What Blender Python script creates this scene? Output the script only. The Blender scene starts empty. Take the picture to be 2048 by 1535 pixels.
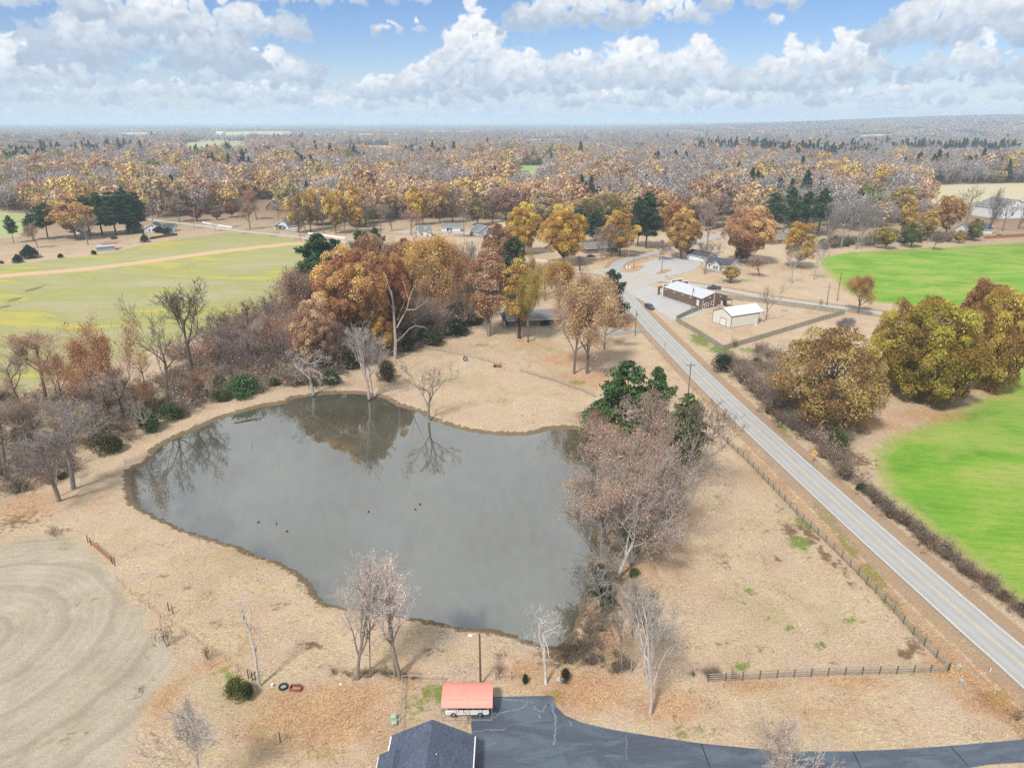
import bpy, bmesh, math, random
import numpy as np
from mathutils import Vector, Matrix

R = math.radians
S = bpy.context.scene
COL = S.collection

# ------------------------------------------------------------------ camera
CAM_H = 70.0                      # drone height over the pond meadow, metres
F_PX = 1420.0                     # focal length in pixels of a 2048 wide frame
PITCH = math.atan((767.5 - 244.0) / F_PX)
cd = bpy.data.cameras.new('camera')
cam = bpy.data.objects.new('camera', cd)
COL.objects.link(cam)
cam.location = (0, 0, CAM_H)
cam.rotation_euler = (math.pi / 2 - PITCH, 0, 0)
cd.sensor_fit = 'HORIZONTAL'
cd.sensor_width = 36.0
cd.lens = 36.0 * F_PX / 2048.0
cd.clip_start = 0.5
cd.clip_end = 120000.0
S.camera = cam
CP, SP = math.cos(PITCH), math.sin(PITCH)


def G(u, v, z=0.0):
    """point of the level z seen at a place of the photograph"""
    dx, dy = (u - 1024.0) / F_PX, (767.5 - v) / F_PX
    t = (CAM_H - z) / -(-SP + dy * CP)
    return Vector((dx * t, (CP + dy * SP) * t, z))


def ZT(v, y):
    """height of what is seen at row v when it stands at distance y"""
    dy = (767.5 - v) / F_PX
    return CAM_H + y / (CP + dy * SP) * (-SP + dy * CP)


def WM(px, y, z=0.0):
    return px / F_PX * (y * CP + (CAM_H - z) * SP)


# ------------------------------------------------------------------ light
SUN_EL, SUN_AZ = R(52), R(-150)    # soft sun through cloud, behind the camera to the left
EXPO = 0.94
SKY_SAT, SKY_VAL, CLOUD_LEVEL = 1.18, 0.43, 0.535
S.view_settings.view_transform = 'Standard'
S.view_settings.look = 'None'
S.view_settings.exposure = EXPO
S.view_settings.gamma = 1.0
S.view_settings.use_curve_mapping = False
S.render.engine = 'CYCLES'
S.cycles.max_bounces = 5
S.cycles.diffuse_bounces = 2
S.cycles.glossy_bounces = 2
S.cycles.transmission_bounces = 2
S.cycles.transparent_max_bounces = 8
S.cycles.volume_bounces = 1
S.cycles.use_denoising = False
S.cycles.sample_clamp_indirect = 4.0
S.cycles.caustics_reflective = False
S.cycles.caustics_refractive = False

sd = bpy.data.lights.new('sun', 'SUN')
sd.energy = 2.7
sd.angle = R(8)
sd.color = (1.0, 0.955, 0.89)
so = bpy.data.objects.new('sun', sd)
COL.objects.link(so)
sun_dir = Vector((math.sin(SUN_AZ) * math.cos(SUN_EL), math.cos(SUN_AZ) * math.cos(SUN_EL), math.sin(SUN_EL)))
so.rotation_euler = sun_dir.to_track_quat('Z', 'Y').to_euler()
so.location = (-60, -40, 150)


class NT:
    """small helper to write node trees"""
    def __init__(self, tree):
        self.t = tree
        self.n = tree.nodes
        self.l = tree.links

    def put(self, sock, val):
        if isinstance(val, bpy.types.NodeSocket):
            self.l.new(val, sock)
        elif val is not None:
            if sock.type == 'RGBA' and len(val) == 3:
                val = (*val, 1)
            if sock.type == 'VECTOR' and len(val) == 4:
                val = val[:3]
            sock.default_value = val

    def node(self, typ, ins=None, **props):
        nd = self.n.new(typ)
        for k, v in props.items():
            setattr(nd, k, v)
        if ins:
            for k, v in ins.items():
                self.put(nd.inputs[k], v)
        return nd

    def m(self, op, a, b=None, c=None, clamp=False):
        nd = self.n.new('ShaderNodeMath')
        nd.operation = op
        nd.use_clamp = clamp
        self.put(nd.inputs[0], a)
        if b is not None:
            self.put(nd.inputs[1], b)
        if c is not None:
            self.put(nd.inputs[2], c)
        return nd.outputs[0]

    def vm(self, op, a, b=None, s=None):
        nd = self.n.new('ShaderNodeVectorMath')
        nd.operation = op
        self.put(nd.inputs[0], a)
        if b is not None:
            self.put(nd.inputs[1], b)
        if s is not None:
            self.put(nd.inputs['Scale'], s)
        return nd.outputs[0]

    def mix(self, f, a, b, blend='MIX'):
        nd = self.n.new('ShaderNodeMix')
        nd.data_type = 'RGBA'
        nd.blend_type = blend
        nd.clamp_factor = True
        self.put(nd.inputs[0], f)
        self.put(nd.inputs[6], a)
        self.put(nd.inputs[7], b)
        return nd.outputs[2]

    def noise(self, vec, scale, detail=4, rough=0.55, dist=0.0, out=0):
        nd = self.n.new('ShaderNodeTexNoise')
        self.put(nd.inputs['Vector'], vec)
        nd.inputs['Scale'].default_value = scale
        nd.inputs['Detail'].default_value = detail
        nd.inputs['Roughness'].default_value = rough
        nd.inputs['Distortion'].default_value = dist
        return nd.outputs[out]

    def ss(self, x, a, b, lo=0.0, hi=1.0):
        nd = self.n.new('ShaderNodeMapRange')
        nd.interpolation_type = 'SMOOTHSTEP'
        self.put(nd.inputs[0], x)
        self.put(nd.inputs[1], a)
        self.put(nd.inputs[2], b)
        nd.inputs[3].default_value = lo
        nd.inputs[4].default_value = hi
        return nd.outputs[0]

    def ramp(self, f, stops):
        nd = self.n.new('ShaderNodeValToRGB')
        while len(nd.color_ramp.elements) < len(stops):
            nd.color_ramp.elements.new(0.5)
        for e, (p, c) in zip(nd.color_ramp.elements, stops):
            e.position = p
            e.color = (*c, 1)
        self.put(nd.inputs[0], f)
        return nd.outputs[0]

    def attr(self, name, typ='GEOMETRY', out='Fac'):
        nd = self.n.new('ShaderNodeAttribute')
        nd.attribute_name = name
        nd.attribute_type = typ
        return nd.outputs[out]


# ------------------------------------------------------------------ sky with cumulus
W = bpy.data.worlds.new('World')
S.world = W
W.use_nodes = True
W.cycles.sampling_method = 'MANUAL'
W.cycles.sample_map_resolution = 512



def lattice_noise(x, y, seed, per=None):
    """smooth gradient noise in two dimensions, periodic in x"""
    xi, yi = np.floor(x).astype(np.int32), np.floor(y).astype(np.int32)
    fx, fy = (x - xi).astype(np.float32), (y - yi).astype(np.float32)
    rng = np.random.default_rng(seed)
    n = 256
    g = rng.uniform(0, 2 * np.pi, (n, n)).astype(np.float32)
    gc, gs = np.cos(g), np.sin(g)
    x0, x1 = (xi % per if per else xi) % n, ((xi + 1) % per if per else (xi + 1)) % n
    y0, y1 = yi % n, (yi + 1) % n
    u = fx * fx * fx * (fx * (fx * 6 - 15) + 10)
    w = fy * fy * fy * (fy * (fy * 6 - 15) + 10)
    a = gc[x0, y0] * fx + gs[x0, y0] * fy
    b = gc[x1, y0] * (fx - 1) + gs[x1, y0] * fy
    c = gc[x0, y1] * fx + gs[x0, y1] * (fy - 1)
    d = gc[x1, y1] * (fx - 1) + gs[x1, y1] * (fy - 1)
    return (a + (b - a) * u) * (1 - w) + (c + (d - c) * u) * w


def cloud_map(CW=5120, CH=640):
    """cumulus of the whole sky dome as colour and cover; columns are azimuth, rows the square root of elevation"""
    azd = ((np.arange(CW) + .5) / CW * 360 - 180).astype(np.float32)
    eld = (((np.arange(CH) + .5) / CH) ** 2 * 90).astype(np.float32)
    A, E = np.meshgrid(azd, eld)

    def fbm(sc, sy, octs, seed, gain=.52):
        out, amp, s = 0, 1.0, sc
        for k in range(octs):
            per = int(round(360 / s))
            out = out + amp * lattice_noise((A + 180) / (360 / per), E / (s / sy) + 7.3 * k, seed + k, per)
            amp *= gain
            s /= 2.05
        return out

    def sm(x, a, b):
        t = np.clip((x - a) / (b - a), 0, 1)
        return t * t * (3 - 2 * t)
    rag = fbm(.95, 1.15, 5, 20, .6)
    wisp = fbm(5.0, 2.2, 5, 50, .55)
    rgb = np.zeros((CH, CW, 3), np.float32)
    rgb[:] = (.53, .67, .87)
    al = np.zeros((CH, CW), np.float32)
    rng = np.random.default_rng(8)
    # thin veil low over the horizon
    al += np.clip(.46 * (1 - sm(E, .6, 4.0)) * (.75 + .9 * wisp) + .5 * (1 - sm(E, .2, 2.0)), 0, .95)
    # high broken deck overhead, out of the picture but seen in the pond
    deck = fbm(16, .9, 5, 70)
    up = sm(E, 9.5, 20)
    dk = sm(.74 + .9 * deck, 0, .6) * up
    g = np.clip(.97 + .22 * fbm(9, 1, 3, 90), .7, 1.0)[..., None]
    rgb = rgb * (1 - dk[..., None]) + dk[..., None] * g * np.array([.93, .96, 1.0], np.float32)
    al = np.maximum(al, dk)
    Lx, Ly, Lz = -.42, .72, .55

    def puff(a, e, r, hfrac, far, opac=1.0, squash=.82, dark=0.0):
        re = r * squash
        c0, c1 = int((a - r * 1.35 + 180) / 360 * CW), int((a + r * 1.35 + 180) / 360 * CW) + 2
        r0 = int(math.sqrt(max(0, e - re * 1.35) / 90) * CH)
        r1 = min(CH, int(math.sqrt(max(0, e + re * 1.35) / 90) * CH) + 2)
        if c0 < 0 or c1 > CW or r1 <= r0:
            return
        dx = (A[r0:r1, c0:c1] - a) / r
        dy = (E[r0:r1, c0:c1] - e) / re
        q = rag[r0:r1, c0:c1]
        d2 = dx * dx + dy * dy
        d = np.sqrt(d2) + .62 * q * min(1.0, .45 + r)
        al_p = sm(d, 1.03, .56) * opac
        nz_ = np.sqrt(np.clip(1 - d2, 0, 1))
        lam = np.clip(Lx * dx + Ly * dy + Lz * nz_ + .5 * q, -.4, 1)
        base = .40 + .60 * hfrac - dark
        lum = np.clip(base * (.80 + .30 * lam), 0, 1)[..., None]
        col = np.array([.44, .54, .68], np.float32) + (np.array([1.0, 1.0, 1.0], np.float32) - np.array([.44, .54, .68], np.float32)) * np.clip((lum - .38) / .62, 0, 1)
        col = col + (np.array([.59, .72, .88], np.float32) - col) * far
        k = al_p[..., None]
        rgb[r0:r1, c0:c1] = rgb[r0:r1, c0:c1] * (1 - k) + col * k
        al[r0:r1, c0:c1] = al[r0:r1, c0:c1] * (1 - al_p) + al_p

    def bank(a, e, ra, h, n, far, opac=1.0, rs=1.0, soft=False, dark=0.0):
        """a heap cloud: flat grey base at e, domed bright top"""
        ps = []
        for _ in range(n):
            t = rng.uniform(-1, 1)
            top = h * max(.12, (1 - abs(t) ** 1.7)) * rng.uniform(.75, 1.1)
            hh = top * rng.beta(1.5, 1.0)
            r = rs * (.20 + .21 * min(h, ra)) * rng.choice([.35, .55, .8, 1.25]) * rng.uniform(.8, 1.2) * (1.2 - .5 * hh / h)
            ps.append((a + t * ra, e + hh + r * .35, r, min(1, hh / h * 1.15)))
        ps.sort(key=lambda p: -p[2] + rng.normal(0, .25))
        for p in ps:
            f = far * (1 - min(1, p[1] / 7) * .7)
            puff(p[0], p[1], p[2], p[3] ** .8, f, opac * (.75 if soft else .93), dark=dark)
    # small distant heaps all round, farther ones lower and paler
    for lay, (n, e0, e1, w0, w1, h0, h1, far, k) in enumerate([(260, .2, 1.1, .8, 2.2, .16, .45, .50, 9), (210, .8, 2.1, 1.0, 2.6, .3, .9, .40, 13), (90, 1.6, 3.0, 1.0, 2.6, .6, 1.5, .26, 22)]):
        for _ in range(n):
            a = rng.uniform(-178, 178)
            bank(a, rng.uniform(e0, e1), rng.uniform(w0, w1), rng.uniform(h0, h1), k, far, .8, soft=True)
    # heaps out of view to the sides and behind, like the ones in view
    for _ in range(46):
        a = rng.uniform(-176, 176)
        if abs(a) < 40:
            continue
        bank(a, rng.uniform(1.5, 9), rng.uniform(3, 7), rng.uniform(2, 5), 50, .3)
    # the banks in view: azimuth, base elevation, half width, height, puffs, darkness
    for (a, e, ra, h, n, dk_) in [(-30, 1.2, 3.4, 1.3, 44, .02), (-24, 1.5, 3.6, 1.2, 44, .0), (-17.5, 1.3, 3.2, 1.4, 44, .0), (-31.8, 1.9, 3.0, 3.2, 80, -.02), (-18.4, 2.5, 4.2, 2.4, 90, .0), (-25.0, 3.3, 6.8, 4.4, 160, .10), (-21.0, 5.3, 6.2, 2.6, 110, .02),
                                  (-32, 6.3, 4.5, 2.6, 70, .0), (-9.6, 1.5, 2.2, 1.9, 56, -.03), (-5.6, 1.7, 3.2, 2.7, 90, -.04), (-2.7, 2.2, 3.1, 5.4, 170, -.05), (1.2, 2.0, 2.7, 3.0, 80, -.02), (-12.6, .9, 2.2, .9, 30, .0), (5.0, 2.7, 1.9, 2.5, 66, -.05),
                                  (9.2, 2.2, 3.2, 3.0, 100, -.02), (13.4, 2.2, 2.6, 3.4, 90, -.04), (7.0, 1.1, 4.0, 1.1, 50, .03), (14.5, 1.0, 3.4, 1.0, 44, .03), (20.4, 2.0, 3.4, 2.8, 100, -.02), (23.2, 2.6, 2.3, 3.3, 80, -.05), (29.8, 4.6, 4.8, 3.6, 140, .03), (30.6, 2.4, 3.8, 2.2, 76, .10),
                                  (26, 1.1, 4.6, 1.2, 50, .03), (4.6, 6.4, 4.8, 2.2, 130, .06), (11.4, 6.5, 2.6, 1.6, 60, .0), (17, 7.3, 2.9, 1.7, 70, .02), (-8.9, 5.9, 1.1, .7, 22, .02), (-6.6, 6.1, .45, .9, 10, -.02), (-14, 7.7, 3.4, 1.3, 50, .0), (-7.2, 8.0, 1.4, .7, 18, .0), (18.4, 6.3, .7, .35, 8, .05)]:
        bank(a, e, ra, h, n, .20, dark=dk_)
    # the wind frays every edge
    w1, w2 = fbm(1.3, 1.3, 4, 120, .55), fbm(1.3, 1.3, 4, 140, .55)
    amp = np.clip(.11 + E * .035, 0, .6)
    ci = (np.arange(CW)[None] + np.round(w1 * amp / 360 * CW * 1.5).astype(np.int32)) % CW
    ri = np.clip((np.sqrt(np.clip(E + w2 * amp * .9, .002, 89.9) / 90) * CH).astype(np.int32), 0, CH - 1)
    rgb, al = rgb[ri, ci], al[ri, ci]
    rgb *= (1 + .10 * (rag * sm(al, .3, 1))[..., None]).clip(.85, 1.08)
    return rgb.clip(0, 1), al * sm(E, -.1, .35), azd, eld


cl_rgb, cl_al, _, _ = cloud_map()
CH_, CW_ = cl_al.shape
dome = bpy.data.images.new('cloud_dome', CW_, CH_, alpha=True, float_buffer=False)
dome.colorspace_settings.name = 'Non-Color'
dome.alpha_mode = 'CHANNEL_PACKED'
dome.pixels.foreach_set(np.concatenate([cl_rgb, cl_al[..., None]], 2).astype(np.float32).ravel())
dome.update()
dome.pack()
del cl_rgb, cl_al

wn = NT(W.node_tree)
wn.n.clear()
tc = wn.node('ShaderNodeTexCoord')
dirv = wn.vm('NORMALIZE', tc.outputs['Generated'])
sky = wn.node('ShaderNodeTexSky', sky_type='NISHITA', sun_disc=False)
sky.sun_elevation = SUN_EL
sky.sun_rotation = SUN_AZ
sky.air_density = 1.0
sky.dust_density = 0.0
sky.ozone_density = 3.0
SKY_STR = 0.12
hsv = wn.node('ShaderNodeHueSaturation', {'Saturation': SKY_SAT, 'Value': SKY_VAL, 'Color': sky.outputs[0]})
sp = wn.node('ShaderNodeSeparateXYZ', {0: dirv})
elev = wn.m('MAXIMUM', wn.m('DIVIDE', wn.m('ARCSINE', sp.outputs[2]), math.pi / 2), 0.0)
uu = wn.m('MULTIPLY_ADD', wn.m('ARCTAN2', sp.outputs[0], sp.outputs[1]), 1 / (2 * math.pi), .5)
cv = wn.node('ShaderNodeCombineXYZ', {0: uu, 1: wn.m('SQRT', elev)})
tex = wn.node('ShaderNodeTexImage', {0: cv.outputs[0]}, interpolation='Cubic', extension='EXTEND')
tex.image = dome
cl = wn.vm('SCALE', tex.outputs[0], s=CLOUD_LEVEL / SKY_STR)
bg = wn.node('ShaderNodeBackground', {'Color': wn.mix(tex.outputs[1], wn.vm('MULTIPLY', hsv.outputs[0], (.94, .93, 1.13)), cl), 'Strength': SKY_STR})
wo = wn.node('ShaderNodeOutputWorld', {0: bg.outputs[0]})

# ------------------------------------------------------------------ helpers
def mesh_np(name, verts, faces, mats=(), smooth=False):
    """mesh from an Nx3 array and an MxK index array (K = 3 or 4)"""
    verts = np.asarray(verts, dtype=np.float32)
    faces = np.asarray(faces, dtype=np.int32)
    me = bpy.data.meshes.new(name)
    k = faces.shape[1]
    me.vertices.add(len(verts))
    me.vertices.foreach_set('co', verts.ravel())
    me.loops.add(faces.size)
    me.loops.foreach_set('vertex_index', faces.ravel())
    me.polygons.add(len(faces))
    me.polygons.foreach_set('loop_start', np.arange(0, faces.size, k, dtype=np.int32))
    me.update(calc_edges=True)
    if smooth:
        me.polygons.foreach_set('use_smooth', np.ones(len(faces), dtype=bool))
    for mm in mats:
        me.materials.append(mm)
    return me


def fattr(me, name, vals, dom='FACE'):
    a = me.attributes.new(name, 'FLOAT', dom)
    a.data.foreach_set('value', np.asarray(vals, dtype=np.float32))


def link(name, data, parent=None, loc=None, mat=None):
    o = bpy.data.objects.new(name, data)
    COL.objects.link(o)
    if parent is not None:
        o.parent = parent
    if loc is not None:
        o.location = loc
    if mat is not None and data is not None and not data.materials:
        data.materials.append(mat)
    return o


def tag(o, label, cat, group=None):
    o['label'] = label
    o['category'] = cat
    if group:
        o['group'] = group
    return o


def thing(name, label, cat, loc=(0, 0, 0), rz=0.0, group=None):
    o = bpy.data.objects.new(name, None)
    COL.objects.link(o)
    o.location = loc
    o.rotation_euler = (0, 0, rz)
    o.empty_display_size = 0.3
    return tag(o, label, cat, group)


def struct(o, kind='structure'):
    o['kind'] = kind
    return o


class MB:
    """collects boxes, tubes and prisms for one mesh"""
    def __init__(self):
        self.v, self.f = [], []

    def poly(self, pts, faces):
        b = len(self.v)
        self.v += [tuple(p) for p in pts]
        self.f += [tuple(b + i for i in f) for f in faces]
        return self

    def box(self, c, s, rz=0.0):
        x, y, z = s[0] / 2, s[1] / 2, s[2] / 2
        ca, sa = math.cos(rz), math.sin(rz)
        pts = []
        for dz in (-z, z):
            for dx, dy in ((-x, -y), (x, -y), (x, y), (-x, y)):
                pts.append((c[0] + dx * ca - dy * sa, c[1] + dx * sa + dy * ca, c[2] + dz))
        return self.poly(pts, [(3, 2, 1, 0), (4, 5, 6, 7), (0, 1, 5, 4), (1, 2, 6, 5), (2, 3, 7, 6), (3, 0, 4, 7)])

    def bar(self, a, b, w, t=None):
        """square bar from a to b"""
        a, b = Vector(a), Vector(b)
        t = t or w
        d = (b - a).normalized()
        up = Vector((0, 0, 1)) if abs(d.z) < .95 else Vector((1, 0, 0))
        s = d.cross(up).normalized()
        n = s.cross(d)
        pts = []
        for p in (a, b):
            for i, j in ((-1, -1), (1, -1), (1, 1), (-1, 1)):
                pts.append(p + s * (i * w / 2) + n * (j * t / 2))
        return self.poly(pts, [(3, 2, 1, 0), (4, 5, 6, 7), (0, 1, 5, 4), (1, 2, 6, 5), (2, 3, 7, 6), (3, 0, 4, 7)])

    def tube(self, pts, rad, n=8, cap=True):
        pts = [Vector(p) for p in pts]
        rad = rad if isinstance(rad, (list, tuple)) else [rad] * len(pts)
        rings = []
        for i, p in enumerate(pts):
            d = (pts[min(i + 1, len(pts) - 1)] - pts[max(i - 1, 0)]).normalized()
            up = Vector((0, 0, 1)) if abs(d.z) < .9 else Vector((1, 0, 0))
            s = d.cross(up).normalized()
            q = s.cross(d)
            rings.append([p + (s * math.cos(2 * math.pi * k / n) + q * math.sin(2 * math.pi * k / n)) * rad[i] for k in range(n)])
        b = len(self.v)
        for r in rings:
            self.v += [tuple(p) for p in r]
        for i in range(len(rings) - 1):
            for k in range(n):
                self.f.append((b + i * n + k, b + i * n + (k + 1) % n, b + (i + 1) * n + (k + 1) % n, b + (i + 1) * n + k))
        if cap:
            self.f.append(tuple(b + k for k in reversed(range(n))))
            self.f.append(tuple(b + (len(rings) - 1) * n + k for k in range(n)))
        return self

    def prism(self, poly, axis, a, b):
        """extrude a 2-D outline along axis ('x' or 'y') from a to b; outline is (other axis, z)"""
        n = len(poly)
        pts = []
        for t in (a, b):
            for p in poly:
                pts.append((t, p[0], p[1]) if axis == 'x' else (p[0], t, p[1]))
        fs = [tuple(range(n)), tuple(reversed(range(n, 2 * n)))]
        for i in range(n):
            j = (i + 1) % n
            fs.append((j, i, n + i, n + j))
        return self.poly(pts, fs)

    def mesh(self, name, mat=None, smooth=False, bevel=0.0):
        me = bpy.data.meshes.new(name)
        me.from_pydata(self.v, [], self.f)
        bm = bmesh.new()
        bm.from_mesh(me)
        bmesh.ops.recalc_face_normals(bm, faces=bm.faces)
        if bevel:
            bmesh.ops.bevel(bm, geom=list(bm.edges), offset=bevel, segments=2, affect='EDGES', profile=.5)
        bm.to_mesh(me)
        bm.free()
        if smooth:
            me.polygons.foreach_set('use_smooth', np.ones(len(me.polygons), dtype=bool))
        if mat:
            me.materials.append(mat)
        return me

    def build(self, name, mat, parent=None, loc=None, **kw):
        return link(name, self.mesh(name, mat, **kw), parent, loc)


# ------------------------------------------------------------------ materials
def new_mat(name):
    mt = bpy.data.materials.new(name)
    mt.use_nodes = True
    mt.node_tree.nodes.clear()
    return mt, NT(mt.node_tree)


def finish(nt, shader, disp=None):
    nt.node('ShaderNodeOutputMaterial', {0: shader})


def pbr(nt, col, rough=.8, metal=0.0, spec=.3, bump=None, strength=.4, dist=.05):
    ins = {'Base Color': col, 'Roughness': rough, 'Metallic': metal, 'Specular IOR Level': spec}
    if bump is not None:
        ins['Normal'] = nt.node('ShaderNodeBump', {'Height': bump, 'Strength': strength, 'Distance': dist}).outputs[0]
    return nt.node('ShaderNodeBsdfPrincipled', ins).outputs[0]


def plain(name, col, rough=.75, metal=0.0, spec=.3, var=.25, scale=2.5, objcol=False):
    """painted or weathered surface: base colour broken by fine noise"""
    mt, n = new_mat(name)
    geo = n.node('ShaderNodeNewGeometry')
    ns = n.noise(geo.outputs['Position'], scale, 6, .65)
    ns2 = n.noise(geo.outputs['Position'], scale * .23, 3, .6)
    f = n.m('MULTIPLY_ADD', n.m('ADD', ns, ns2), var * 1.6, 1 - var * 1.6)
    base = n.node('ShaderNodeObjectInfo').outputs['Color'] if objcol else (*col, 1)
    c = n.vm('SCALE', base, s=f)
    finish(n, pbr(n, c, rough, metal, spec, ns, .25, .03))
    return mt


def lined(name, col, axis, period, depth=.5, rough=.6, metal=0.0, spec=.3, dark=.75, var=.2):
    """siding, ribbed sheet or boards: thin grooves across one object axis"""
    mt, n = new_mat(name)
    tcn = n.node('ShaderNodeTexCoord')
    ax = n.node('ShaderNodeSeparateXYZ', {0: tcn.outputs['Object']}).outputs[axis]
    w = n.m('FRACT', n.m('DIVIDE', ax, period))
    g = n.ss(n.m('ABSOLUTE', n.m('SUBTRACT', w, .5)), .34, .48)
    ns = n.noise(tcn.outputs['Object'], 1.3, 5, .6)
    f = n.m('MULTIPLY', n.m('MULTIPLY_ADD', ns, var * 2, 1 - var), n.m('MULTIPLY_ADD', g, dark - 1, 1.0))
    finish(n, pbr(n, n.vm('SCALE', (*col, 1), s=f), rough, metal, spec, n.m('SUBTRACT', ns, g), depth, .02))
    return mt


def shingle(name, c1, c2, scale=1.0):
    mt, n = new_mat(name)
    tcn = n.node('ShaderNodeTexCoord')
    vec = tcn.outputs['UV']
    br = n.node('ShaderNodeTexBrick', {'Vector': vec, 'Color1': (*c1, 1), 'Color2': (*c2, 1), 'Mortar': (*[x * .35 for x in c1], 1),
                                       'Scale': scale, 'Mortar Size': .012, 'Bias': 0.0, 'Brick Width': .34, 'Row Height': .145})
    ns = n.noise(tcn.outputs['Object'], 9, 6, .7)
    ns2 = n.noise(tcn.outputs['Object'], .5, 4, .6)
    f = n.m('MULTIPLY_ADD', n.m('ADD', ns, ns2), .7, .3)
    finish(n, pbr(n, n.vm('SCALE', br.outputs[0], s=f), .85, 0, .25, n.m('SUBTRACT', ns, br.outputs[1]), .6, .03))
    return mt


M = {}
# bark and leaves take their tint from the object, so copies share meshes
mt, n = new_mat('bark')
geo = n.node('ShaderNodeNewGeometry')
oi = n.node('ShaderNodeObjectInfo')
ns = n.noise(n.vm('MULTIPLY', geo.outputs['Position'], (1, 1, .25)), 6.0, 6, .7)
c = n.vm('SCALE', oi.outputs['Color'], s=n.m('MULTIPLY_ADD', ns, 1.5, .25))
finish(n, pbr(n, c, .9, 0, .15, ns, .8, .08))
M['bark'] = mt


def leaf_material(name, src, trans=.42, spread=.5):
    mt, n = new_mat(name)
    if src == 'OBJECT':
        base = n.node('ShaderNodeObjectInfo').outputs['Color']
    else:
        base = n.attr('tint', 'INSTANCER', 'Color')
    var, clump = n.attr('var'), n.attr('clump')
    hs = n.node('ShaderNodeHueSaturation', {'Hue': n.m('MULTIPLY_ADD', clump, .05, .475),
                                            'Saturation': n.m('MULTIPLY_ADD', var, -.3, 1.04),
                                            'Value': n.m('MULTIPLY', n.m('MULTIPLY_ADD', var, spread, 1.25 - spread * .5), n.m('MULTIPLY_ADD', clump, .7, .64)),
                                            'Color': base})
    df = n.node('ShaderNodeBsdfDiffuse', {0: hs.outputs[0]})
    tr = n.node('ShaderNodeBsdfTranslucent', {0: hs.outputs[0]})
    mx = n.node('ShaderNodeMixShader', {0: trans, 1: df.outputs[0], 2: tr.outputs[0]})
    finish(n, mx.outputs[0])
    return mt


M['twig'] = plain('twig', (.34, .295, .265), .9, var=.3, scale=3)
M['twig_pale'] = plain('pale_twig', (.56, .49, .45), .9, var=.25, scale=3)
M['leaf'] = leaf_material('foliage', 'OBJECT')
M['far_leaf'] = leaf_material('far_foliage', 'INSTANCER', .3, .22)
M['needle'] = leaf_material('needles', 'OBJECT', .12)
M['straw'] = leaf_material('straw', 'OBJECT', .3)


# ------------------------------------------------------------------ tree building
def nrm(a):
    return a / (np.linalg.norm(a, axis=-1, keepdims=True) + 1e-9)


def tubes(p0, p1, r0, r1, sides):
    """tapered open tubes for many branch segments at once"""
    p0, p1, r0, r1 = map(np.asarray, (p0, p1, r0, r1))
    N = len(p0)
    d = nrm(p1 - p0)
    ref = np.where(np.abs(d[:, 2:3]) < .9, np.array([[0, 0, 1.]]), np.array([[1., 0, 0]]))
    s = nrm(np.cross(d, ref))
    q = np.cross(s, d)
    ang = np.arange(sides) * 2 * np.pi / sides
    ring = s[:, None, :] * np.cos(ang)[None, :, None] + q[:, None, :] * np.sin(ang)[None, :, None]
    a = p0[:, None, :] + ring * r0[:, None, None]
    b = p1[:, None, :] + ring * r1[:, None, None]
    v = np.concatenate([a, b], 1).reshape(-1, 3)
    k = np.arange(sides)
    f = np.stack([k, (k + 1) % sides, sides + (k + 1) % sides, sides + k], 1)
    f = (f[None] + (np.arange(N) * 2 * sides)[:, None, None]).reshape(-1, 4)
    return v, f


def leaf_cards(rng, pos, size, nrml=None, aspect=1.0, clump=None, bend=.25):
    """small irregular leaf sprays: one bent quad each"""
    N = len(pos)
    nr = nrm(rng.normal(size=(N, 3)) + (0 if nrml is None else nrml * 1.1))
    t = nrm(np.cross(nr, nrm(rng.normal(size=(N, 3)))))
    b = np.cross(nr, t)
    sz = size * np.exp(rng.normal(-.05, .38, N)).clip(.35, 2.0)
    j = rng.uniform(.65, 1.25, (N, 4))
    v = np.empty((N, 4, 3))
    v[:, 0] = pos - t * (sz * j[:, 0] * aspect)[:, None]
    v[:, 1] = pos + b * (sz * .62 * j[:, 1])[:, None] + nr * (bend * sz)[:, None]
    v[:, 2] = pos + t * (sz * j[:, 2] * aspect)[:, None]
    v[:, 3] = pos - b * (sz * .62 * j[:, 3])[:, None] + nr * (bend * sz)[:, None]
    f = np.arange(N * 4).reshape(N, 4)
    return v.reshape(-1, 3), f, rng.uniform(0, 1, N), (rng.uniform(0, 1, N) if clump is None else clump)


def leaf_mesh(name, sets, mat):
    vs, fs, va, cl = [], [], [], []
    b = 0
    for (v, f, a, c) in sets:
        vs.append(v)
        fs.append(f + b)
        va.append(a)
        cl.append(c)
        b += len(v)
    me = mesh_np(name, np.concatenate(vs), np.concatenate(fs), [mat])
    fattr(me, 'var', np.concatenate(va))
    fattr(me, 'clump', np.concatenate(cl))
    return me


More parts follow.
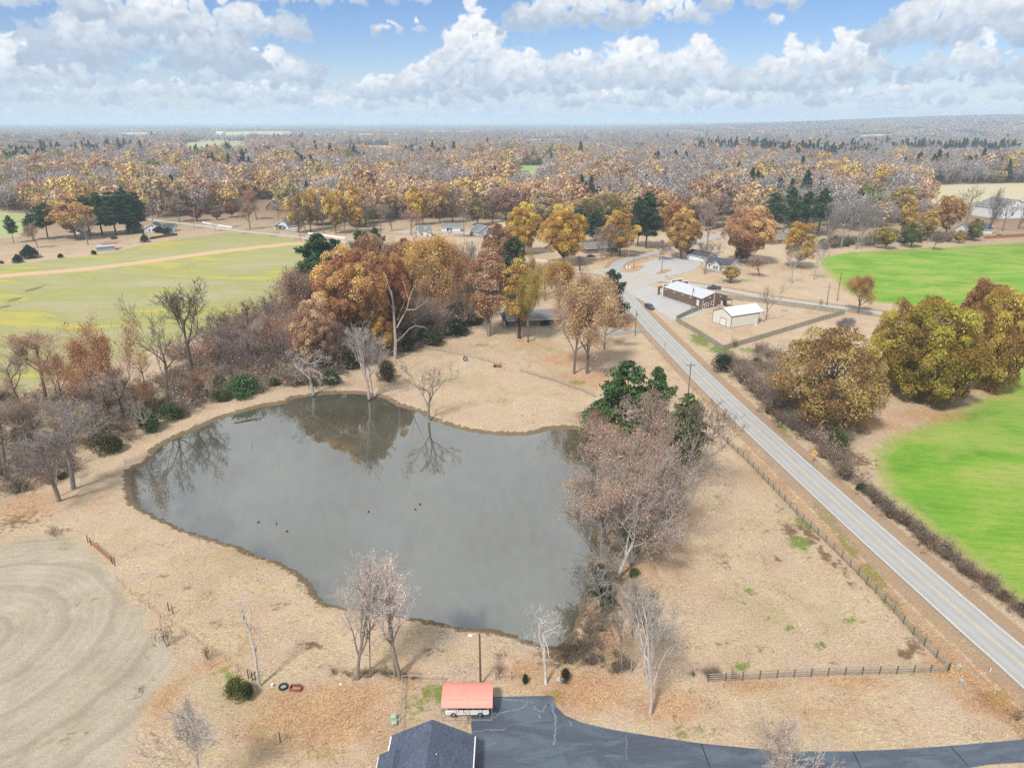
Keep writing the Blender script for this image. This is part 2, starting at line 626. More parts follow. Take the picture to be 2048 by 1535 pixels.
def tree_frame(rng, Ht, fork=.35, limbs=5, ang=(28, 50), lens=.62, kids=(6, 5, 4), wob=.16, up=.10, r0=None, lead=True, kink=0.0, ratio=(.52, .48, .5)):
    """branching skeleton; returns segment arrays with their level and the twig tips"""
    segs, tips = [], []
    r0 = r0 or Ht * .022

    def branch(p, d, L, r, lev):
        n = (7, 6, 4, 3, 2)[min(lev, 4)]
        step = L / n
        rr = r
        for i in range(n):
            d = d + rng.normal(0, wob * (1 + kink * (lev > 0)), 3) * (0.35 if lev == 0 else 1) + np.array([0, 0, up if lev else .15])
            d = d / np.linalg.norm(d)
            q = p + d * step
            r2 = r * (1 - (.55 if lev == 0 else .8) * (i + 1) / n)
            segs.append((*p, *q, rr, r2, lev))
            p, rr = q, r2
            if lev < len(kids) + 1:
                if lev == 0:
                    if (i + 1) / n < fork - 1e-6:
                        continue
                    m = limbs / max(1, sum(1 for t in range(n) if (t + 1) / n >= fork - 1e-6))
                    nk = int(m) + (rng.random() < m % 1)
                else:
                    if i == 0 and lev == 1:
                        continue
                    m = kids[lev - 1] / n
                    nk = int(m) + (rng.random() < m % 1)
                for _ in range(nk):
                    az_ = rng.uniform(0, 2 * math.pi)
                    an = R(rng.uniform(*ang)) * (1 if lev == 0 else 1.05)
                    ref = np.array([1., 0, 0]) if abs(d[0]) < .8 else np.array([0, 1., 0])
                    s = np.cross(d, ref)
                    s /= np.linalg.norm(s)
                    qv = np.cross(s, d)
                    nd = d * math.cos(an) + (s * math.cos(az_) + qv * math.sin(az_)) * math.sin(an)
                    if lev == 0:
                        fr = (i + 1) / n
                        LL = Ht * lens * (1.05 - .55 * max(0, fr - fork) / (1 - fork + 1e-6)) * rng.uniform(.75, 1.1)
                    else:
                        LL = L * ratio[min(lev - 1, 2)] * rng.uniform(.65, 1.2) * (1.15 - .45 * (i + 1) / n)
                    branch(q, nd, LL, max(rr * rng.uniform(.5, .72), .012), lev + 1)
        tips.append((*p, *d, lev))

    branch(np.zeros(3), np.array([0, 0, 1.]), Ht * (.8 if lead else fork * 1.15), r0, 0)
    return np.array(segs), np.array(tips)


def wood_meshes(name, segs, thin=.05, twig_r=None):
    """trunk with limbs, and the fine twigs as a mesh of their own"""
    r = segs[:, 6]
    big = r > thin
    v, f = tubes(segs[big, 0:3], segs[big, 3:6], segs[big, 6], segs[big, 7], 6)
    trunk = mesh_np(name + '_trunk', v, f, [M['bark']], True)
    sm = segs[~big]
    tw = None
    if len(sm):
        rr0, rr1 = sm[:, 6], sm[:, 7]
        if twig_r:
            rr0, rr1 = np.maximum(rr0, twig_r), np.maximum(rr1, twig_r * .45)
        tw = tubes(sm[:, 0:3], sm[:, 3:6], rr0, rr1, 3)
    return trunk, tw


PROTO = {}


def put_proto(key, trunk, crown, Ht, Wd):
    PROTO[key] = (trunk, crown, Ht, Wd)


def size_of(*arrs):
    a = np.concatenate([x.reshape(-1, 3) for x in arrs])
    return float(a[:, 2].max()), float(np.percentile(np.hypot(a[:, 0], a[:, 1]), 97) * 2)


def bare_proto(key, seed, thin=.05, twig_r=.016, leaves=0, leaf_size=.25, spray=.5, **kw):
    rng = np.random.default_rng(seed)
    segs, tips = tree_frame(rng, 16.0, **kw)
    trunk, tw = wood_meshes(key, segs, thin, twig_r)
    v, f = tw
    nf = len(f)
    Ht, Wd = size_of(segs[:, 3:6])
    vs, fs = [v], [f]
    va, cl = [np.full(nf, .5)], [np.full(nf, .5)]
    crown = mesh_np(key + '_crown', v, f, [M['bark']])
    if leaves:
        t = tips[tips[:, 6] >= 3]
        pick = t[rng.integers(0, len(t), leaves)]
        pos = pick[:, 0:3] + rng.normal(0, spray, (leaves, 3))
        cl_id = np.sin(pos[:, 0] * .9 + 3) * np.cos(pos[:, 1] * .8) * np.sin(pos[:, 2] * .7 + 1) * .5 + .5
        lv, lf, la, lc = leaf_cards(rng, pos, leaf_size, None, 1.0, cl_id)
        crown = mesh_np(key + '_crown', np.concatenate([v, lv]), np.concatenate([f, lf + len(v)]), [M['twig_pale' if key == 'pale' else 'twig'], M['leaf']])
        mi = np.zeros(nf + len(lf), dtype=np.int32)
        mi[nf:] = 1
        crown.polygons.foreach_set('material_index', mi)
        fattr(crown, 'var', np.concatenate([np.full(nf, .5), la]))
        fattr(crown, 'clump', np.concatenate([np.full(nf, .5), lc]))
    put_proto(key, trunk, crown, Ht, Wd)


def leafy_proto(key, seed, Ht=16.0, Wd=15.0, base=.22, nclump=70, per=120, leaf=.36, shape=1.0, crad=.17, flat=.75, trunk_r=.34, limbs=True, mat='leaf', dens_in=.35, sides=6, lobes=.13, under=.25):
    """rounded crown of leaf clumps carried on limbs"""
    rng = np.random.default_rng(seed)
    z0 = Ht * base
    cz, rz, rx = (z0 + Ht) / 2, (Ht - z0) / 2, Wd / 2
    cs, tries = [], 0
    while len(cs) < nclump and tries < 20000:
        tries += 1
        p = rng.normal(size=3)
        p /= np.linalg.norm(p)
        rad = rng.uniform(dens_in, 1) ** .55
        p = p * rad
        hh = p[2]
        th_ = math.atan2(p[1], p[0])
        lob = 1 + lobes * (.6 * math.sin(3 * th_ + seed + 2.2 * hh) + .4 * math.sin(5 * th_ - seed * .7 + 3 * hh))
        wdt = (1 - .30 * max(0, hh) ** shape) * (1 - under * max(0, -hh)) * lob
        c = np.array([p[0] * rx * wdt * .86, p[1] * rx * wdt * .86, cz + hh * rz * .86 * (1 + .10 * math.sin(4 * th_ + seed))])
        c += rng.normal(0, .03 * Wd, 3) * (1, 1, .6)
        if all(np.linalg.norm(c - o) > Wd * .082 for o in cs):
            cs.append(c)
    cs = np.array(cs)
    sets = []
    axis0 = np.array([0, 0, cz - rz * .5])
    for i, c in enumerate(cs):
        cr = Wd * crad * rng.uniform(.6, 1.25)
        n = int(per * rng.uniform(.6, 1.35))
        dd = nrm(rng.normal(size=(n, 3)))
        out = nrm((c - axis0)[None])[0]
        dd = nrm(dd + out * .55 + np.array([0, 0, .25]))
        pos = c + dd * (cr * rng.uniform(.35, 1.0, (n, 1)) ** .5) * np.array([1, 1, flat])
        sets.append(leaf_cards(rng, pos, leaf, dd, 1.0, np.full(n, rng.uniform(0, 1))))
    crown = leaf_mesh(key + '_crown', sets, M[mat])
    P0, P1, r0, r1 = [], [], [], []
    top = Ht * .72
    nseg = 6
    px, py = 0.0, 0.0
    axis = [np.array([0, 0, -.2])]
    for i in range(nseg):
        px += rng.normal(0, .1)
        py += rng.normal(0, .1)
        axis.append(np.array([px, py, top * (i + 1) / nseg]))
    for i in range(nseg):
        P0.append(axis[i])
        P1.append(axis[i + 1])
        r0.append(trunk_r * (1.25 if i == 0 else 1 - .75 * i / nseg))
        r1.append(trunk_r * (1 - .75 * (i + 1) / nseg))
    if limbs:
        for c in cs[::2] if nclump > 30 else cs:
            t = rng.uniform(.22, .75)
            a = axis[max(1, min(nseg - 1, int(t * nseg)))]
            a = a * (1, 1, min(1, max(.3, (c[2] - .25 * np.hypot(c[0], c[1])) / max(a[2], 1))))
            mid = a + (c - a) * .5 + np.array([0, 0, -.05 * Wd]) + rng.normal(0, .25, 3)
            rr = trunk_r * rng.uniform(.22, .42)
            for (q0, q1, ra, rb) in ((a, mid, rr, rr * .6), (mid, c, rr * .6, rr * .2)):
                P0.append(q0)
                P1.append(q1)
                r0.append(ra)
                r1.append(rb)
    v, f = tubes(np.array(P0), np.array(P1), np.array(r0), np.array(r1), sides)
    trunk = mesh_np(key + '_trunk', v, f, [M['bark']], True)
    put_proto(key, trunk, crown, Ht, Wd)


def pine_proto(key, seed, Ht=18.0, Wd=8.0, base=.4, whorls=13, nb=5, per=26, leaf=.34, sides=6, cone=.55):
    rng = np.random.default_rng(seed)
    sets = []
    P0, P1, r0, r1 = [], [], [], []
    tr = Ht * .014
    nseg = 7
    ax = [np.array([0, 0, -.2])]
    x = y = 0.0
    for i in range(nseg):
        x += rng.normal(0, .10)
        y += rng.normal(0, .10)
        ax.append(np.array([x, y, Ht * .97 * (i + 1) / nseg]))
    for i in range(nseg):
        P0.append(ax[i]); P1.append(ax[i + 1])
        r0.append(tr * (1.15 - i / nseg)); r1.append(tr * (1.15 - (i + 1) / nseg) + .01)

    def at(z):
        t = min(nseg - 1e-3, max(0, z / (Ht * .97) * nseg))
        i = int(t)
        return ax[i] + (ax[i + 1] - ax[i]) * (t - i)
    for w in range(whorls):
        t = w / (whorls - 1)
        z = Ht * (base + (.97 - base) * t) + rng.normal(0, .2)
        L = Wd / 2 * ((1 - t) ** cone * .95 + .12) * (1.0 if t > .12 else .65)
        for b in range(nb if t < .85 else 3):
            a = rng.uniform(0, 2 * math.pi)
            ll = L * rng.uniform(.55, 1.15)
            p = at(z)
            e = p + np.array([math.cos(a) * ll, math.sin(a) * ll, ll * rng.uniform(.0, .35)])
            P0.append(p); P1.append(e); r0.append(.05 + .02 * ll); r1.append(.02)
            for tt in (.55, .8, 1.0):
                if tt < .7 and ll < 1.6:
                    continue
                c = p + (e - p) * tt + rng.normal(0, .12 * ll, 3) * (1, 1, .4)
                n = int(per * rng.uniform(.7, 1.3))
                dd = nrm(rng.normal(size=(n, 3)) + np.array([0, 0, .45]))
                cr = .30 * ll + .42
                pos = c + dd * cr * rng.uniform(.3, 1, (n, 1)) * np.array([1, 1, .62])
                sets.append(leaf_cards(rng, pos, leaf, dd, 1.25, np.full(n, rng.uniform(0, 1))))
    crown = leaf_mesh(key + '_crown', sets, M['needle'])
    v, f = tubes(np.array(P0), np.array(P1), np.array(r0), np.array(r1), sides)
    put_proto(key, mesh_np(key + '_trunk', v, f, [M['bark']], True), crown, Ht, Wd)


def bush_proto(key, seed, Ht=2.6, Wd=3.0, n=900, leaf=.17, cone=0.0, mat='leaf', lumps=9):
    rng = np.random.default_rng(seed)
    sets = []
    per = n // lumps
    for i in range(lumps):
        p = nrm(rng.normal(size=(1, 3)))[0]
        h = abs(p[2]) * .8
        wd = (1 - cone * h)
        c = np.array([p[0] * Wd * .27 * wd, p[1] * Wd * .27 * wd, Ht * (.22 + .55 * h)])
        dd = nrm(rng.normal(size=(per, 3)) + np.array([0, 0, .2]))
        pos = c + dd * rng.uniform(.45, 1, (per, 1)) * np.array([Wd * .26 * (1 - cone * h * .8), Wd * .26 * (1 - cone * h * .8), Ht * .26])
        pos[:, 2] = np.maximum(pos[:, 2], .05)
        sets.append(leaf_cards(rng, pos, leaf, dd, 1.0, np.full(per, rng.uniform(0, 1))))
    if cone:
        k = n // 2
        t = rng.uniform(0, 1, k) ** .8
        a = rng.uniform(0, 2 * math.pi, k)
        rr = Wd / 2 * (1 - t ** 1.4 * .95) * rng.uniform(.75, 1.0, k)
        pos = np.stack([np.cos(a) * rr, np.sin(a) * rr, .1 + t * Ht * .93], 1)
        sets.append(leaf_cards(rng, pos, leaf, nrm(np.stack([np.cos(a), np.sin(a), np.full(k, .4)], 1)), 1.0, np.full(k, .5)))
    crown = leaf_mesh(key + '_crown', sets, M[mat])
    P0, P1 = [], []
    for i in range(7):
        a = rng.uniform(0, 6.28)
        P0.append([0, 0, -.05])
        P1.append([math.cos(a) * Wd * .22, math.sin(a) * Wd * .22, Ht * .55])
    v, f = tubes(np.array(P0, float), np.array(P1, float), np.full(7, .05), np.full(7, .015), 4)
    put_proto(key, mesh_np(key + '_stem', v, f, [M['bark']]), crown, Ht, Wd)


def shrub_proto(key, seed, Ht=3.0, stems=9, kids=(5, 4), leaves=120, leaf_size=.14):
    """leafless thicket shrub: many stems from the ground, a few leaves left on"""
    rng = np.random.default_rng(seed)
    segs = []
    for s in range(stems):
        a = rng.uniform(0, 6.28)
        an = R(rng.uniform(8, 48))
        d = np.array([math.cos(a) * math.sin(an), math.sin(a) * math.sin(an), math.cos(an)])

        def br(p, d, L, r, lev):
            n = 3
            for i in range(n):
                d = nrm((d + rng.normal(0, .22, 3) + np.array([0, 0, .03]))[None])[0]
                q = p + d * L / n
                segs.append((*p, *q, r * (1 - i / n * .7), r * (1 - (i + 1) / n * .75), lev))
                p = q
                if lev < len(kids):
                    for _ in range(int(kids[lev] / n + rng.random())):
                        nd = nrm((d + rng.normal(0, .6, 3))[None])[0]
                        br(p, nd, L * rng.uniform(.4, .7), r * .55, lev + 1)
        br(np.array([rng.normal(0, .12), rng.normal(0, .12), 0]), d, Ht * rng.uniform(.55, .95), .035, 0)
    segs = np.array(segs)
    big = segs[:, 8] == 0
    v, f = tubes(segs[big, :3], segs[big, 3:6], segs[big, 6], segs[big, 7], 3)
    stem = mesh_np(key + '_stem', v, f, [M['bark']])
    sm = segs[~big]
    v, f = tubes(sm[:, :3], sm[:, 3:6], np.maximum(sm[:, 6], .014), np.maximum(sm[:, 7], .007), 3)
    e = sm[rng.integers(0, len(sm), leaves), 3:6] + rng.normal(0, .12, (leaves, 3))
    lv, lf, la, lc = leaf_cards(rng, e, leaf_size)
    crown = mesh_np(key + '_crown', np.concatenate([v, lv]), np.concatenate([f, lf + len(v)]), [M['bark'], M['leaf']])
    mi = np.zeros(len(f) + len(lf), dtype=np.int32)
    mi[len(f):] = 1
    crown.polygons.foreach_set('material_index', mi)
    fattr(crown, 'var', np.concatenate([np.full(len(f), .5), la]))
    fattr(crown, 'clump', np.concatenate([np.full(len(f), .5), lc]))
    Ht2, Wd2 = size_of(segs[:, 3:6])
    put_proto(key, stem, crown, Ht2, Wd2)


def far_proto(key, seed, n, size, Wd, Ht, base, kind='round', twig=0):
    """distant tree: a coarse crown of leaf masses with a trunk, one mesh, tinted per instance"""
    rng = np.random.default_rng(seed)
    dd = nrm(rng.normal(size=(n, 3)))
    dd[:, 2] = np.where(rng.random(n) < .8, np.abs(dd[:, 2]), dd[:, 2])
    t = rng.uniform(.55, 1, (n, 1))
    if kind == 'cone':
        z = rng.uniform(0, 1, n)
        a = rng.uniform(0, 6.28, n)
        rr = (1 - z ** 2.2) ** .6 * (.55 + .45 * np.sin(np.pi * np.clip(z + .35, 0, 1))) * rng.uniform(.45, 1, n) * (1 + .25 * np.sin(3 * a + 9 * z))
        pos = np.stack([np.cos(a) * rr * Wd / 2, np.sin(a) * rr * Wd / 2, Ht * (base + (1 - base) * z)], 1)
    else:
        lump = 1 + .22 * np.sin(dd[:, 0:1] * 5 + seed) * np.cos(dd[:, 1:2] * 4 + seed * 2)
        pos = dd * t * lump * np.array([Wd / 2, Wd / 2, Ht * (1 - base) / 2]) + np.array([0, 0, Ht * (1 + base) / 2])
    cl = np.clip(.5 + .5 * np.sin(pos[:, 0] * .7 + seed) * np.sin(pos[:, 1] * .8) + rng.normal(0, .12, n), 0, 1)
    v, f, a_, c_ = leaf_cards(rng, pos, size, dd, 1.0 if kind != 'bare' else .35, cl)
    if kind == 'bare':
        m = twig
        az_ = rng.uniform(0, 6.28, m)
        e = np.stack([np.cos(az_) * Wd * .42, np.sin(az_) * Wd * .42, np.full(m, Ht * .9)], 1) * rng.uniform(.5, 1.05, (m, 1))
        tv, tf = tubes(np.tile([[0, 0, Ht * .25]], (m, 1)) + rng.normal(0, .3, (m, 3)), e, np.full(m, .16), np.full(m, .06), 3)
        v, f = np.concatenate([v, tv]), np.concatenate([f, tf + len(v)])
        a_ = np.concatenate([a_, np.full(len(tf), .9)])
        c_ = np.concatenate([c_, np.full(len(tf), .6)])
    tv, tf = tubes(np.array([[0, 0, -.5]]), np.array([[0, 0, Ht * .6]]), np.array([.3]), np.array([.12]), 4)
    v, f = np.concatenate([v, tv]), np.concatenate([f, tf + len(v)])
    a_ = np.concatenate([a_, np.full(4, .1)])
    c_ = np.concatenate([c_, np.full(4, .1)])
    me = mesh_np(key, v, f, [M['far_leaf']])
    fattr(me, 'var', a_)
    fattr(me, 'clump', c_)
    return me


# nearest kinds
leafy_proto('oak_a', 11, 16, 16, .20, 130, 400, .15, flat=.8, crad=.110)
leafy_proto('oak_b', 12, 16, 15, .12, 130, 380, .15, shape=.8, crad=.108)
leafy_proto('spread_a', 16, 13, 16, -.02, 150, 420, .14, shape=1.0, crad=.105, under=.02, lobes=.18)
leafy_proto('spread_b', 17, 13, 15, -.02, 120, 330, .14, shape=1.2, crad=.12, under=.0, lobes=.24, dens_in=.5)
leafy_proto('oak_c', 13, 17, 11, .12, 90, 300, .145, shape=1.4, crad=.135)
leafy_proto('billow', 14, 16, 16, .34, 140, 330, .145, flat=.9, crad=.088, dens_in=.66)
leafy_proto('column', 15, 18, 7, .14, 70, 190, .15, shape=1.8, crad=.19)
for i, (sd_, kw) in enumerate([(21, dict(fork=.3, limbs=8, lead=True)), (22, dict(fork=.42, limbs=7, lead=False, ang=(22, 48), lens=.68)),
                               (23, dict(fork=.28, limbs=9, lead=True, ang=(24, 42), lens=.55)),
                               (24, dict(fork=.5, limbs=7, lead=False, ang=(20, 52), lens=.62, wob=.2)),
                               (25, dict(fork=.22, limbs=10, lead=True, ang=(30, 62), lens=.5, up=.03))]):
    bare_proto('bare_%d' % i, sd_, kids=(9, 7, 6), twig_r=.024, **kw)
bare_proto('fan', 26, kids=(9, 8, 6), fork=.12, limbs=12, lead=False, ang=(14, 52), lens=.85, leaves=4200, leaf_size=.10, spray=.45, up=.05, twig_r=.021)
bare_proto('sparse_a', 27, kids=(8, 7, 5), fork=.3, limbs=9, leaves=5200, leaf_size=.105, spray=.5, twig_r=.02)
bare_proto('sparse_b', 28, kids=(8, 6, 5), fork=.42, limbs=8, lead=False, leaves=11000, leaf_size=.13, spray=.65, ang=(22, 50), lens=.66, twig_r=.02)
bare_proto('sparse_c', 29, kids=(8, 6, 5), fork=.22, limbs=10, lead=True, leaves=24000, leaf_size=.135, spray=.75, ang=(26, 52), lens=.56, twig_r=.02)
bare_proto('gnarled', 30, kids=(6, 5, 5), fork=.3, limbs=7, lead=True, wob=.26, kink=.4, ang=(30, 70), lens=.5, thin=.06, twig_r=.024)
bare_proto('pale', 33, kids=(7, 6, 5), fork=.34, limbs=9, lead=True, leaves=1500, leaf_size=.08, spray=.4, twig_r=.018, ang=(22, 48), lens=.52)
bare_proto('thin', 31, kids=(9, 7, 5), fork=.3, limbs=12, lead=True, ang=(22, 46), lens=.46, r0=.16, twig_r=.026)
bare_proto('dead', 32, kids=(4, 3), fork=.3, limbs=6, lead=True, wob=.2, kink=.5, ang=(25, 50), lens=.45, thin=.04, twig_r=.03)
pine_proto('pine_a', 41, 18, 9, .38, per=60, leaf=.20)
pine_proto('pine_b', 42, 18, 8, .25, whorls=15, per=60, leaf=.20)
pine_proto('pine_c', 43, 12, 8, .10, whorls=12, nb=6, per=70, leaf=.17)
bush_proto('bush_a', 51, n=3200, leaf=.085, lumps=16)
bush_proto('bush_b', 52, 2.2, 3.2, n=3200, leaf=.085, lumps=18)
bush_proto('cedar', 53, 4.0, 3.2, 3000, .10, cone=.6, mat='needle', lumps=14)
shrub_proto('shrub_a', 61)
shrub_proto('shrub_b', 62, 3.4, 11, (5, 4), 200, .15)
shrub_proto('shrub_c', 63, 2.6, 12, (6, 4), 60, .13)
# the same kinds at middle distance
leafy_proto('mid_oak_a', 71, 16, 15, .20, 60, 80, .40, crad=.15)
leafy_proto('mid_oak_b', 72, 17, 13, .14, 55, 80, .38, crad=.16, shape=1.4)
leafy_proto('mid_oak_c', 73, 15, 15, .25, 64, 75, .38, crad=.14)
bare_proto('mid_bare_a', 74, kids=(7, 6, 4), fork=.35, limbs=8, thin=.09, twig_r=.035)
bare_proto('mid_bare_b', 75, kids=(7, 6, 4), fork=.28, limbs=9, lead=False, ang=(20, 45), lens=.68, thin=.09, twig_r=.035)
bare_proto('mid_sparse', 76, kids=(6, 5, 3), fork=.3, limbs=8, thin=.09, twig_r=.03, leaves=2400, leaf_size=.28, spray=.7)
pine_proto('mid_pine', 77, 18, 9, .3, whorls=12, nb=5, per=24, leaf=.36, cone=.35)
print('protos', len(PROTO), sum(len(t.polygons) + len(c.polygons) for t, c, a, b in PROTO.values()))

# ------------------------------------------------------------------ the lie of the land
def sstep(x, a, b):
    t = np.clip((np.asarray(x, float) - a) / (b - a), 0, 1)
    return t * t * (3 - 2 * t)


def px_poly(pts, z=0.0):
    return np.array([G(u, v, z)[:2] for u, v in pts])


def smooth_line(pts, n=8, closed=False):
    """Catmull-Rom through the points"""
    P = np.asarray(pts, float)
    if closed:
        P = np.concatenate([P[-1:], P, P[:2]])
    else:
        P = np.concatenate([2 * P[:1] - P[1:2], P, 2 * P[-1:] - P[-2:-1]])
    out = []
    for i in range(1, len(P) - 2):
        for k in range(n):
            t = k / n
            a, b, c, d = P[i - 1], P[i], P[i + 1], P[i + 2]
            out.append(.5 * ((2 * b) + (-a + c) * t + (2 * a - 5 * b + 4 * c - d) * t * t + (-a + 3 * b - 3 * c + d) * t ** 3))
    if not closed:
        out.append(P[-2])
    return np.array(out)


def seg_dist(X, Y, A, B):
    d = B - A
    L = (d * d).sum() + 1e-9
    t = np.clip(((X - A[0]) * d[0] + (Y - A[1]) * d[1]) / L, 0, 1)
    return np.hypot(X - A[0] - t * d[0], Y - A[1] - t * d[1])


def sd_poly(X, Y, poly):
    """distance to the outline, positive inside"""
    D = np.full(X.shape, 1e9)
    ins = np.zeros(X.shape, bool)
    for i in range(len(poly)):
        A, B = poly[i], poly[(i + 1) % len(poly)]
        D = np.minimum(D, seg_dist(X, Y, A, B))
        c = ((A[1] > Y) != (B[1] > Y))
        ins ^= c & (X < (B[0] - A[0]) * (Y - A[1]) / (B[1] - A[1] + 1e-12) + A[0])
    return np.where(ins, D, -D)


def sd_line(X, Y, line):
    D = np.full(X.shape, 1e9)
    for i in range(len(line) - 1):
        D = np.minimum(D, seg_dist(X, Y, line[i], line[i + 1]))
    return D


def terrain(x, y):
    """level round the pond; a long wooded rise far off to the right"""
    x, y = np.asarray(x, float), np.asarray(y, float)
    dist = np.hypot(x, y)
    azd = np.degrees(np.arctan2(x, y))
    rise = 108 * sstep(azd, 2, 38) ** 1.15 * sstep(dist, 2600, 7000)
    roll = sstep(dist, 900, 2600) * (5 * np.sin(x / 760 + 1) * np.cos(y / 640) + 3 * np.sin(x / 300 + y / 410))
    return rise + roll


WATER_Z = -0.55
POND = smooth_line(px_poly([
    (262, 965), (267, 940), (287, 933), (301, 920), (305, 911), (322, 894), (362, 873), (408, 853), (441, 837), (466, 830), (519, 815), (573, 806),
    (588, 797), (623, 792), (658, 788), (716, 788), (750, 793), (774, 799), (788, 809), (839, 826), (853, 836), (884, 848), (925, 860),
    (969, 868), (1010, 870), (1061, 869), (1089, 862), (1119, 858), (1165, 862), (1186, 890), (1190, 935), (1190, 1000), (1184, 1060), (1174, 1120),
    (1164, 1165), (1160, 1200), (1153, 1232), (1142, 1258), (1130, 1280), (1108, 1292), (1081, 1288), (1043, 1275), (1001, 1260), (949, 1256),
    (907, 1249), (823, 1234), (705, 1213), (662, 1208), (638, 1190), (612, 1153), (572, 1129), (523, 1112), (464, 1087), (418, 1075),
    (366, 1056), (331, 1038), (296, 1021), (268, 1000)], WATER_Z), 4, True)

ROAD = smooth_line([(74.5, 40), (70.6, 74), (68.2, 90), (63.6, 123.5), (57.0, 180), (52.5, 233), (49.6, 276), (48.6, 315), (50.5, 345), (54.5, 367), (62, 384),
                    (86, 411), (124, 455), (150, 500), (170, 560)], 6)
WEST = smooth_line(px_poly([(250, 432), (330, 443), (400, 451), (480, 462), (560, 470), (620, 477), (700, 486), (850, 505), (1000, 526), (1068, 535), (1130, 541), (1190, 546), (1222, 549)]), 5)
EAST = smooth_line(px_poly([(1228, 551), (1300, 557), (1370, 567), (1449, 579), (1535, 595), (1652, 612), (1729, 622), (1850, 640), (2048, 668), (2300, 700)]), 5)

Z_LEFT = px_poly([(-400, 560), (0, 530), (200, 509), (300, 487), (350, 478), (440, 466), (500, 466), (570, 474), (600, 482), (640, 496), (640, 560), (560, 610), (470, 640), (330, 690), (180, 735), (0, 800), (-500, 950)])
Z_TRACK = smooth_line(px_poly([(-300, 590), (0, 552), (150, 540), (300, 522), (400, 508), (500, 496), (600, 486)]), 4)
Z_RUT = smooth_line(px_poly([(5, 618), (20, 605), (45, 590), (80, 572), (122, 556)]), 4)
Z_GREEN1 = px_poly([(1638, 515), (1690, 505), (1760, 500), (1880, 494), (1960, 489), (2048, 484), (2600, 455), (2600, 690), (2048, 632), (1760, 606), (1700, 590), (1660, 552), (1640, 530)])
Z_GREEN2 = px_poly([(2048, 712), (2000, 770), (1930, 810), (1850, 845), (1780, 870), (1746, 900), (1748, 930), (1770, 985), (1850, 1060), (1950, 1140), (2048, 1215), (2300, 1420), (2700, 1300), (2500, 760)])
Z_MOWN = smooth_line(px_poly([(-700, 1120), (-200, 1095), (0, 1086), (90, 1072), (150, 1080), (200, 1120), (245, 1175), (300, 1250), (335, 1310), (330, 1370), (290, 1440), (225, 1560), (100, 1800), (-600, 1800)]), 4, True)
Z_LAWN = px_poly([(1350, 640), (1402, 618), (1450, 597), (1690, 627), (1446, 700)])
FAR_FIELDS = [px_poly(p) for p in [
    [(1026, 392), (1096, 388), (1090, 331), (1036, 331)],
    [(345, 326), (505, 324), (492, 286), (372, 286)],
    [(395, 286), (590, 284), (588, 264), (430, 264)],
    [(650, 326), (790, 322), (780, 288), (690, 288)],
    [(1845, 408), (2120, 400), (2120, 368), (1850, 370)],
    [(-60, 480), (70, 470), (58, 426), (-60, 422)],
    [(1005, 460), (1060, 455), (1050, 425), (990, 430)],
    [(1185, 282), (1240, 282), (1240, 273), (1180, 273)],
    [(60, 294), (190, 290), (190, 276), (70, 278)],
    [(1590, 346), (1690, 342), (1690, 330), (1600, 332)],
    [(690, 282), (810, 280), (800, 268), (690, 268)],
    [(180, 306), (300, 302), (300, 281), (190, 283)],
    [(20, 318), (120, 314), (110, 294), (30, 297)], [(1040, 294), (1190, 292), (1180, 279), (1050, 280)], [(590, 288), (680, 286), (675, 275), (600, 276)], [(1300, 300), (1420, 297), (1410, 284), (1310, 285)],
    [(840, 272), (960, 271), (955, 262), (850, 262)], [(230, 276), (360, 274), (355, 264), (240, 265)], [(1700, 290), (1800, 287), (1790, 276), (1710, 277)]]]
FIELD_GREEN = [1, .62, .25, .45, .1, .8, 0, .3, .3, .1, .2, .2, 0, .1, .2, .1, .1, .2, .1]


def axis_lines(a, b, step, lo, hi, grow=1.075):
    mid = list(np.arange(a, b, step))
    up, s, x = [], step, mid[-1]
    while x < hi:
        s *= grow
        x += s
        up.append(x)
    dn, s, x = [], step, mid[0]
    while x > lo:
        s *= grow
        x -= s
        dn.append(x)
    return np.array(dn[::-1] + mid + up)


gx = axis_lines(-165, 130, 1.15, -26000, 26000)
gy = axis_lines(48, 320, 1.15, -200, 30000)
GX, GY = np.meshgrid(gx, gy)
PX, PY = GX.ravel(), GY.ravel()
near = (PX > -260) & (PX < 260) & (PY < 420)


def sdn(poly, lim=40.0):
    """signed distance, worked out only near the outline's own box"""
    out = np.full(PX.shape, -lim)
    lo, hi = poly.min(0) - lim, poly.max(0) + lim
    m = (PX > lo[0]) & (PX < hi[0]) & (PY > lo[1]) & (PY < hi[1])
    out[m] = np.clip(sd_poly(PX[m], PY[m], poly), -lim, lim)
    return out


def wob(x, y, s, k=1.0):
    return k * (np.sin(x * s + 1.3 * np.sin(y * s * .7)) * np.cos(y * s * 1.1 + 1.7 * np.sin(x * s * .6 + 2)))


pond_sd = sdn(POND) + wob(PX, PY, 1.1, .22) + wob(PX + 7, PY, 2.3, .14)
gz = terrain(PX, PY)
bank = np.where(pond_sd > 0, WATER_Z - .15 - np.minimum(pond_sd, 4) * .35,
                np.minimum(0, WATER_Z + .02 + np.minimum(-pond_sd, .6) * .55 + np.maximum(-pond_sd - .6, 0) * .10))
gz = gz + np.where(pond_sd > -8, bank, 0)
lump = np.where(near, wob(PX, PY, .35, .06) + wob(PX + 9, PY - 4, .9, .04), 0)
road_d = np.full(PX.shape, 60.0)
mm = (np.abs(PX) < 420) & (PY < 640)
road_d[mm] = np.minimum(np.minimum(sd_line(PX[mm], PY[mm], ROAD), sd_line(PX[mm], PY[mm], WEST)), sd_line(PX[mm], PY[mm], EAST))
near_road = np.full(PX.shape, 60.0)
near_road[mm] = sd_line(PX[mm], PY[mm], ROAD)
flat = sstep(road_d, 3.6, 6.0)
gz = gz + np.where(PY > 48, lump * flat, 0)
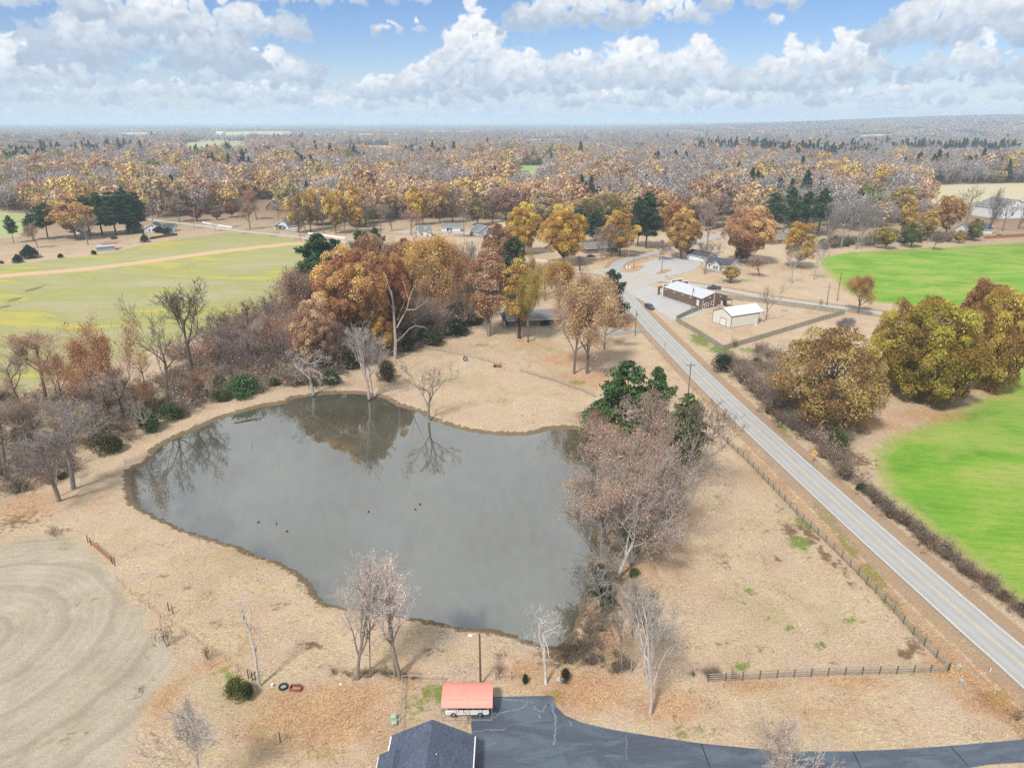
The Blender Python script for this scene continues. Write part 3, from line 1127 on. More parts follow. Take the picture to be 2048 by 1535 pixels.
# the ditch between the road bank and the pasture fence
ditch = np.exp(-((near_road - 8.0) / 1.5) ** 2) * (PX < 75) * (PY < 150) * (PX < np.interp(PY, ROAD[:, 1], ROAD[:, 0]))
gz = gz - .55 * ditch
nx_, ny_ = len(gx), len(gy)
ii = (np.arange(ny_ - 1)[:, None] * nx_ + np.arange(nx_ - 1)[None]).ravel()
gfaces = np.stack([ii, ii + 1, ii + nx_ + 1, ii + nx_], 1)
ground_me = mesh_np('ground', np.stack([PX, PY, gz], 1), gfaces, smooth=True)
ground = struct(link('ground', ground_me))


def zone(name, sdv, w=4.0):
    fattr(ground_me, name, np.clip(sdv / (2 * w), -.5, .5) + .5, 'POINT')


zone('z_left', sdn(Z_LEFT))
zone('z_track', 5.0 - np.where(mm, sd_line(PX, PY, Z_TRACK), 60), 3)
zone('z_rut', 1.3 - np.where(mm, sd_line(PX, PY, Z_RUT), 60), 1.5)
zone('z_green', np.maximum(sdn(Z_GREEN1), sdn(Z_GREEN2)), 5)
mown_sd = sdn(Z_MOWN, 60)
zone('z_mown', mown_sd, 3)
mown_c = G(-90, 1290)
fattr(ground_me, 'mown_m', np.clip(np.hypot(PX - mown_c.x, (PY - mown_c.y) * 1.0), 0, 80), 'POINT')
zone('z_shore', 1.1 - np.abs(pond_sd + .3), 1.0)
zone('z_verge', 1.7 - np.abs(road_d - 4.4), 1.2)
zone('z_ditch', ditch * 2 - .7, .6)
far = sstep(np.hypot(PX, PY), 430, 700)
ff = np.full(PX.shape, -40.0)
fg = np.zeros(PX.shape)
for p, gr in zip(FAR_FIELDS, FIELD_GREEN):
    s_ = sdn(p, 60)
    fg = np.where(s_ > -2, gr, fg)
    ff = np.maximum(ff, s_)
zone('z_field', ff, 6)
fattr(ground_me, 'fgreen', fg, 'POINT')
fattr(ground_me, 'z_wood', far * (ff < 0), 'POINT')


def blob_field(spots):
    """soft patches: place in the photograph, radius across and along in metres, strength"""
    out = np.zeros(PX.shape)
    for (u, v, ra, rb, k) in spots:
        c = G(u, v)
        out = np.maximum(out, k * np.exp(-(((PX - c.x) / ra) ** 2 + ((PY - c.y) / rb) ** 2)))
    return out


LITTER = [(640, 1440, 12, 7, .9), (700, 1390, 9, 3.5, .9), (560, 1400, 6, 3, .75), (1180, 1380, 8, 5, 1), (1330, 1410, 6, 4, .9), (1230, 1290, 4, 7, .8), (1060, 1340, 5, 4, .75),
          (1500, 1370, 7, 2.2, .9), (1700, 1365, 8, 2.0, .8), (1900, 1340, 4, 4, 1), (1980, 1400, 5, 4, .9), (1650, 1420, 12, 5, .55), (1130, 720, 12, 10, .9), (1060, 690, 10, 8, .7),
          (1180, 760, 12, 12, .8), (1250, 640, 8, 12, .8), (820, 690, 14, 5, .8), (900, 660, 14, 6, .6), (60, 1010, 10, 8, .8), (500, 1270, 2, 8, .6), (330, 1400, 3, 6, .8), (420, 1330, 4, 3, .7),
          (1750, 850, 12, 6, .9), (1850, 830, 14, 6, .9), (1240, 520, 30, 16, .8), (1320, 505, 14, 10, .9), (1500, 545, 8, 8, .5), (200, 1000, 5, 7, .55), (440, 810, 14, 5, .5), (1700, 650, 12, 8, .6)]
LUSH = [(1155, 765, 2.6, 1.8, 1), (1480, 1330, 1.5, .9, 1), (1580, 1255, 1.0, .7, .8), (1660, 1250, .9, .7, .7), (1720, 1140, 1.2, 2.0, .8), (1745, 1170, 1, 1.2, .8), (1650, 1030, 1, 3, .8),
        (1990, 1390, 2.2, 1.6, .9), (1060, 680, 9, 5, .45), (1100, 700, 8, 5, .4), (130, 1098, 1.5, 1, .6), (450, 1345, 2.5, 2, .5), (1400, 680, 3.5, 9, .85), (1440, 700, 4, 5, .9), (780, 710, 5, 3, .5),
        (960, 690, 6, 3, .5), (1020, 600, 6, 6, .3), (1490, 560, 8, 5, .55), (1450, 565, 7, 4, .5), (1600, 575, 8, 6, .4), (1380, 1460, 4, 1.6, .5), (1430, 1420, 2, 1.5, .4), (870, 1385, 3, 2.5, .7),
        (830, 1410, 2.5, 2.5, .5), (1110, 1390, 1.8, 1.5, .7), (640, 1500, 4, 2, .45), (1540, 1450, 3, 1.2, .45), (1500, 700, 6, 4, .6), (1480, 640, 5, 4, .5), (600, 1260, 4, 2, .15), (1560, 850, 1.2, 5, .6), (1600, 920, 1.2, 6, .6)]
SOIL = [(1580, 1060, 2.0, 4, .8), (1560, 1020, 1.5, 3, .6), (1680, 1130, 1.5, 4, .6), (30, 1040, 8, 6, .6), (120, 1060, 4, 2, .55), (150, 1210, 1, 1, .6), (1640, 470, 5, 5, .4), (640, 1330, 3, 1, .5), (700, 1340, 3, 1.2, .6),
        (1120, 1310, 5, 3, .8), (1200, 1250, 4, 6, .7), (1700, 700, 8, 5, .6), (1480, 740, 4, 6, .7), (1700, 850, 6, 6, .8), (1720, 920, 4, 6, .7), (280, 1380, 2, 3, .5), (300, 1300, 1.5, 4, .4), (940, 545, 20, 10, .4), (960, 470, 26, 14, .8)]
LUSH += [(1655, 1035, 1.3, 6, 1), (1700, 1090, 1.2, 5, 1), (1745, 1150, 1.5, 5, 1), (1785, 1205, 1.4, 4, .9), (1600, 1085, 2.5, 3, .8), (1610, 1050, 2.2, 4, .7), (1840, 1265, 1.2, 3, .8), (1560, 860, 1.4, 6, .9), (1620, 930, 1.3, 6, .9),
         (1500, 1180, 1.5, 1.2, .7), (1440, 1290, 1.4, .9, .7), (1520, 1300, 1.2, .9, .6), (1640, 1290, 1.3, .9, .7), (1700, 1240, 1.6, 1, .7), (1540, 1240, 1.2, 1, .6), (600, 1170, 2.0, 1.2, .5), (330, 1150, 1.5, 1, .6), (420, 1200, 1.6, 1, .5), (700, 1290, 2, 1, .5),
         (900, 760, 6, 3, .4), (1000, 800, 6, 3, .35), (1180, 830, 3, 3, .5), (180, 1210, 1.5, 4, .38), (150, 1470, 2.5, 2.5, .38)]
SOIL += [(1620, 1070, 1.6, 5, .8), (1650, 1110, 1.4, 5, .75), (1700, 1160, 1.2, 4, .7), (1560, 1120, 1.4, 3, .55), (1530, 1060, 2, 3, .5), (1830, 1290, 1.6, 2.5, .8), (1810, 1310, 1.4, 2, .8), (1450, 1120, 2, 5, .5), (560, 1210, 3, 2, .5), (430, 1250, 3, 2, .5),
         (620, 1290, 4, 1.6, .6), (860, 1300, 4, 1.5, .5), (260, 1110, 3, 1.6, .5), (1000, 1310, 3, 1.6, .5), (700, 1440, 4, 2, .5), (560, 1470, 4, 2, .5)]
LIT_TREES = []           # leaf fall under crowns, filled in when the trees stand


# ------------------------------------------------------------------ ground cover
def ground_material():
    mt, n = new_mat('meadow')
    geo = n.node('ShaderNodeNewGeometry')
    P = geo.outputs['Position']
    flatP = n.vm('MULTIPLY', P, (1, 1, 0))
    nA = n.noise(flatP, .035, 3, .55)
    nB = n.noise(flatP, .16, 5, .62, .4)
    nC = n.noise(flatP, .75, 6, .66, .5)
    nD = n.noise(flatP, 3.2, 5, .72)
    nE = n.noise(n.vm('MULTIPLY', flatP, (1, 1, 0)), 11.0, 3, .75)
    strk = n.noise(n.vm('MULTIPLY', flatP, (.9, 2.6, 1)), 1.6, 5, .7, 1.6)
    fine = n.m('MULTIPLY_ADD', n.m('ADD', nD, nE), .5, 0)

    def mask(name, amp=.5, lo=.42, hi=.58, ns=nC):
        return n.ss(n.m('ADD', n.attr(name), n.m('MULTIPLY', n.m('SUBTRACT', ns, .5), amp)), lo, hi)

    # dry autumn grass
    dry = n.ramp(n.m('MULTIPLY_ADD', fine, .42, n.m('MULTIPLY', strk, .58)), [(.34, (.118, .084, .048)), (.43, (.285, .213, .136)), (.52, (.430, .338, .224)), (.64, (.60, .50, .355))])
    rosy = n.ramp(fine, [(.34, (.165, .112, .080)), (.48, (.370, .272, .198)), (.62, (.54, .42, .32))])
    c = n.mix(n.ss(nB, .42, .62), dry, rosy)
    c = n.mix(n.m('MULTIPLY', n.ss(nA, .5, .68), .35), c, n.ramp(fine, [(.3, (.12, .10, .045)), (.6, (.34, .30, .14))]))
    pale = n.ss(n.noise(flatP, .42, 5, .7, .9), .56, .72)
    c = n.mix(n.m('MULTIPLY', pale, .55), c, n.ramp(fine, [(.3, (.28, .20, .12)), (.65, (.60, .47, .31))]))
    worn = n.ss(n.noise(n.vm('MULTIPLY', flatP, (1, .55, 1)), .085, 4, .6, 1.0), .54, .70)
    brn = n.ss(n.noise(flatP, .06, 5, .62, .7), .52, .68)
    c = n.mix(n.m('MULTIPLY', brn, .55), c, n.ramp(fine, [(.34, (.17, .105, .06)), (.62, (.43, .31, .20))]))
    c = n.mix(n.m('MULTIPLY', worn, .75), c, n.ramp(fine, [(.34, (.25, .195, .13)), (.62, (.56, .465, .345))]))
    tuft = n.ss(n.noise(flatP, .55, 6, .72, .8), .58, .70)
    c = n.mix(n.m('MULTIPLY', tuft, .8), c, n.ramp(fine, [(.3, (.075, .052, .026)), (.65, (.22, .155, .08))]))
    # olive pasture on the left
    lf = n.noise(n.vm('MULTIPLY', flatP, (.35, 1.0, 1)), .045, 5, .6, .8)
    left = n.ramp(lf, [(.30, (.325, .295, .175)), (.44, (.290, .275, .140)), (.54, (.250, .260, .092)), (.62, (.365, .325, .065)), (.74, (.31, .29, .14))])
    left = n.mix(n.m('MULTIPLY', n.ss(nC, .35, .7), .3), left, (.33, .29, .17, 1))
    left = n.vm('SCALE', left, s=n.m('MULTIPLY_ADD', fine, .6, .7))
    c = n.mix(mask('z_left', .35), c, left)
    c = n.mix(mask('z_track', .5), c, n.ramp(fine, [(.3, (.36, .23, .125)), (.65, (.56, .40, .25))]))
    c = n.mix(n.m('MULTIPLY', mask('z_rut', .7), .75), c, (.14, .10, .05, 1))
    # sown green on the right
    gl = n.noise(n.vm('MULTIPLY', flatP, (.5, 1.0, 1)), .06, 4, .55, .6)
    green = n.ramp(gl, [(.32, (.085, .205, .016)), (.48, (.130, .265, .026)), (.60, (.195, .290, .045)), (.74, (.285, .295, .085))])
    green = n.mix(n.m('MULTIPLY', n.ss(nB, .55, .75), .35), green, (.30, .27, .11, 1))
    dr_ = n.noise(n.vm('MULTIPLY', flatP, (.35, 2.2, 1)), .9, 5, .7, .8)
    rows = n.m('SINE', n.m('MULTIPLY_ADD', n.node('ShaderNodeSeparateXYZ', {0: flatP}).outputs[1], 2.1, n.m('MULTIPLY_ADD', n.node('ShaderNodeSeparateXYZ', {0: flatP}).outputs[0], .5, n.m('MULTIPLY', nA, 6.0))))
    green = n.vm('SCALE', green, s=n.m('MULTIPLY_ADD', rows, .035, 1.0))
    green = n.mix(n.m('MULTIPLY', n.ss(dr_, .50, .68), .45), green, (.060, .150, .012, 1))
    green = n.mix(n.m('MULTIPLY', n.ss(dr_, .46, .30), .35), green, (.32, .33, .11, 1))
    green = n.vm('SCALE', green, s=n.m('MULTIPLY_ADD', fine, 1.3, .38))
    green = n.mix(n.m('MULTIPLY', n.ss(n.noise(flatP, .03, 5, .65, .8), .46, .66), .42), green, (.33, .32, .10, 1))
    sp = n.ss(n.noise(flatP, .11, 3, .5), .70, .735)
    green = n.mix(n.m('MULTIPLY', sp, .6), green, (.26, .20, .10, 1))
    c = n.mix(mask('z_green', 1.1, .34, .70, nC), c, n.mix(mask('z_green', .8, .60, 1.0, nB), n.mix(.5, green, (.34, .27, .12, 1)), green))
    # mown field with the turns of the mower
    mm_ = n.attr('mown_m')
    rings = n.m('SINE', n.m('MULTIPLY_ADD', mm_, 4.2, n.m('MULTIPLY', nB, 5.0)))
    mown = n.ramp(n.m('MULTIPLY_ADD', fine, .7, n.m('MULTIPLY_ADD', rings, .013, n.m('MULTIPLY', nB, .3))), [(.33, (.215, .180, .130)), (.5, (.335, .290, .220)), (.66, (.47, .425, .345))])
    mown = n.mix(n.m('MULTIPLY', n.ss(n.noise(flatP, .22, 4, .6), .58, .72), .4), mown, (.21, .20, .085, 1))
    mown = n.mix(n.m('MULTIPLY', n.ss(n.m('SINE', n.m('MULTIPLY_ADD', mm_, .9, n.m('MULTIPLY', nB, 4.0))), .70, .98), .26), mown, (.185, .135, .085, 1))
    c = n.mix(mask('z_mown', .55, .4, .6, nB), c, mown)
    # fresh green weeds
    c = n.mix(n.ss(n.m('ADD', n.attr('lush'), n.m('MULTIPLY', n.m('SUBTRACT', nC, .5), 1.6)), .28, .62), c, n.ramp(fine, [(.3, (.07, .105, .018)), (.65, (.20, .235, .065))]))
    # bare soil and matted dark grass
    c = n.mix(n.ss(n.m('ADD', n.attr('soil'), n.m('MULTIPLY', n.m('SUBTRACT', nC, .5), 1.7)), .35, .7), c, n.ramp(fine, [(.3, (.070, .045, .026)), (.65, (.21, .135, .08))]))
    # fallen leaves
    vo = n.node('ShaderNodeTexVoronoi', {'Vector': flatP, 'Scale': 5.5})
    lcol = n.ramp(n.node('ShaderNodeSeparateXYZ', {0: vo.outputs['Color']}).outputs[0], [(0.0, (.17, .075, .035)), (.35, (.32, .145, .06)), (.7, (.43, .22, .095)), (1.0, (.52, .34, .17))])
    lcol = n.vm('SCALE', lcol, s=n.m('MULTIPLY_ADD', fine, .9, .5))
    c = n.mix(n.m('MULTIPLY', n.ss(n.m('ADD', n.attr('litter'), n.m('MULTIPLY', n.m('SUBTRACT', n.m('MULTIPLY_ADD', nC, .6, n.m('MULTIPLY', nD, .4)), .5), 1.9)), .24, .90), .62), c, lcol)
    # road verge, shore and ditch
    c = n.mix(n.m('MULTIPLY', mask('z_verge', .9), .75), c, n.ramp(fine, [(.3, (.12, .075, .045)), (.65, (.36, .25, .165))]))
    c = n.mix(n.m('MULTIPLY', mask('z_ditch', .8), .5), c, n.ramp(fine, [(.3, (.14, .07, .03)), (.65, (.38, .22, .10))]))
    c = n.mix(n.m('MULTIPLY', mask('z_shore', 1.5), .8), c, n.ramp(fine, [(.3, (.035, .026, .014)), (.65, (.13, .095, .05))]))
    # woodland floor and far fields
    c = n.mix(n.m('MULTIPLY', n.attr('z_wood'), .85), c, n.ramp(nB, [(.3, (.10, .062, .035)), (.7, (.24, .155, .09))]))
    fcol = n.mix(n.attr('fgreen'), (.42, .36, .24, 1), (.235, .30, .115, 1))
    c = n.mix(n.ss(n.attr('z_field'), .45, .55), c, fcol)
    h = n.m('MULTIPLY_ADD', nD, .6, n.m('MULTIPLY_ADD', nE, .35, n.m('MULTIPLY', nC, .9)))
    finish(n, pbr(n, c, .95, 0, .08, h, .75, .30))
    return mt


ground_me.materials.append(ground_material())


def water_material():
    mt, n = new_mat('pond_water')
    geo = n.node('ShaderNodeNewGeometry')
    P = geo.outputs['Position']
    silt = n.noise(P, .05, 3, .5)
    col = n.mix(n.ss(silt, .35, .7), (.056, .056, .038, 1), (.070, .072, .054, 1))
    r1 = n.noise(n.vm('MULTIPLY', P, (1, 1.6, 1)), 1.4, 3, .55, .3)
    bp = n.node('ShaderNodeBump', {'Height': r1, 'Strength': .022, 'Distance': .05}).outputs[0]
    sh = n.node('ShaderNodeBsdfPrincipled', {'Base Color': col, 'Roughness': .02, 'IOR': 2.9, 'Normal': bp}).outputs[0]
    finish(n, sh)
    return mt


def flat_poly(name, pts, z, mat, uv=None):
    me = bpy.data.meshes.new(name)
    bm = bmesh.new()
    vs = [bm.verts.new((p[0], p[1], z)) for p in pts]
    f = bm.faces.new(vs)
    bmesh.ops.triangulate(bm, faces=[f])
    bmesh.ops.recalc_face_normals(bm, faces=bm.faces)
    for f in bm.faces:
        if f.normal.z < 0:
            f.normal_flip()
    bm.to_mesh(me)
    bm.free()
    me.materials.append(mat)
    return link(name, me)


wc = POND.mean(0)
wd = POND - wc
pond = struct(flat_poly('pond', wc + wd * (1 + 1.6 / np.linalg.norm(wd, axis=1, keepdims=True)), WATER_Z, water_material()))


# ------------------------------------------------------------------ roads and paving
def ribbon(name, line, w0, w1, z, mat, parent=None):
    """strip along a line between two offsets to its right; u runs across, v along"""
    L = np.asarray(line)
    t = np.gradient(L, axis=0)
    t /= np.linalg.norm(t, axis=1, keepdims=True)
    rgt = np.stack([t[:, 1], -t[:, 0]], 1)
    nc = max(2, int(abs(w1 - w0) / 1.2) + 1)
    offs = np.linspace(w0, w1, nc)
    V = np.concatenate([np.c_[L + rgt * o, np.full(len(L), z)] for o in offs])
    nL = len(L)
    fs = []
    for k in range(nc - 1):
        a = np.arange(nL - 1) + k * nL
        fs.append(np.stack([a, a + nL, a + nL + 1, a + 1], 1))
    F = np.concatenate(fs)
    me = mesh_np(name, V, F, [mat])
    s = np.r_[0, np.cumsum(np.linalg.norm(np.diff(L, axis=0), axis=1))]
    uv = me.uv_layers.new(name='UVMap')
    U = np.concatenate([np.c_[np.full(nL, (o - w0) / (w1 - w0)), s] for o in offs])
    uv.data.foreach_set('uv', U[F.ravel()].astype(np.float32).ravel())
    return link(name, me, parent)


def road_material(name, base, tracks=True, seal=.0, tint=(1, 1, 1)):
    mt, n = new_mat(name)
    tcn = n.node('ShaderNodeTexCoord')
    u = n.node('ShaderNodeSeparateXYZ', {0: tcn.outputs['UV']})
    P = n.node('ShaderNodeNewGeometry').outputs['Position']
    n1 = n.noise(P, 9.0, 5, .75)
    n2 = n.noise(n.vm('MULTIPLY', tcn.outputs['UV'], (6, .06, 1)), 3.0, 4, .6)
    n3 = n.noise(P, .25, 4, .6)
    f = n.m('MULTIPLY_ADD', n1, .28, n.m('MULTIPLY_ADD', n2, .3, n.m('MULTIPLY_ADD', n3, .25, .58)))
    if tracks:
        wv = n.m('COSINE', n.m('MULTIPLY', u.outputs[0], 8 * math.pi))
        f = n.m('MULTIPLY', f, n.m('MULTIPLY_ADD', wv, .055, 1.0))
    c = n.vm('SCALE', (*[base * t for t in tint], 1), s=f)
    finish(n, pbr(n, c, .88, 0, .2, n1, .3, .02))
    return mt


M['road'] = road_material('old_asphalt', .295, tint=(1.0, .99, .96))
M['side'] = road_material('side_road_asphalt', .33, False, tint=(1.05, .97, .87))
M['white_paint'] = plain('road_paint_white', (.56, .56, .53), .7, var=.35, scale=3)
M['yellow_paint'] = plain('road_paint_yellow', (.48, .37, .17), .7, var=.5, scale=4)
M['gravel'] = road_material('gravel', .345, False, tint=(1.0, .98, .95))

road = struct(ribbon('road', ROAD, -3.35, 3.35, .085, M['road']))
struct(ribbon('edge_line', ROAD[:54], -3.06, -2.96, .095, M['white_paint'], road))
struct(ribbon('edge_line', ROAD[:50], 2.96, 3.06, .095, M['white_paint'], road))
for o_ in (-.17, .07):
    struct(ribbon('centre_line', ROAD[:50], o_, o_ + .10, .095, M['yellow_paint'], road))
struct(ribbon('side_road', WEST, -3.1, 3.1, .070, M['side']))
struct(ribbon('side_road', EAST, -3.0, 3.0, .060, M['side']))


def rough_edge(pts, seed, amp=.35, n=6):
    rr = np.random.default_rng(seed)
    Lc = smooth_line(pts, n, True)
    return Lc + rr.normal(0, amp, Lc.shape)


PAVED = []


def paved(name, pts, z, mat):
    PAVED.append(np.asarray(pts))
    return struct(flat_poly(name, pts, z, mat))


paved('road_apron', rough_edge(px_poly([(1186, 541), (1240, 536), (1290, 545), (1335, 556), (1300, 568), (1262, 583), (1244, 580), (1212, 556)]), 1, .2), .050, M['side'])
paved('gravel_lot', rough_edge(px_poly([(1258, 582), (1290, 570), (1322, 580), (1402, 620), (1352, 642), (1336, 635), (1300, 610), (1275, 596)]), 2), .030, M['gravel'])
paved('gravel_lot', rough_edge(px_poly([(1245, 541), (1278, 529), (1330, 512), (1375, 512), (1402, 526), (1372, 545), (1322, 553), (1282, 556)]), 3), .036, M['gravel'])
isl = plain('island_grass', (.33, .22, .125), .95, var=.4, scale=1.5)
struct(flat_poly('traffic_island', rough_edge(px_poly([(1242, 541), (1262, 533), (1288, 531), (1276, 541), (1256, 544)]), 4, .1), .12, isl))
struct(flat_poly('traffic_island', rough_edge(px_poly([(1312, 546), (1326, 539), (1343, 539), (1330, 546), (1318, 548)]), 5, .1), .11, isl))
M['drive2'] = road_material('grey_drive', .22, False)
struct(ribbon('house_drive', smooth_line(px_poly([(1292, 660), (1255, 664), (1210, 668), (1150, 662), (1100, 652)]), 5), -1.9, 1.9, .045, M['drive2']))
struct(ribbon('far_drive', smooth_line(px_poly([(1400, 480), (1440, 474), (1500, 470)]), 4), -2, 2, .045, M['side']))
struct(ribbon('far_drive', smooth_line(px_poly([(345, 447), (300, 452), (250, 458), (200, 464), (150, 476)]), 4), -1.8, 1.8, .04, M['side']))
struct(ribbon('far_drive', smooth_line(px_poly([(1020, 478), (960, 470), (900, 464), (850, 466), (780, 462)]), 4), -3.5, 3.5, .04, M['gravel']))


def driveway_material():
    mt, n = new_mat('sealed_asphalt')
    P = n.node('ShaderNodeNewGeometry').outputs['Position']
    n1 = n.noise(P, 14, 5, .75)
    n2 = n.noise(n.vm('MULTIPLY', P, (.35, 1, 1)), .35, 5, .6, .6)
    wet = n.ss(n2, .44, .62)
    c = n.mix(wet, (.052, .062, .088, 1), (.074, .100, .125, 1))
    c = n.vm('SCALE', c, s=n.m('MULTIPLY_ADD', n1, .7, .62))
    # pale washed-out streaks where the seal coat has worn
    st_ = n.noise(n.vm('MULTIPLY', P, (.25, 1.2, 1)), .55, 5, .65, 1.2)
    c = n.mix(n.m('MULTIPLY', n.ss(n.m('ABSOLUTE', n.m('SUBTRACT', st_, .5)), .022, .0), .12), c, (.20, .22, .24, 1))
    finish(n, pbr(n, c, .62, 0, .45, n1, .25, .02))
    return mt


M['drive'] = driveway_material()
DRIVE = np.array(list(px_poly([(945, 1393), (1000, 1393), (1060, 1392), (1104, 1391), (1112, 1412), (1130, 1430), (1165, 1445), (1225, 1459), (1300, 1471), (1400, 1486), (1500, 1496), (1600, 1502),
                               (1700, 1502), (1800, 1498), (1900, 1491), (2016, 1481), (2100, 1472)])) + [(67.0, 71.5), (70, 66), (60, 61.0)] +
                 list(px_poly([(2048, 1524), (1980, 1528), (1880, 1545), (1760, 1556), (1600, 1563), (1500, 1600)])) + [(18, 49.5), (-4.3, 49.5), (-4.3, 63.5)] + list(px_poly([(942, 1450)])))
driveway = paved('driveway', DRIVE, .06, M['drive'])
M['patch'] = plain('worn_asphalt', (.125, .138, .16), .8, var=.5, scale=3)
for k, (pts, w) in enumerate([([(990, 1397), (1025, 1400), (1055, 1404), (1068, 1408)], .28), ([(1055, 1395), (1058, 1404), (1068, 1406), (1071, 1418), (1085, 1424)], .3),
                              ([(1084, 1424), (1090, 1412), (1098, 1409), (1106, 1411)], .3), ([(1078, 1434), (1084, 1426)], .35), ([(1106, 1402), (1107, 1420), (1111, 1440), (1110, 1470), (1108, 1492)], .34),
                              ([(984, 1438), (1005, 1424), (1040, 1418), (1056, 1405)], .35), ([(942, 1466), (970, 1461), (1010, 1458)], .22), ([(960, 1497), (985, 1488), (1000, 1482)], .2),
                              ([(1142, 1440), (1141, 1452)], .3), ([(1253, 1470), (1253, 1520)], .16), ([(1210, 1512), (1248, 1512)], .18)]):
    pl_ = smooth_line(px_poly(pts), 7)
    pl_ = pl_ + np.random.default_rng(k).normal(0, .07, pl_.shape)
    struct(ribbon('crack_patch', pl_, -w * .4, w * .4, .072 + .002 * k, M['patch'], driveway))
M['seam'] = plain('tar_seam', (.02, .024, .034), .6, var=.3)
for pts in ([(1402, 1486), (1420, 1535)], [(1706, 1502), (1726, 1545)], [(1900, 1491), (1935, 1530)]):
    struct(ribbon('drive_seam', smooth_line(px_poly(pts), 5), -.07, .07, .070, M['seam'], driveway))

# bed the ground level under everything that is paved
for pv in PAVED:
    s_ = sdn(pv, 10)
    gz = np.where(s_ > -1.3, np.minimum(gz, -.02), gz)
hd = smooth_line(px_poly([(1292, 660), (1255, 664), (1210, 668), (1150, 662), (1100, 652)]), 5)
gz = np.where((sd_line(PX, PY, hd) < 3.2) & near, np.minimum(gz, -.02), gz)
ground_me.vertices.foreach_set('co', np.stack([PX, PY, gz], 1).astype(np.float32).ravel())
ground_me.update()

# ------------------------------------------------------------------ trees
GOLD, YEL, OCHRE = (.44, .235, .030), (.50, .30, .030), (.34, .185, .050)
RUST, BROWN, TAN, SALMON = (.30, .115, .035), (.27, .145, .060), (.35, .205, .095), (.36, .195, .120)
OLIVE, RED, PINK, ORANGE = (.215, .150, .022), (.27, .085, .030), (.27, .165, .135), (.38, .165, .035)
PINE, DKGREEN, GREEN, YGREEN = (.036, .072, .026), (.034, .052, .018), (.055, .090, .020), (.135, .145, .025)
GREY, PALE, PURP, DARK = (.215, .190, .170), (.36, .325, .285), (.165, .125, .115), (.115, .090, .072)
NTREE = [0]


def plant(kind, u, v, vtop, wpx, col, name, label, group=None, bark=None, cat='tree', lean=None, y=None, x=None, leafdrop=None):
    """one tree or shrub: base at a place of the photograph, top row, crown width in pixels"""
    if y is None:
        b = G(u, v)
    else:
        b = Vector((x, y, float(terrain(x, y))))
    hgt = max(.5, ZT(vtop, b.y) - b.z) if vtop < 3000 else vtop - 3000
    wid = WM(wpx, b.y, hgt * .5)
    tr, cr, H0, W0 = PROTO[kind]
    k = NTREE[0]
    NTREE[0] += 1
    rr = random.Random(k * 7 + 3)
    t = thing(name, label, cat, (b.x, b.y, b.z - .05), rr.uniform(0, 6.283), group)
    t.scale = (wid / W0, wid / W0, hgt / H0)
    if lean:
        t.rotation_mode = 'XYZ'
        t.rotation_euler = (R(lean[1]), R(lean[0]), t.rotation_euler[2])
    leafless = tr.name.startswith(('bare', 'gnarled', 'thin', 'dead', 'mid_bare'))
    o1 = link('stem' if cat in ('bush', 'shrub') else 'trunk', tr, t)
    o2 = link('crown', cr, t)
    o1.color = (*(bark or (col if leafless else (.135, .105, .085))), 1)
    o2.color = (*col, 1)
    if leafdrop is None:
        leafdrop = 0 if leafless or 'pine' in kind or cat != 'tree' else .6
    if leafdrop and b.y < 420:
        LIT_TREES.append((b.x, b.y, wid * .55, leafdrop))
    return t


PL = plant
# --- foreground, along the near shore
PL('dead', 520, 1372, 1186, 120, (.44, .41, .37), 'dead_tree', 'dead grey tree with a forked top beside the tyre and the green bush', lean=(-3, 0))
PL('thin', 408, 1612, 1390, 160, (.42, .38, .35), 'bare_tree', 'fine-twigged grey tree at the bottom edge, left of the lone wooden post')
PL('bare_2', 716, 1358, 1122, 150, (.50, .45, .41), 'bare_tree', 'left of the two dark-trunked bare trees by the near shore', bark=(.22, .18, .155), lean=(-5, 0))
PL('thin', 741, 1353, 1108, 135, (.48, .43, .39), 'bare_tree', 'right of the two dark-trunked bare trees by the near shore', bark=(.20, .165, .145), lean=(-2, 0))
PL('pale', 790, 1352, 1098, 150, (.62, .44, .33), 'maple_tree', 'pale salmon-leaved tree by the near shore, next to the bare pair', bark=(.24, .20, .17), lean=(0, 0))
PL('pale', 800, 1356, 1105, 165, (.64, .47, .35), 'maple_tree', 'salmon-leaved tree leaning right over the near shore, left of the red carport', bark=(.24, .20, .17), lean=(6, 0))
PL('gnarled', 1092, 1368, 1204, 138, (.50, .46, .42), 'bare_tree', 'small bare tree with pale lichened trunk above the asphalt turning area')
PL('bare_2', 1300, 1428, 1172, 165, (.42, .38, .34), 'bare_tree', 'bare tree with a pale trunk on the lawn right of the asphalt turning area')
PL('thin', 1262, 1345, 1135, 110, (.33, .30, .27), 'bare_tree', 'slim bare tree with whitish top between the pond corner and the board fence', lean=(-3, 0))
PL('bare_3', 1245, 1340, 1190, 80, (.26, .225, .20), 'bare_tree', 'thin leaning bare tree nearest the pond outlet', lean=(-10, 0))
PL('thin', 1290, 1350, 1165, 135, (.27, .235, .21), 'bare_tree', 'bare tree behind the pale-trunked lawn tree, left of the board fence end')
PL('thin', 1545, 1640, 1420, 200, (.46, .38, .32), 'bare_tree', 'bare spreading tree at the bottom edge over the asphalt drive')
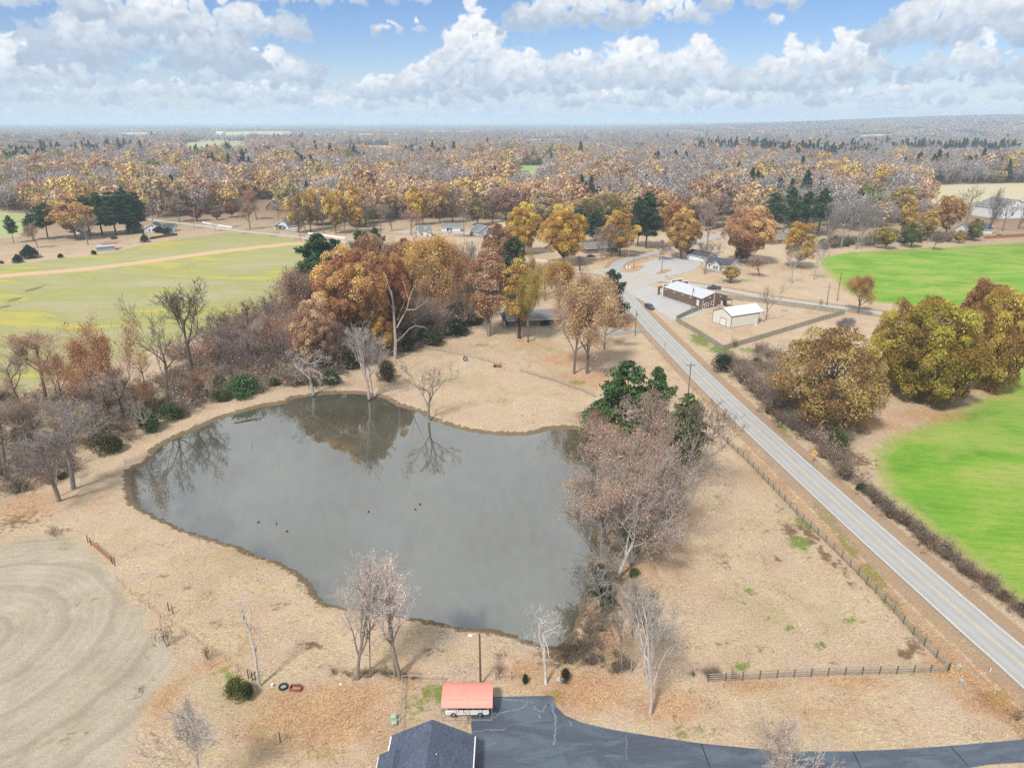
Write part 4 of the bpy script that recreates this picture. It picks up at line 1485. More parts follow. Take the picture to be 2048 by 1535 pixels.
# --- thicket on the right shore of the pond
RS = 'bare reddish maples on the right shore'
PL('fan', 1262, 1130, 858, 310, (.40, .235, .15), 'maple_tree', 'big fan-shaped reddish-brown tree on the right shore of the pond', bark=(.26, .235, .205), lean=(2, 0))
PL('fan', 1325, 1040, 835, 230, (.34, .215, .16), 'maple_tree', 'reddish-brown tree behind the big fan-shaped one, on the road side', bark=(.23, .20, .18))
PL('bare_1', 1236, 1155, 955, 200, (.44, .41, .38), 'bare_tree', 'pale grey tree reaching left over the pond from the right shore', lean=(-17, 0))
PL('bare_4', 1226, 1195, 1065, 165, (.24, .225, .19), 'bare_tree', 'low grey tree bending down to the water on the right shore', lean=(-14, 0))
PL('bare_0', 1352, 985, 780, 160, (.17, .14, .12), 'bare_tree', 'dark bare tree beside the pines, leaning toward the road', lean=(12, 0))
PL('sparse_a', 1292, 985, 790, 130, (.38, .24, .18), 'maple_tree', 'pinkish-brown twiggy tree in front of the two pines')
PL('sparse_a', 1190, 925, 828, 105, (.34, .17, .09), 'maple_tree', 'russet shrubby tree at the water edge left of the pines', lean=(-8, 0))
PL('pine_c', 1243, 905, 724, 125, (.058, .105, .030), 'pine_tree', 'tallest dark green pine at the right end of the far shore')
PL('pine_c', 1308, 912, 736, 85, (.056, .098, .030), 'pine_tree', 'slim green pine right of the tallest one by the pond')
PL('pine_c', 1205, 872, 800, 92, (.056, .105, .034), 'pine_tree', 'low bushy pine nearest the water on the far shore')
PL('pine_b', 1362, 955, 786, 88, (.092, .125, .032), 'pine_tree', 'yellowish-green pine of the shore group nearest the road')
for (kd, u, v, t, w, c_, ln, lb) in [('sparse_a', 1222, 1120, 935, 190, (.40, .25, .17), (-14, 0), 'pinkish-grey fine-twigged tree over the water left of the big fan tree'), ('sparse_a', 1236, 1060, 850, 160, (.40, .24, .16), (-8, 0), 'pinkish-grey tree behind the big fan tree on the water side'),
                                     ('bare_2', 1215, 1165, 990, 150, (.33, .30, .275), (-20, 0), 'whitish tree with long limbs reaching low over the pond'), ('bare_4', 1208, 1215, 1110, 130, (.22, .205, .18), (-18, 0), 'dark low tree at the lower end of the right-bank clump'),
                                     ('sparse_a', 1300, 1090, 880, 140, (.36, .22, .15), (8, 0), 'brownish-pink tree on the pasture side of the big fan tree'), ('sparse_a', 1195, 960, 862, 110, (.40, .24, .16), (-6, 0), 'russet-pink twiggy tree near the low bushy pine')]:
    PL(kd, u, v, t, w, c_, 'maple_tree' if kd != 'bare_4' else 'bare_tree', lb, bark=(.27, .245, .22), lean=ln)
# --- far shore
PL('bare_2', 738, 797, 640, 108, (.37, .31, .29), 'bare_tree', 'pinkish-white bare tree at the far shore with two straight trunks')
PL('thin', 746, 794, 652, 90, (.36, .32, .29), 'bare_tree', 'second pale stem beside the pinkish-white bare tree on the far shore')
PL('bare_1', 858, 838, 712, 132, (.20, .165, .145), 'bare_tree', 'grey fan-crowned bare tree standing alone at the far shore')
PL('gnarled', 627, 788, 688, 140, (.35, .33, .30), 'bare_tree', 'pale crooked bare tree leaning left at the far-left shore', lean=(-7, 0))
# --- left shore
PL('bare_2', 118, 1002, 830, 175, (.24, .205, .185), 'bare_tree', 'grey twin-trunked bare tree nearest the bottom left', lean=(-8, 0))
PL('thin', 112, 994, 850, 120, (.24, .205, .185), 'bare_tree', 'second leaning trunk beside the bottom-left twin bare tree', lean=(-11, 0))
PL('bare_0', 147, 978, 790, 190, (.25, .22, .20), 'bare_tree', 'bare tree with grey spreading twigs behind the bottom-left pair', lean=(3, 0))
PL('sparse_b', 250, 838, 632, 132, (.36, .165, .065), 'oak_tree', 'tall rust-leaved tree with a dark trunk on the left bank', bark=(.11, .09, .075), lean=(-3, 0))
PL('sparse_b', 186, 812, 642, 140, (.40, .20, .085), 'oak_tree', 'orange-brown tree left of the tall rust-leaved one', lean=(-3, 0))
PL('sparse_a', 92, 800, 656, 132, (.36, .165, .100), 'maple_tree', 'open-crowned tree with sparse salmon leaves at the left edge')
PL('sparse_a', 40, 812, 700, 90, (.30, .20, .10), 'maple_tree', 'thin tree with a few leaves at the very left edge above the thicket')
PL('bare_1', 338, 806, 585, 165, (.205, .165, .140), 'bare_tree', 'large bare tree on the left bank, left of the dark one')
PL('bare_3', 388, 750, 553, 152, (.105, .078, .064), 'bare_tree', 'tallest dark bare tree standing against the olive field')
PL('bare_4', 425, 712, 628, 72, (.15, .115, .10), 'bare_tree', 'small crooked bare tree right of the tallest dark one')
PL('bare_3', 455, 700, 612, 80, (.155, .12, .11), 'bare_tree', 'low dark bare tree at the field edge right of the small crooked one')
PL('bare_2', 500, 690, 596, 95, PURP, 'bare_tree', 'purplish bare tree at the field edge, middle of the belt')
PL('bare_0', 545, 700, 580, 95, PURP, 'bare_tree', 'purplish-brown bare tree left of the pale oaks of the belt')
PL('sparse_a', 290, 770, 705, 55, (.46, .34, .05), 'small_tree', 'small yellow tree behind the large bare one on the left bank')
PL('sparse_b', 165, 770, 690, 60, (.42, .27, .06), 'small_tree', 'little yellow-orange tree behind the salmon one at the left')
PL('sparse_a', 60, 905, 792, 115, (.23, .155, .10), 'small_tree', 'brownish thicket tree at the left edge above the bottom-left pair')
PL('bare_4', 15, 960, 850, 110, (.16, .125, .105), 'bare_tree', 'dark tangled tree on the left edge of the picture')
PL('bare_4', 205, 895, 800, 115, (.23, .20, .19), 'bare_tree', 'grey twiggy tree between the bottom-left trees and the rust-leaved one')
PL('bare_4', 292, 868, 800, 62, (.30, .27, .24), 'bare_tree', 'small pale bare tree at the foot of the rust-leaved oak')
# more of the thicket trees that close the left bank
for (kd, u, v, t, w, c_, lb) in [('sparse_b', 555, 722, 618, 92, (.37, .215, .14), 'pinkish thin-leaved tree at the field side of the thicket'), ('sparse_a', 505, 730, 640, 88, (.30, .19, .15), 'mauve twiggy tree of the thicket right of the dark bare trees'),
                                 ('sparse_a', 450, 742, 655, 85, (.29, .18, .14), 'mauve twiggy tree of the thicket below the dark bare trees'), ('sparse_b', 128, 815, 690, 95, (.36, .19, .10), 'rusty tree between the salmon and the orange-brown ones at the left'),
                                 ('sparse_a', 225, 850, 740, 100, (.27, .17, .12), 'dull russet tree in front of the orange-brown one'), ('sparse_a', 5, 880, 745, 110, (.30, .18, .11), 'brown twiggy tree cut by the left edge'),
                                 ('sparse_b', 300, 835, 752, 70, (.34, .17, .075), 'short russet tree at the foot of the large bare tree'), ('sparse_b', 400, 800, 735, 62, (.30, .15, .085), 'low russet tree behind the green vine bush'),
                                 ('sparse_b', 590, 735, 630, 80, (.38, .23, .15), 'tan-pink tree left of the pinkish-tan oak'), ('oak_c', 660, 700, 590, 70, (.36, .185, .10), 'narrow tan oak between the pinkish-tan and the great round one'),
                                 ('sparse_b', 845, 660, 540, 84, (.37, .185, .07), 'orange-brown tree behind the white snag'), ('sparse_b', 905, 600, 485, 80, (.36, .20, .10), 'pale tan tree behind the golden open-branched one'),
                                 ('bare_2', 950, 600, 470, 70, (.30, .26, .24), 'pale grey bare tree behind the columnar brown one'), ('sparse_a', 1090, 600, 520, 70, (.40, .25, .08), 'yellowish thin tree behind the roof of the hidden house'),
                                 ('oak_b', 660, 560, 480, 66, (.31, .175, .095), 'brown tree just right of the field-corner pines'), ('sparse_b', 780, 560, 470, 74, (.34, .19, .12), 'pinkish-brown tree of the back of the belt, near the small pines')]:
    PL(kd, u, v, t, w, c_, 'belt_tree', lb)
# --- tree belt in the middle
PL('billow', 712, 712, 496, 166, (.47, .255, .085), 'oak_tree', 'great round orange-brown oak with billowing crown in the middle belt')
PL('oak_b', 640, 742, 590, 104, (.45, .275, .155), 'oak_tree', 'pinkish-tan leafy oak left below the great round one')
PL('sparse_c', 608, 700, 545, 105, (.30, .185, .13), 'oak_tree', 'pale pinkish thin-leaved oak between the field and the great round one')
PL('oak_b', 792, 690, 505, 92, (.33, .135, .045), 'oak_tree', 'rust-coloured oak right behind the great round one')
PL('oak_a', 742, 620, 470, 92, (.31, .165, .080), 'oak_tree', 'brown oak behind the great round one, toward the far road')
PL('oak_a', 812, 610, 482, 96, (.30, .155, .060), 'oak_tree', 'brown-orange oak left of the golden open-branched tree')
PL('sparse_c', 872, 645, 476, 126, (.48, .285, .070), 'oak_tree', 'golden open-branched tree with dark trunk right of the belt middle', bark=(.10, .085, .07))
PL('sparse_c', 915, 650, 500, 78, (.36, .185, .065), 'oak_tree', 'tawny tree right of the golden open-branched one')
PL('bare_2', 950, 640, 478, 92, (.24, .20, .18), 'bare_tree', 'greyish thin tree between the golden tree and the columnar brown one')
PL('sparse_b', 930, 665, 530, 62, (.30, .175, .075), 'oak_tree', 'small brown tree at the edge of the mown yard, left of the columnar one')
PL('column', 978, 672, 484, 74, (.37, .20, .10), 'oak_tree', 'columnar brown tree standing in the yard left of the hidden house', bark=(.20, .165, .14))
PL('column', 1038, 676, 508, 68, (.40, .235, .045), 'oak_tree', 'yellow-brown tree with a black trunk in front of the hidden house', bark=(.05, .042, .036))
PL('sparse_c', 1056, 684, 545, 62, (.36, .26, .040), 'oak_tree', 'yellow tree with a pale trunk foot in front of the hidden house')
PL('sparse_c', 1118, 640, 524, 80, (.42, .235, .050), 'oak_tree', 'orange-yellow tree rising behind the hidden house')
PL('sparse_b', 1148, 747, 560, 138, (.44, .285, .145), 'oak_tree', 'left of the two big tan oaks beside the hidden house', bark=(.13, .115, .10))
PL('sparse_c', 1174, 746, 556, 128, (.45, .29, .15), 'oak_tree', 'right of the two big tan oaks beside the hidden house, thicker trunk', bark=(.13, .115, .10))
PL('sparse_b', 1208, 698, 590, 92, (.36, .20, .085), 'oak_tree', 'tan tree behind the two big oaks, toward the road')
PL('pine_c', 1222, 650, 540, 66, (.036, .062, .024), 'pine_tree', 'dark pine behind the tan oaks, beside the road bend')
PL('pine_c', 1030, 600, 474, 62, (.040, .066, .022), 'pine_tree', 'dark evergreen behind the yellow yard trees')
PL('oak_a', 1000, 590, 452, 90, (.30, .145, .070), 'oak_tree', 'reddish-brown tree left of the dark evergreen behind the yard')
PL('pine_c', 640, 590, 468, 100, PINE, 'pine_tree', 'dark pine at the field corner left of the great round oak')
PL('pine_c', 672, 580, 478, 70, PINE, 'pine_tree', 'second pine at the field corner, behind the great round oak')
PL('pine_c', 725, 545, 462, 50, PINE, 'pine_tree', 'left of the two small pines behind the middle belt')
PL('pine_c', 757, 545, 456, 46, PINE, 'pine_tree', 'right of the two small pines behind the middle belt')
PL('sparse_b', 690, 610, 492, 70, (.27, .165, .125), 'oak_tree', 'dull pinkish tree between the pines and the brown oak')
PL('sparse_b', 1060, 600, 498, 60, (.40, .24, .055), 'oak_tree', 'narrow yellow-orange tree left of the road, behind the yard')
PL('bare_2', 1162, 557, 508, 50, (.115, .085, .078), 'bare_tree', 'dark many-stemmed bare tree by the road junction')
PL('oak_c', 770, 715, 610, 48, (.47, .265, .030), 'small_tree', 'bright yellow small tree left of the white snag')
PL('sparse_a', 830, 690, 590, 75, (.21, .13, .085), 'small_tree', 'dull brown understorey tree right of the white snag')
PL('sparse_a', 880, 680, 600, 70, (.22, .135, .08), 'small_tree', 'brown understorey tree below the golden open-branched one')
PL('bare_0', 685, 745, 640, 62, (.13, .10, .09), 'bare_tree', 'dark thin tree in the shade right of the pinkish-tan oak')
PL('bare_4', 575, 745, 655, 90, (.17, .13, .12), 'bare_tree', 'brownish thicket tree left of the pale crooked one')
PL('bare_4', 520, 750, 668, 90, (.19, .15, .14), 'bare_tree', 'mauve-brown thicket tree in the middle of the left bank')
PL('bare_4', 465, 762, 690, 85, (.16, .125, .12), 'bare_tree', 'dark mauve thicket tree right of the large bare ones')
# --- right of the road
PL('spread_b', 1652, 846, 660, 212, (.315, .20, .062), 'oak_tree', 'wide ochre tree beside the roadside brush, right of the road', bark=(.085, .07, .058))
PL('spread_a', 1848, 800, 592, 200, (.305, .225, .020), 'oak_tree', 'largest olive-gold tree at the edge of the green field')
PL('spread_b', 1778, 770, 604, 104, (.38, .26, .03), 'oak_tree', 'olive-gold tree joined to the left side of the largest one')
PL('spread_a', 1972, 778, 568, 142, (.38, .24, .035), 'oak_tree', 'tall orange-topped tree right of the largest olive-gold one')
PL('oak_c', 1945, 715, 551, 84, (.33, .150, .040), 'oak_tree', 'russet narrow crown rising behind the orange-topped tree')
PL('spread_b', 2048, 705, 580, 90, (.36, .190, .035), 'oak_tree', 'golden-brown tree cut off by the right edge')
PL('sparse_c', 1716, 627, 553, 60, (.36, .200, .050), 'oak_tree', 'small round orange-brown tree at the far corner of the wooden fence')
PL('bare_1', 1531, 640, 558, 62, (.26, .185, .135), 'bare_tree', 'bare tree leaning behind the cream metal building', lean=(-6, 0))
# --- round the junction and the white house
PL('bare_3', 1410, 548, 478, 64, (.17, .145, .13), 'bare_tree', 'bare tree in front of the white house with dark roof')
PL('mid_oak_a', 1461, 565, 531, 40, (.36, .235, .050), 'small_tree', 'small yellow tree on the lawn in front of the white house')
PL('mid_sparse', 1518, 552, 513, 52, (.30, .18, .13), 'small_tree', 'small pinkish spreading tree right of the white house')
PL('oak_a', 1493, 527, 411, 112, (.47, .265, .115), 'oak_tree', 'big round orange-tan tree behind the white house', bark=(.15, .13, .11))
PL('mid_pine', 1480, 524, 494, 32, (.11, .10, .03), 'small_tree', 'little layered olive tree under the big orange-tan one')
PL('oak_c', 1596, 536, 440, 68, (.45, .270, .030), 'oak_tree', 'yellow tree on the lawn at the corner of the upper green field', bark=(.17, .14, .12))
PL('bare_1', 1583, 568, 478, 66, (.33, .30, .28), 'bare_tree', 'pale leafless tree in front of the yellow lawn tree')
PL('bare_0', 1627, 560, 482, 56, (.30, .27, .25), 'bare_tree', 'slender bare tree right of the yellow lawn tree')
PL('oak_b', 1362, 517, 418, 76, (.44, .255, .055), 'oak_tree', 'golden tree beside the gravel lot, left of the white garage', bark=(.16, .14, .12))
PL('bare_1', 1413, 495, 398, 76, (.25, .20, .18), 'bare_tree', 'tall greyish thin-leaved tree behind the white garage')
PL('mid_oak_a', 1350, 492, 400, 62, (.34, .125, .035), 'oak_tree', 'red-orange tree behind the golden tree by the gravel lot')
PL('pine_b', 1292, 497, 384, 56, (.034, .060, .022), 'pine_tree', 'tall dark pine left of the junction road')
PL('pine_b', 1275, 492, 398, 40, (.036, .060, .024), 'pine_tree', 'dark pine close behind the yellow tree by the brick house')
PL('oak_c', 1240, 512, 418, 76, (.48, .290, .028), 'oak_tree', 'bright yellow tree in front of the tall dark pines', bark=(.15, .12, .10))
PL('mid_sparse', 1222, 514, 446, 70, (.27, .20, .12), 'oak_tree', 'greyish half-bare tree in front of the bright yellow one')
PL('mid_bare_b', 1201, 522, 470, 50, (.24, .21, .18), 'bare_tree', 'small pale bare tree by the brick house drive')
PL('oak_b', 1127, 530, 410, 100, (.48, .280, .026), 'oak_tree', 'largest bright yellow tree behind the white rail fence', bark=(.10, .085, .07))
PL('oak_b', 1048, 508, 406, 82, (.48, .300, .024), 'oak_tree', 'yellow tree left of the largest yellow one')
PL('mid_sparse', 1318, 520, 480, 42, (.27, .19, .15), 'small_tree', 'small pinkish bare tree on the verge by the junction')
for (u, v, t, w, s) in [(1545, 472, 384, 40, 'leftmost of the pines behind the white house'), (1576, 478, 374, 38, 'second from left of the pines behind the white house'),
                        (1606, 470, 382, 40, 'third from left of the pines behind the white house'), (1636, 474, 376, 38, 'rightmost of the pines behind the white house')]:
    PL('pine_a', u, v, t, w, (.042, .074, .034), 'pine_tree', s, 'pines behind the white house')
# --- hedge line along the upper green field
ROWR = [(1652, 492, 398, 66, 'mid_bare_b', (.22, .20, .20), 'leftmost grey bare tree of the row along the upper green field'), (1682, 497, 392, 62, 'mid_bare_a', (.23, .21, .21), 'second grey bare tree of the row along the upper green field'),
        (1712, 498, 388, 66, 'mid_bare_b', (.22, .195, .19), 'third grey bare tree of the row along the upper green field'), (1742, 492, 402, 56, 'mid_bare_a', (.24, .215, .20), 'grey bare tree beside the rounded yellow-green shrub trees'),
        (1771, 498, 452, 46, 'mid_oak_a', (.31, .235, .030), 'rounded yellow-green small tree in the row along the upper green field'), (1822, 494, 446, 48, 'mid_oak_b', (.115, .125, .025), 'dark olive small tree right of the rounded yellow-green one'),
        (1798, 446, 370, 56, 'mid_oak_c', (.36, .25, .085), 'pale gold tree behind the row along the upper green field'), (1772, 414, 332, 64, 'mid_oak_a', (.46, .265, .035), 'bright gold tree towering behind the row along the upper field'),
        (1852, 478, 420, 42, 'mid_oak_c', (.40, .25, .055), 'small golden tree right of the dark olive one'), (1890, 474, 386, 60, 'mid_oak_a', (.38, .20, .055), 'orange round-topped tree in the row along the upper green field'),
        (1812, 480, 398, 40, 'mid_oak_b', (.42, .25, .045), 'narrow golden tree in the row behind the dark olive one'), (1918, 486, 460, 24, 'mid_oak_b', (.36, .25, .03), 'small yellow bush tree near the blue-roofed house'),
        (1948, 482, 436, 34, 'mid_oak_b', (.19, .165, .025), 'olive-yellow tree in front of the blue-roofed house'), (1932, 450, 366, 52, 'mid_bare_a', (.16, .13, .12), 'bare tree left behind the blue-roofed house'),
        (1975, 468, 400, 50, 'mid_bare_b', (.14, .115, .105), 'dark bare tree behind the blue roof'), (2005, 462, 396, 52, 'mid_bare_a', (.15, .12, .11), 'dark bare tree in front of the big white building'),
        (2036, 458, 390, 56, 'mid_bare_b', (.15, .12, .11), 'dark bare tree at the right edge by the big white building'), (1866, 500, 462, 40, 'mid_sparse', (.20, .135, .10), 'brownish thin tree in the row, below the orange round-topped one'),
        (1985, 440, 372, 46, 'mid_bare_b', (.17, .14, .13), 'bare tree between the blue roof and the white building')]
for (u, v, t, w, kd, c_, lb) in ROWR:
    PL(kd, u, v, t, w, c_, 'field_edge_tree', lb, 'trees along the upper green field')
# --- left background yard
for (u, v, t, w, s) in [(180, 470, 392, 46, 'leftmost of the tall pines by the white farmhouse'), (205, 468, 384, 50, 'second of the tall pines by the white farmhouse'), (232, 470, 382, 52, 'third of the tall pines by the white farmhouse'),
                        (258, 466, 380, 52, 'fourth of the tall pines by the white farmhouse'), (278, 462, 384, 44, 'rightmost of the tall pines by the white farmhouse')]:
    PL('pine_b', u, v, t, w, (.032, .066, .020), 'pine_tree', s, 'tall pines by the white farmhouse')
PL('pine_a', 96, 478, 408, 50, PINE, 'pine_tree', 'dark pine left of the orange tree at the far left')
PL('pine_a', 28, 486, 430, 24, (.05, .075, .03), 'pine_tree', 'thin pine beside the green far-left field')
PL('pine_a', 66, 480, 428, 26, (.045, .07, .028), 'pine_tree', 'slender pine right of the thin one at the far left')
PL('mid_oak_a', 152, 478, 402, 92, (.40, .225, .065), 'oak_tree', 'round orange tree in front of the tall pines at the far left')
PL('mid_bare_a', 176, 490, 424, 66, (.24, .205, .18), 'bare_tree', 'greyish bare tree beside the tin shed')
PL('mid_sparse', 76, 496, 446, 40, (.26, .17, .13), 'small_tree', 'small pinkish bare tree near the far-left pond')
PL('mid_bare_a', 306, 446, 398, 44, (.27, .25, .24), 'bare_tree', 'pale bare tree behind the white farmhouse')
for (u, v, t, w, kd, c_, lb) in [(360, 445, 392, 54, 'mid_sparse', (.27, .19, .14), 'brownish bare tree by the far road right of the farmhouse'), (395, 442, 412, 36, 'mid_oak_a', (.22, .10, .055), 'small dark red-brown tree by the far road pole'),
                                 (434, 440, 418, 24, 'mid_oak_a', (.22, .115, .065), 'smallest red-brown tree on the far lawn'), (464, 435, 402, 34, 'mid_oak_a', (.21, .105, .055), 'round dark brown tree on the far lawn left of the gabled houses'),
                                 (500, 458, 404, 46, 'mid_sparse', (.28, .16, .085), 'orange-brown thin tree beside the far road curve'), (514, 440, 376, 52, 'mid_sparse', (.32, .165, .085), 'tall orange-brown tree in front of the gabled houses'),
                                 (388, 456, 434, 22, 'mid_bare_a', (.18, .15, .13), 'little bare tree at the far road, left one'), (431, 462, 444, 16, 'mid_bare_a', (.20, .155, .12), 'little bare tree at the far road, right one'),
                                 (556, 438, 402, 40, 'mid_bare_b', (.17, .15, .13), 'dark bare tree beside the brick gable')]:
    PL(kd, u, v, t, w, c_, 'far_lawn_tree', lb, 'trees on the far lawns')
# row of tall trees along the far road
for i, (u, v, t, w, kd, c_) in enumerate([(598, 466, 388, 46, 'mid_oak_b', (.37, .24, .055)), (622, 462, 372, 48, 'mid_oak_a', (.42, .245, .05)), (612, 468, 404, 40, 'mid_bare_b', (.17, .15, .14)), (648, 466, 384, 46, 'mid_bare_b', (.17, .15, .145)),
                                          (672, 468, 376, 50, 'mid_oak_a', (.44, .27, .035)), (690, 468, 398, 46, 'mid_bare_a', (.165, .145, .14)), (716, 466, 372, 50, 'mid_oak_b', (.46, .28, .04)), (738, 468, 396, 46, 'mid_bare_b', (.16, .14, .135)),
                                          (762, 466, 392, 46, 'mid_bare_a', (.165, .14, .13)), (784, 462, 400, 40, 'mid_bare_b', (.15, .13, .12)), (833, 452, 370, 44, 'mid_oak_b', (.50, .31, .025)), (846, 450, 386, 30, 'mid_oak_b', (.46, .25, .03)),
                                          (822, 470, 420, 52, 'mid_sparse', (.34, .19, .14)), (880, 448, 364, 56, 'mid_oak_a', (.38, .22, .075)), (905, 446, 372, 50, 'mid_sparse', (.24, .18, .13)), (928, 474, 394, 40, 'mid_bare_a', (.20, .17, .14)),
                                          (955, 452, 382, 54, 'mid_oak_b', (.24, .165, .06)), (985, 446, 376, 48, 'mid_sparse', (.28, .18, .14)), (1012, 440, 372, 72, 'mid_oak_c', (.30, .16, .125)), (1090, 452, 392, 60, 'mid_bare_a', (.25, .235, .23)),
                                          (1180, 470, 392, 56, 'mid_oak_a', (.19, .155, .045)), (1215, 462, 384, 66, 'mid_oak_a', (.24, .175, .05)), (1158, 488, 410, 40, 'pine_b', (.042, .07, .03)), (1190, 484, 420, 36, 'pine_b', (.036, .06, .028)),
                                          (1400, 462, 396, 56, 'mid_bare_b', (.23, .18, .165)), (1445, 455, 384, 60, 'mid_sparse', (.28, .19, .15)), (1500, 440, 372, 52, 'mid_bare_a', (.21, .175, .16)), (1535, 442, 366, 36, 'mid_oak_a', (.42, .24, .04))]):
    cn = {'mid_oak_a': 'leafy golden-brown', 'mid_oak_b': 'yellow-leaved', 'mid_oak_c': 'mauve-pink', 'mid_bare_a': 'bare grey', 'mid_bare_b': 'dark bare', 'mid_sparse': 'thin-leaved brownish', 'pine_b': 'dark evergreen'}[kd]
    side = ['along the far white fence', 'behind the small white houses', 'behind the yellow trees near the junction', 'behind the white garage'][0 if u < 790 else 1 if u < 1020 else 2 if u < 1300 else 3]
    PL(kd, u, v, t, w, c_, 'row_tree', '%s tree in the row %s' % (cn, side), 'tall trees behind the far road')

# --- bushes and shrubs one can pick out
for (kd, u, v, t, w, c_, lb) in [
        ('cedar', 60, 516, 488, 42, (.030, .042, .022), 'largest dark cedar bush beside the far-left pond'), ('cedar', 36, 525, 507, 23, (.030, .044, .022), 'smaller dark cedar bush left of the largest one'),
        ('cedar', 4, 527, 520, 9, (.03, .04, .02), 'tiny cedar bush at the left edge'), ('bush_a', 122, 516, 505, 12, (.03, .042, .022), 'lone round dark bush on the far field edge'),
        ('bush_a', 188, 509, 498, 12, (.03, .042, .022), 'round dark bush in front of the tin shed'), ('cedar', 290, 484, 466, 20, (.045, .055, .025), 'dark conical bush below the farmhouse'),
        ('bush_b', 228, 478, 470, 15, (.13, .065, .04), 'low reddish bush on the farmhouse lawn'), ('bush_a', 318, 466, 450, 24, (.028, .045, .028), 'blue-green round bush in front of the farmhouse'),
        ('bush_a', 338, 468, 452, 26, (.028, .045, .028), 'second blue-green bush right in front of the farmhouse'), ('cedar', 270, 466, 424, 36, (.036, .050, .022), 'dark magnolia-like evergreen left of the farmhouse'),
        ('bush_a', 1442, 742, 700, 44, (.045, .058, .026), 'rounded dark green bush at the top of the roadside brush'), ('bush_b', 1050, 1366, 1343, 15, (.030, .055, .012), 'small dark green bush right of the red carport'),
        ('bush_a', 1128, 1362, 1330, 26, (.065, .060, .030), 'dull green bush beside the grey rock'), ('bush_b', 478, 1392, 1348, 56, (.120, .125, .030), 'yellow-green bush at the foot of the dead tree'),
        ('bush_a', 497, 1398, 1362, 26, (.060, .075, .025), 'dark green bush by the three short posts'), ('bush_a', 305, 858, 812, 60, (.08, .105, .038), 'green bush at the shore end of the left thicket'),
        ('bush_b', 345, 838, 798, 54, (.075, .10, .036), 'leafy green bush under the large bare tree'), ('bush_b', 488, 790, 746, 80, (.07, .13, .034), 'bright green vine-covered bush on the left bank'),
        ('bush_a', 440, 800, 768, 44, (.10, .11, .045), 'olive green bush left of the vine-covered one'), ('bush_a', 215, 905, 860, 60, (.085, .085, .030), 'olive bush below the rust-leaved oak'),
        ('bush_b', 180, 888, 800, 55, (.32, .22, .055), 'yellowish bush below the rust-leaved oak'), ('bush_b', 910, 668, 634, 66, (.036, .055, .020), 'dark green bush at the yard edge of the belt'),
        ('bush_b', 860, 690, 655, 60, (.055, .065, .025), 'olive-dark bush left along the yard edge of the belt'), ('bush_a', 815, 700, 668, 44, (.065, .07, .03), 'dull green bush near the white snag'),
        ('bush_a', 705, 740, 700, 34, (.040, .075, .020), 'deep green bush behind the pinkish-white tree'), ('bush_b', 663, 768, 735, 40, (.05, .07, .025), 'green bush under the pinkish-tan oak'),
        ('bush_b', 775, 760, 715, 46, (.09, .075, .04), 'brown-green bush at the foot of the white snag'), ('bush_b', 1672, 905, 848, 42, (.085, .10, .028), 'green bush among the roadside brush by the yellow sign'),
        ('bush_a', 1218, 1225, 1180, 40, (.10, .12, .045), 'green bush at the pond edge below the big fan tree'), ('bush_b', 1200, 1190, 1120, 50, (.06, .058, .045), 'dark bush hanging over the water on the right shore'),
        ]:
    PL(kd, u, v, t, w, c_, 'bush', lb, None, cat='bush')
for (kd, u, v, t, w, c_, lb) in [
        ('shrub_a', 335, 1292, 1232, 46, (.20, .16, .10), 'tangled grey shrub at the edge of the mown field'), ('shrub_c', 415, 1318, 1278, 34, (.17, .13, .08), 'low tangled shrub between the mown field and the dead tree'),
        ('shrub_c', 1386, 1352, 1336, 22, (.13, .11, .10), 'dark stubby shrub at the left end of the board fence'), ('shrub_b', 2035, 1440, 1395, 44, (.24, .14, .085), 'brown shrub at the right edge below the road'),
        ('shrub_a', 1160, 1310, 1262, 80, (.14, .105, .075), 'dark brushy shrub at the pond outlet'), ('shrub_a', 1130, 1322, 1282, 60, (.13, .10, .075), 'brushy shrub left of the pond outlet'),
        ('shrub_b', 1642, 610, 592, 14, (.14, .11, .09), 'small dark shrub near the far corner inside the wooden fence'),
        ('shrub_c', 1470, 695, 668, 26, (.22, .13, .10), 'thin reddish sapling at the wooden fence corner'), ('shrub_a', 110, 1072, 1044, 36, (.17, .13, .09), 'low brush on the bank left of the rusty gate'),
        ('shrub_a', 1000, 1346, 1322, 44, (.22, .12, .085), 'reddish brush behind the small wire gate')]:
    PL(kd, u, v, t, w, c_, 'shrub', lb, None, cat='shrub')

# the white dead snag with its long drooping limb
sb = G(790, 718)
sn = thing('dead_snag', 'tall white dead snag with a long drooping limb in front of the middle belt', 'tree', sb)
s_w = WM(1, sb.y, 8)
HS = ZT(548, sb.y)


def snag_pt(u, v, dy=0.0):
    """place in the plane of the snag"""
    z = ZT(v, sb.y)
    return ((u - 1024) / F_PX * (sb.y * CP + (CAM_H - z) * SP) - sb.x, dy, z)


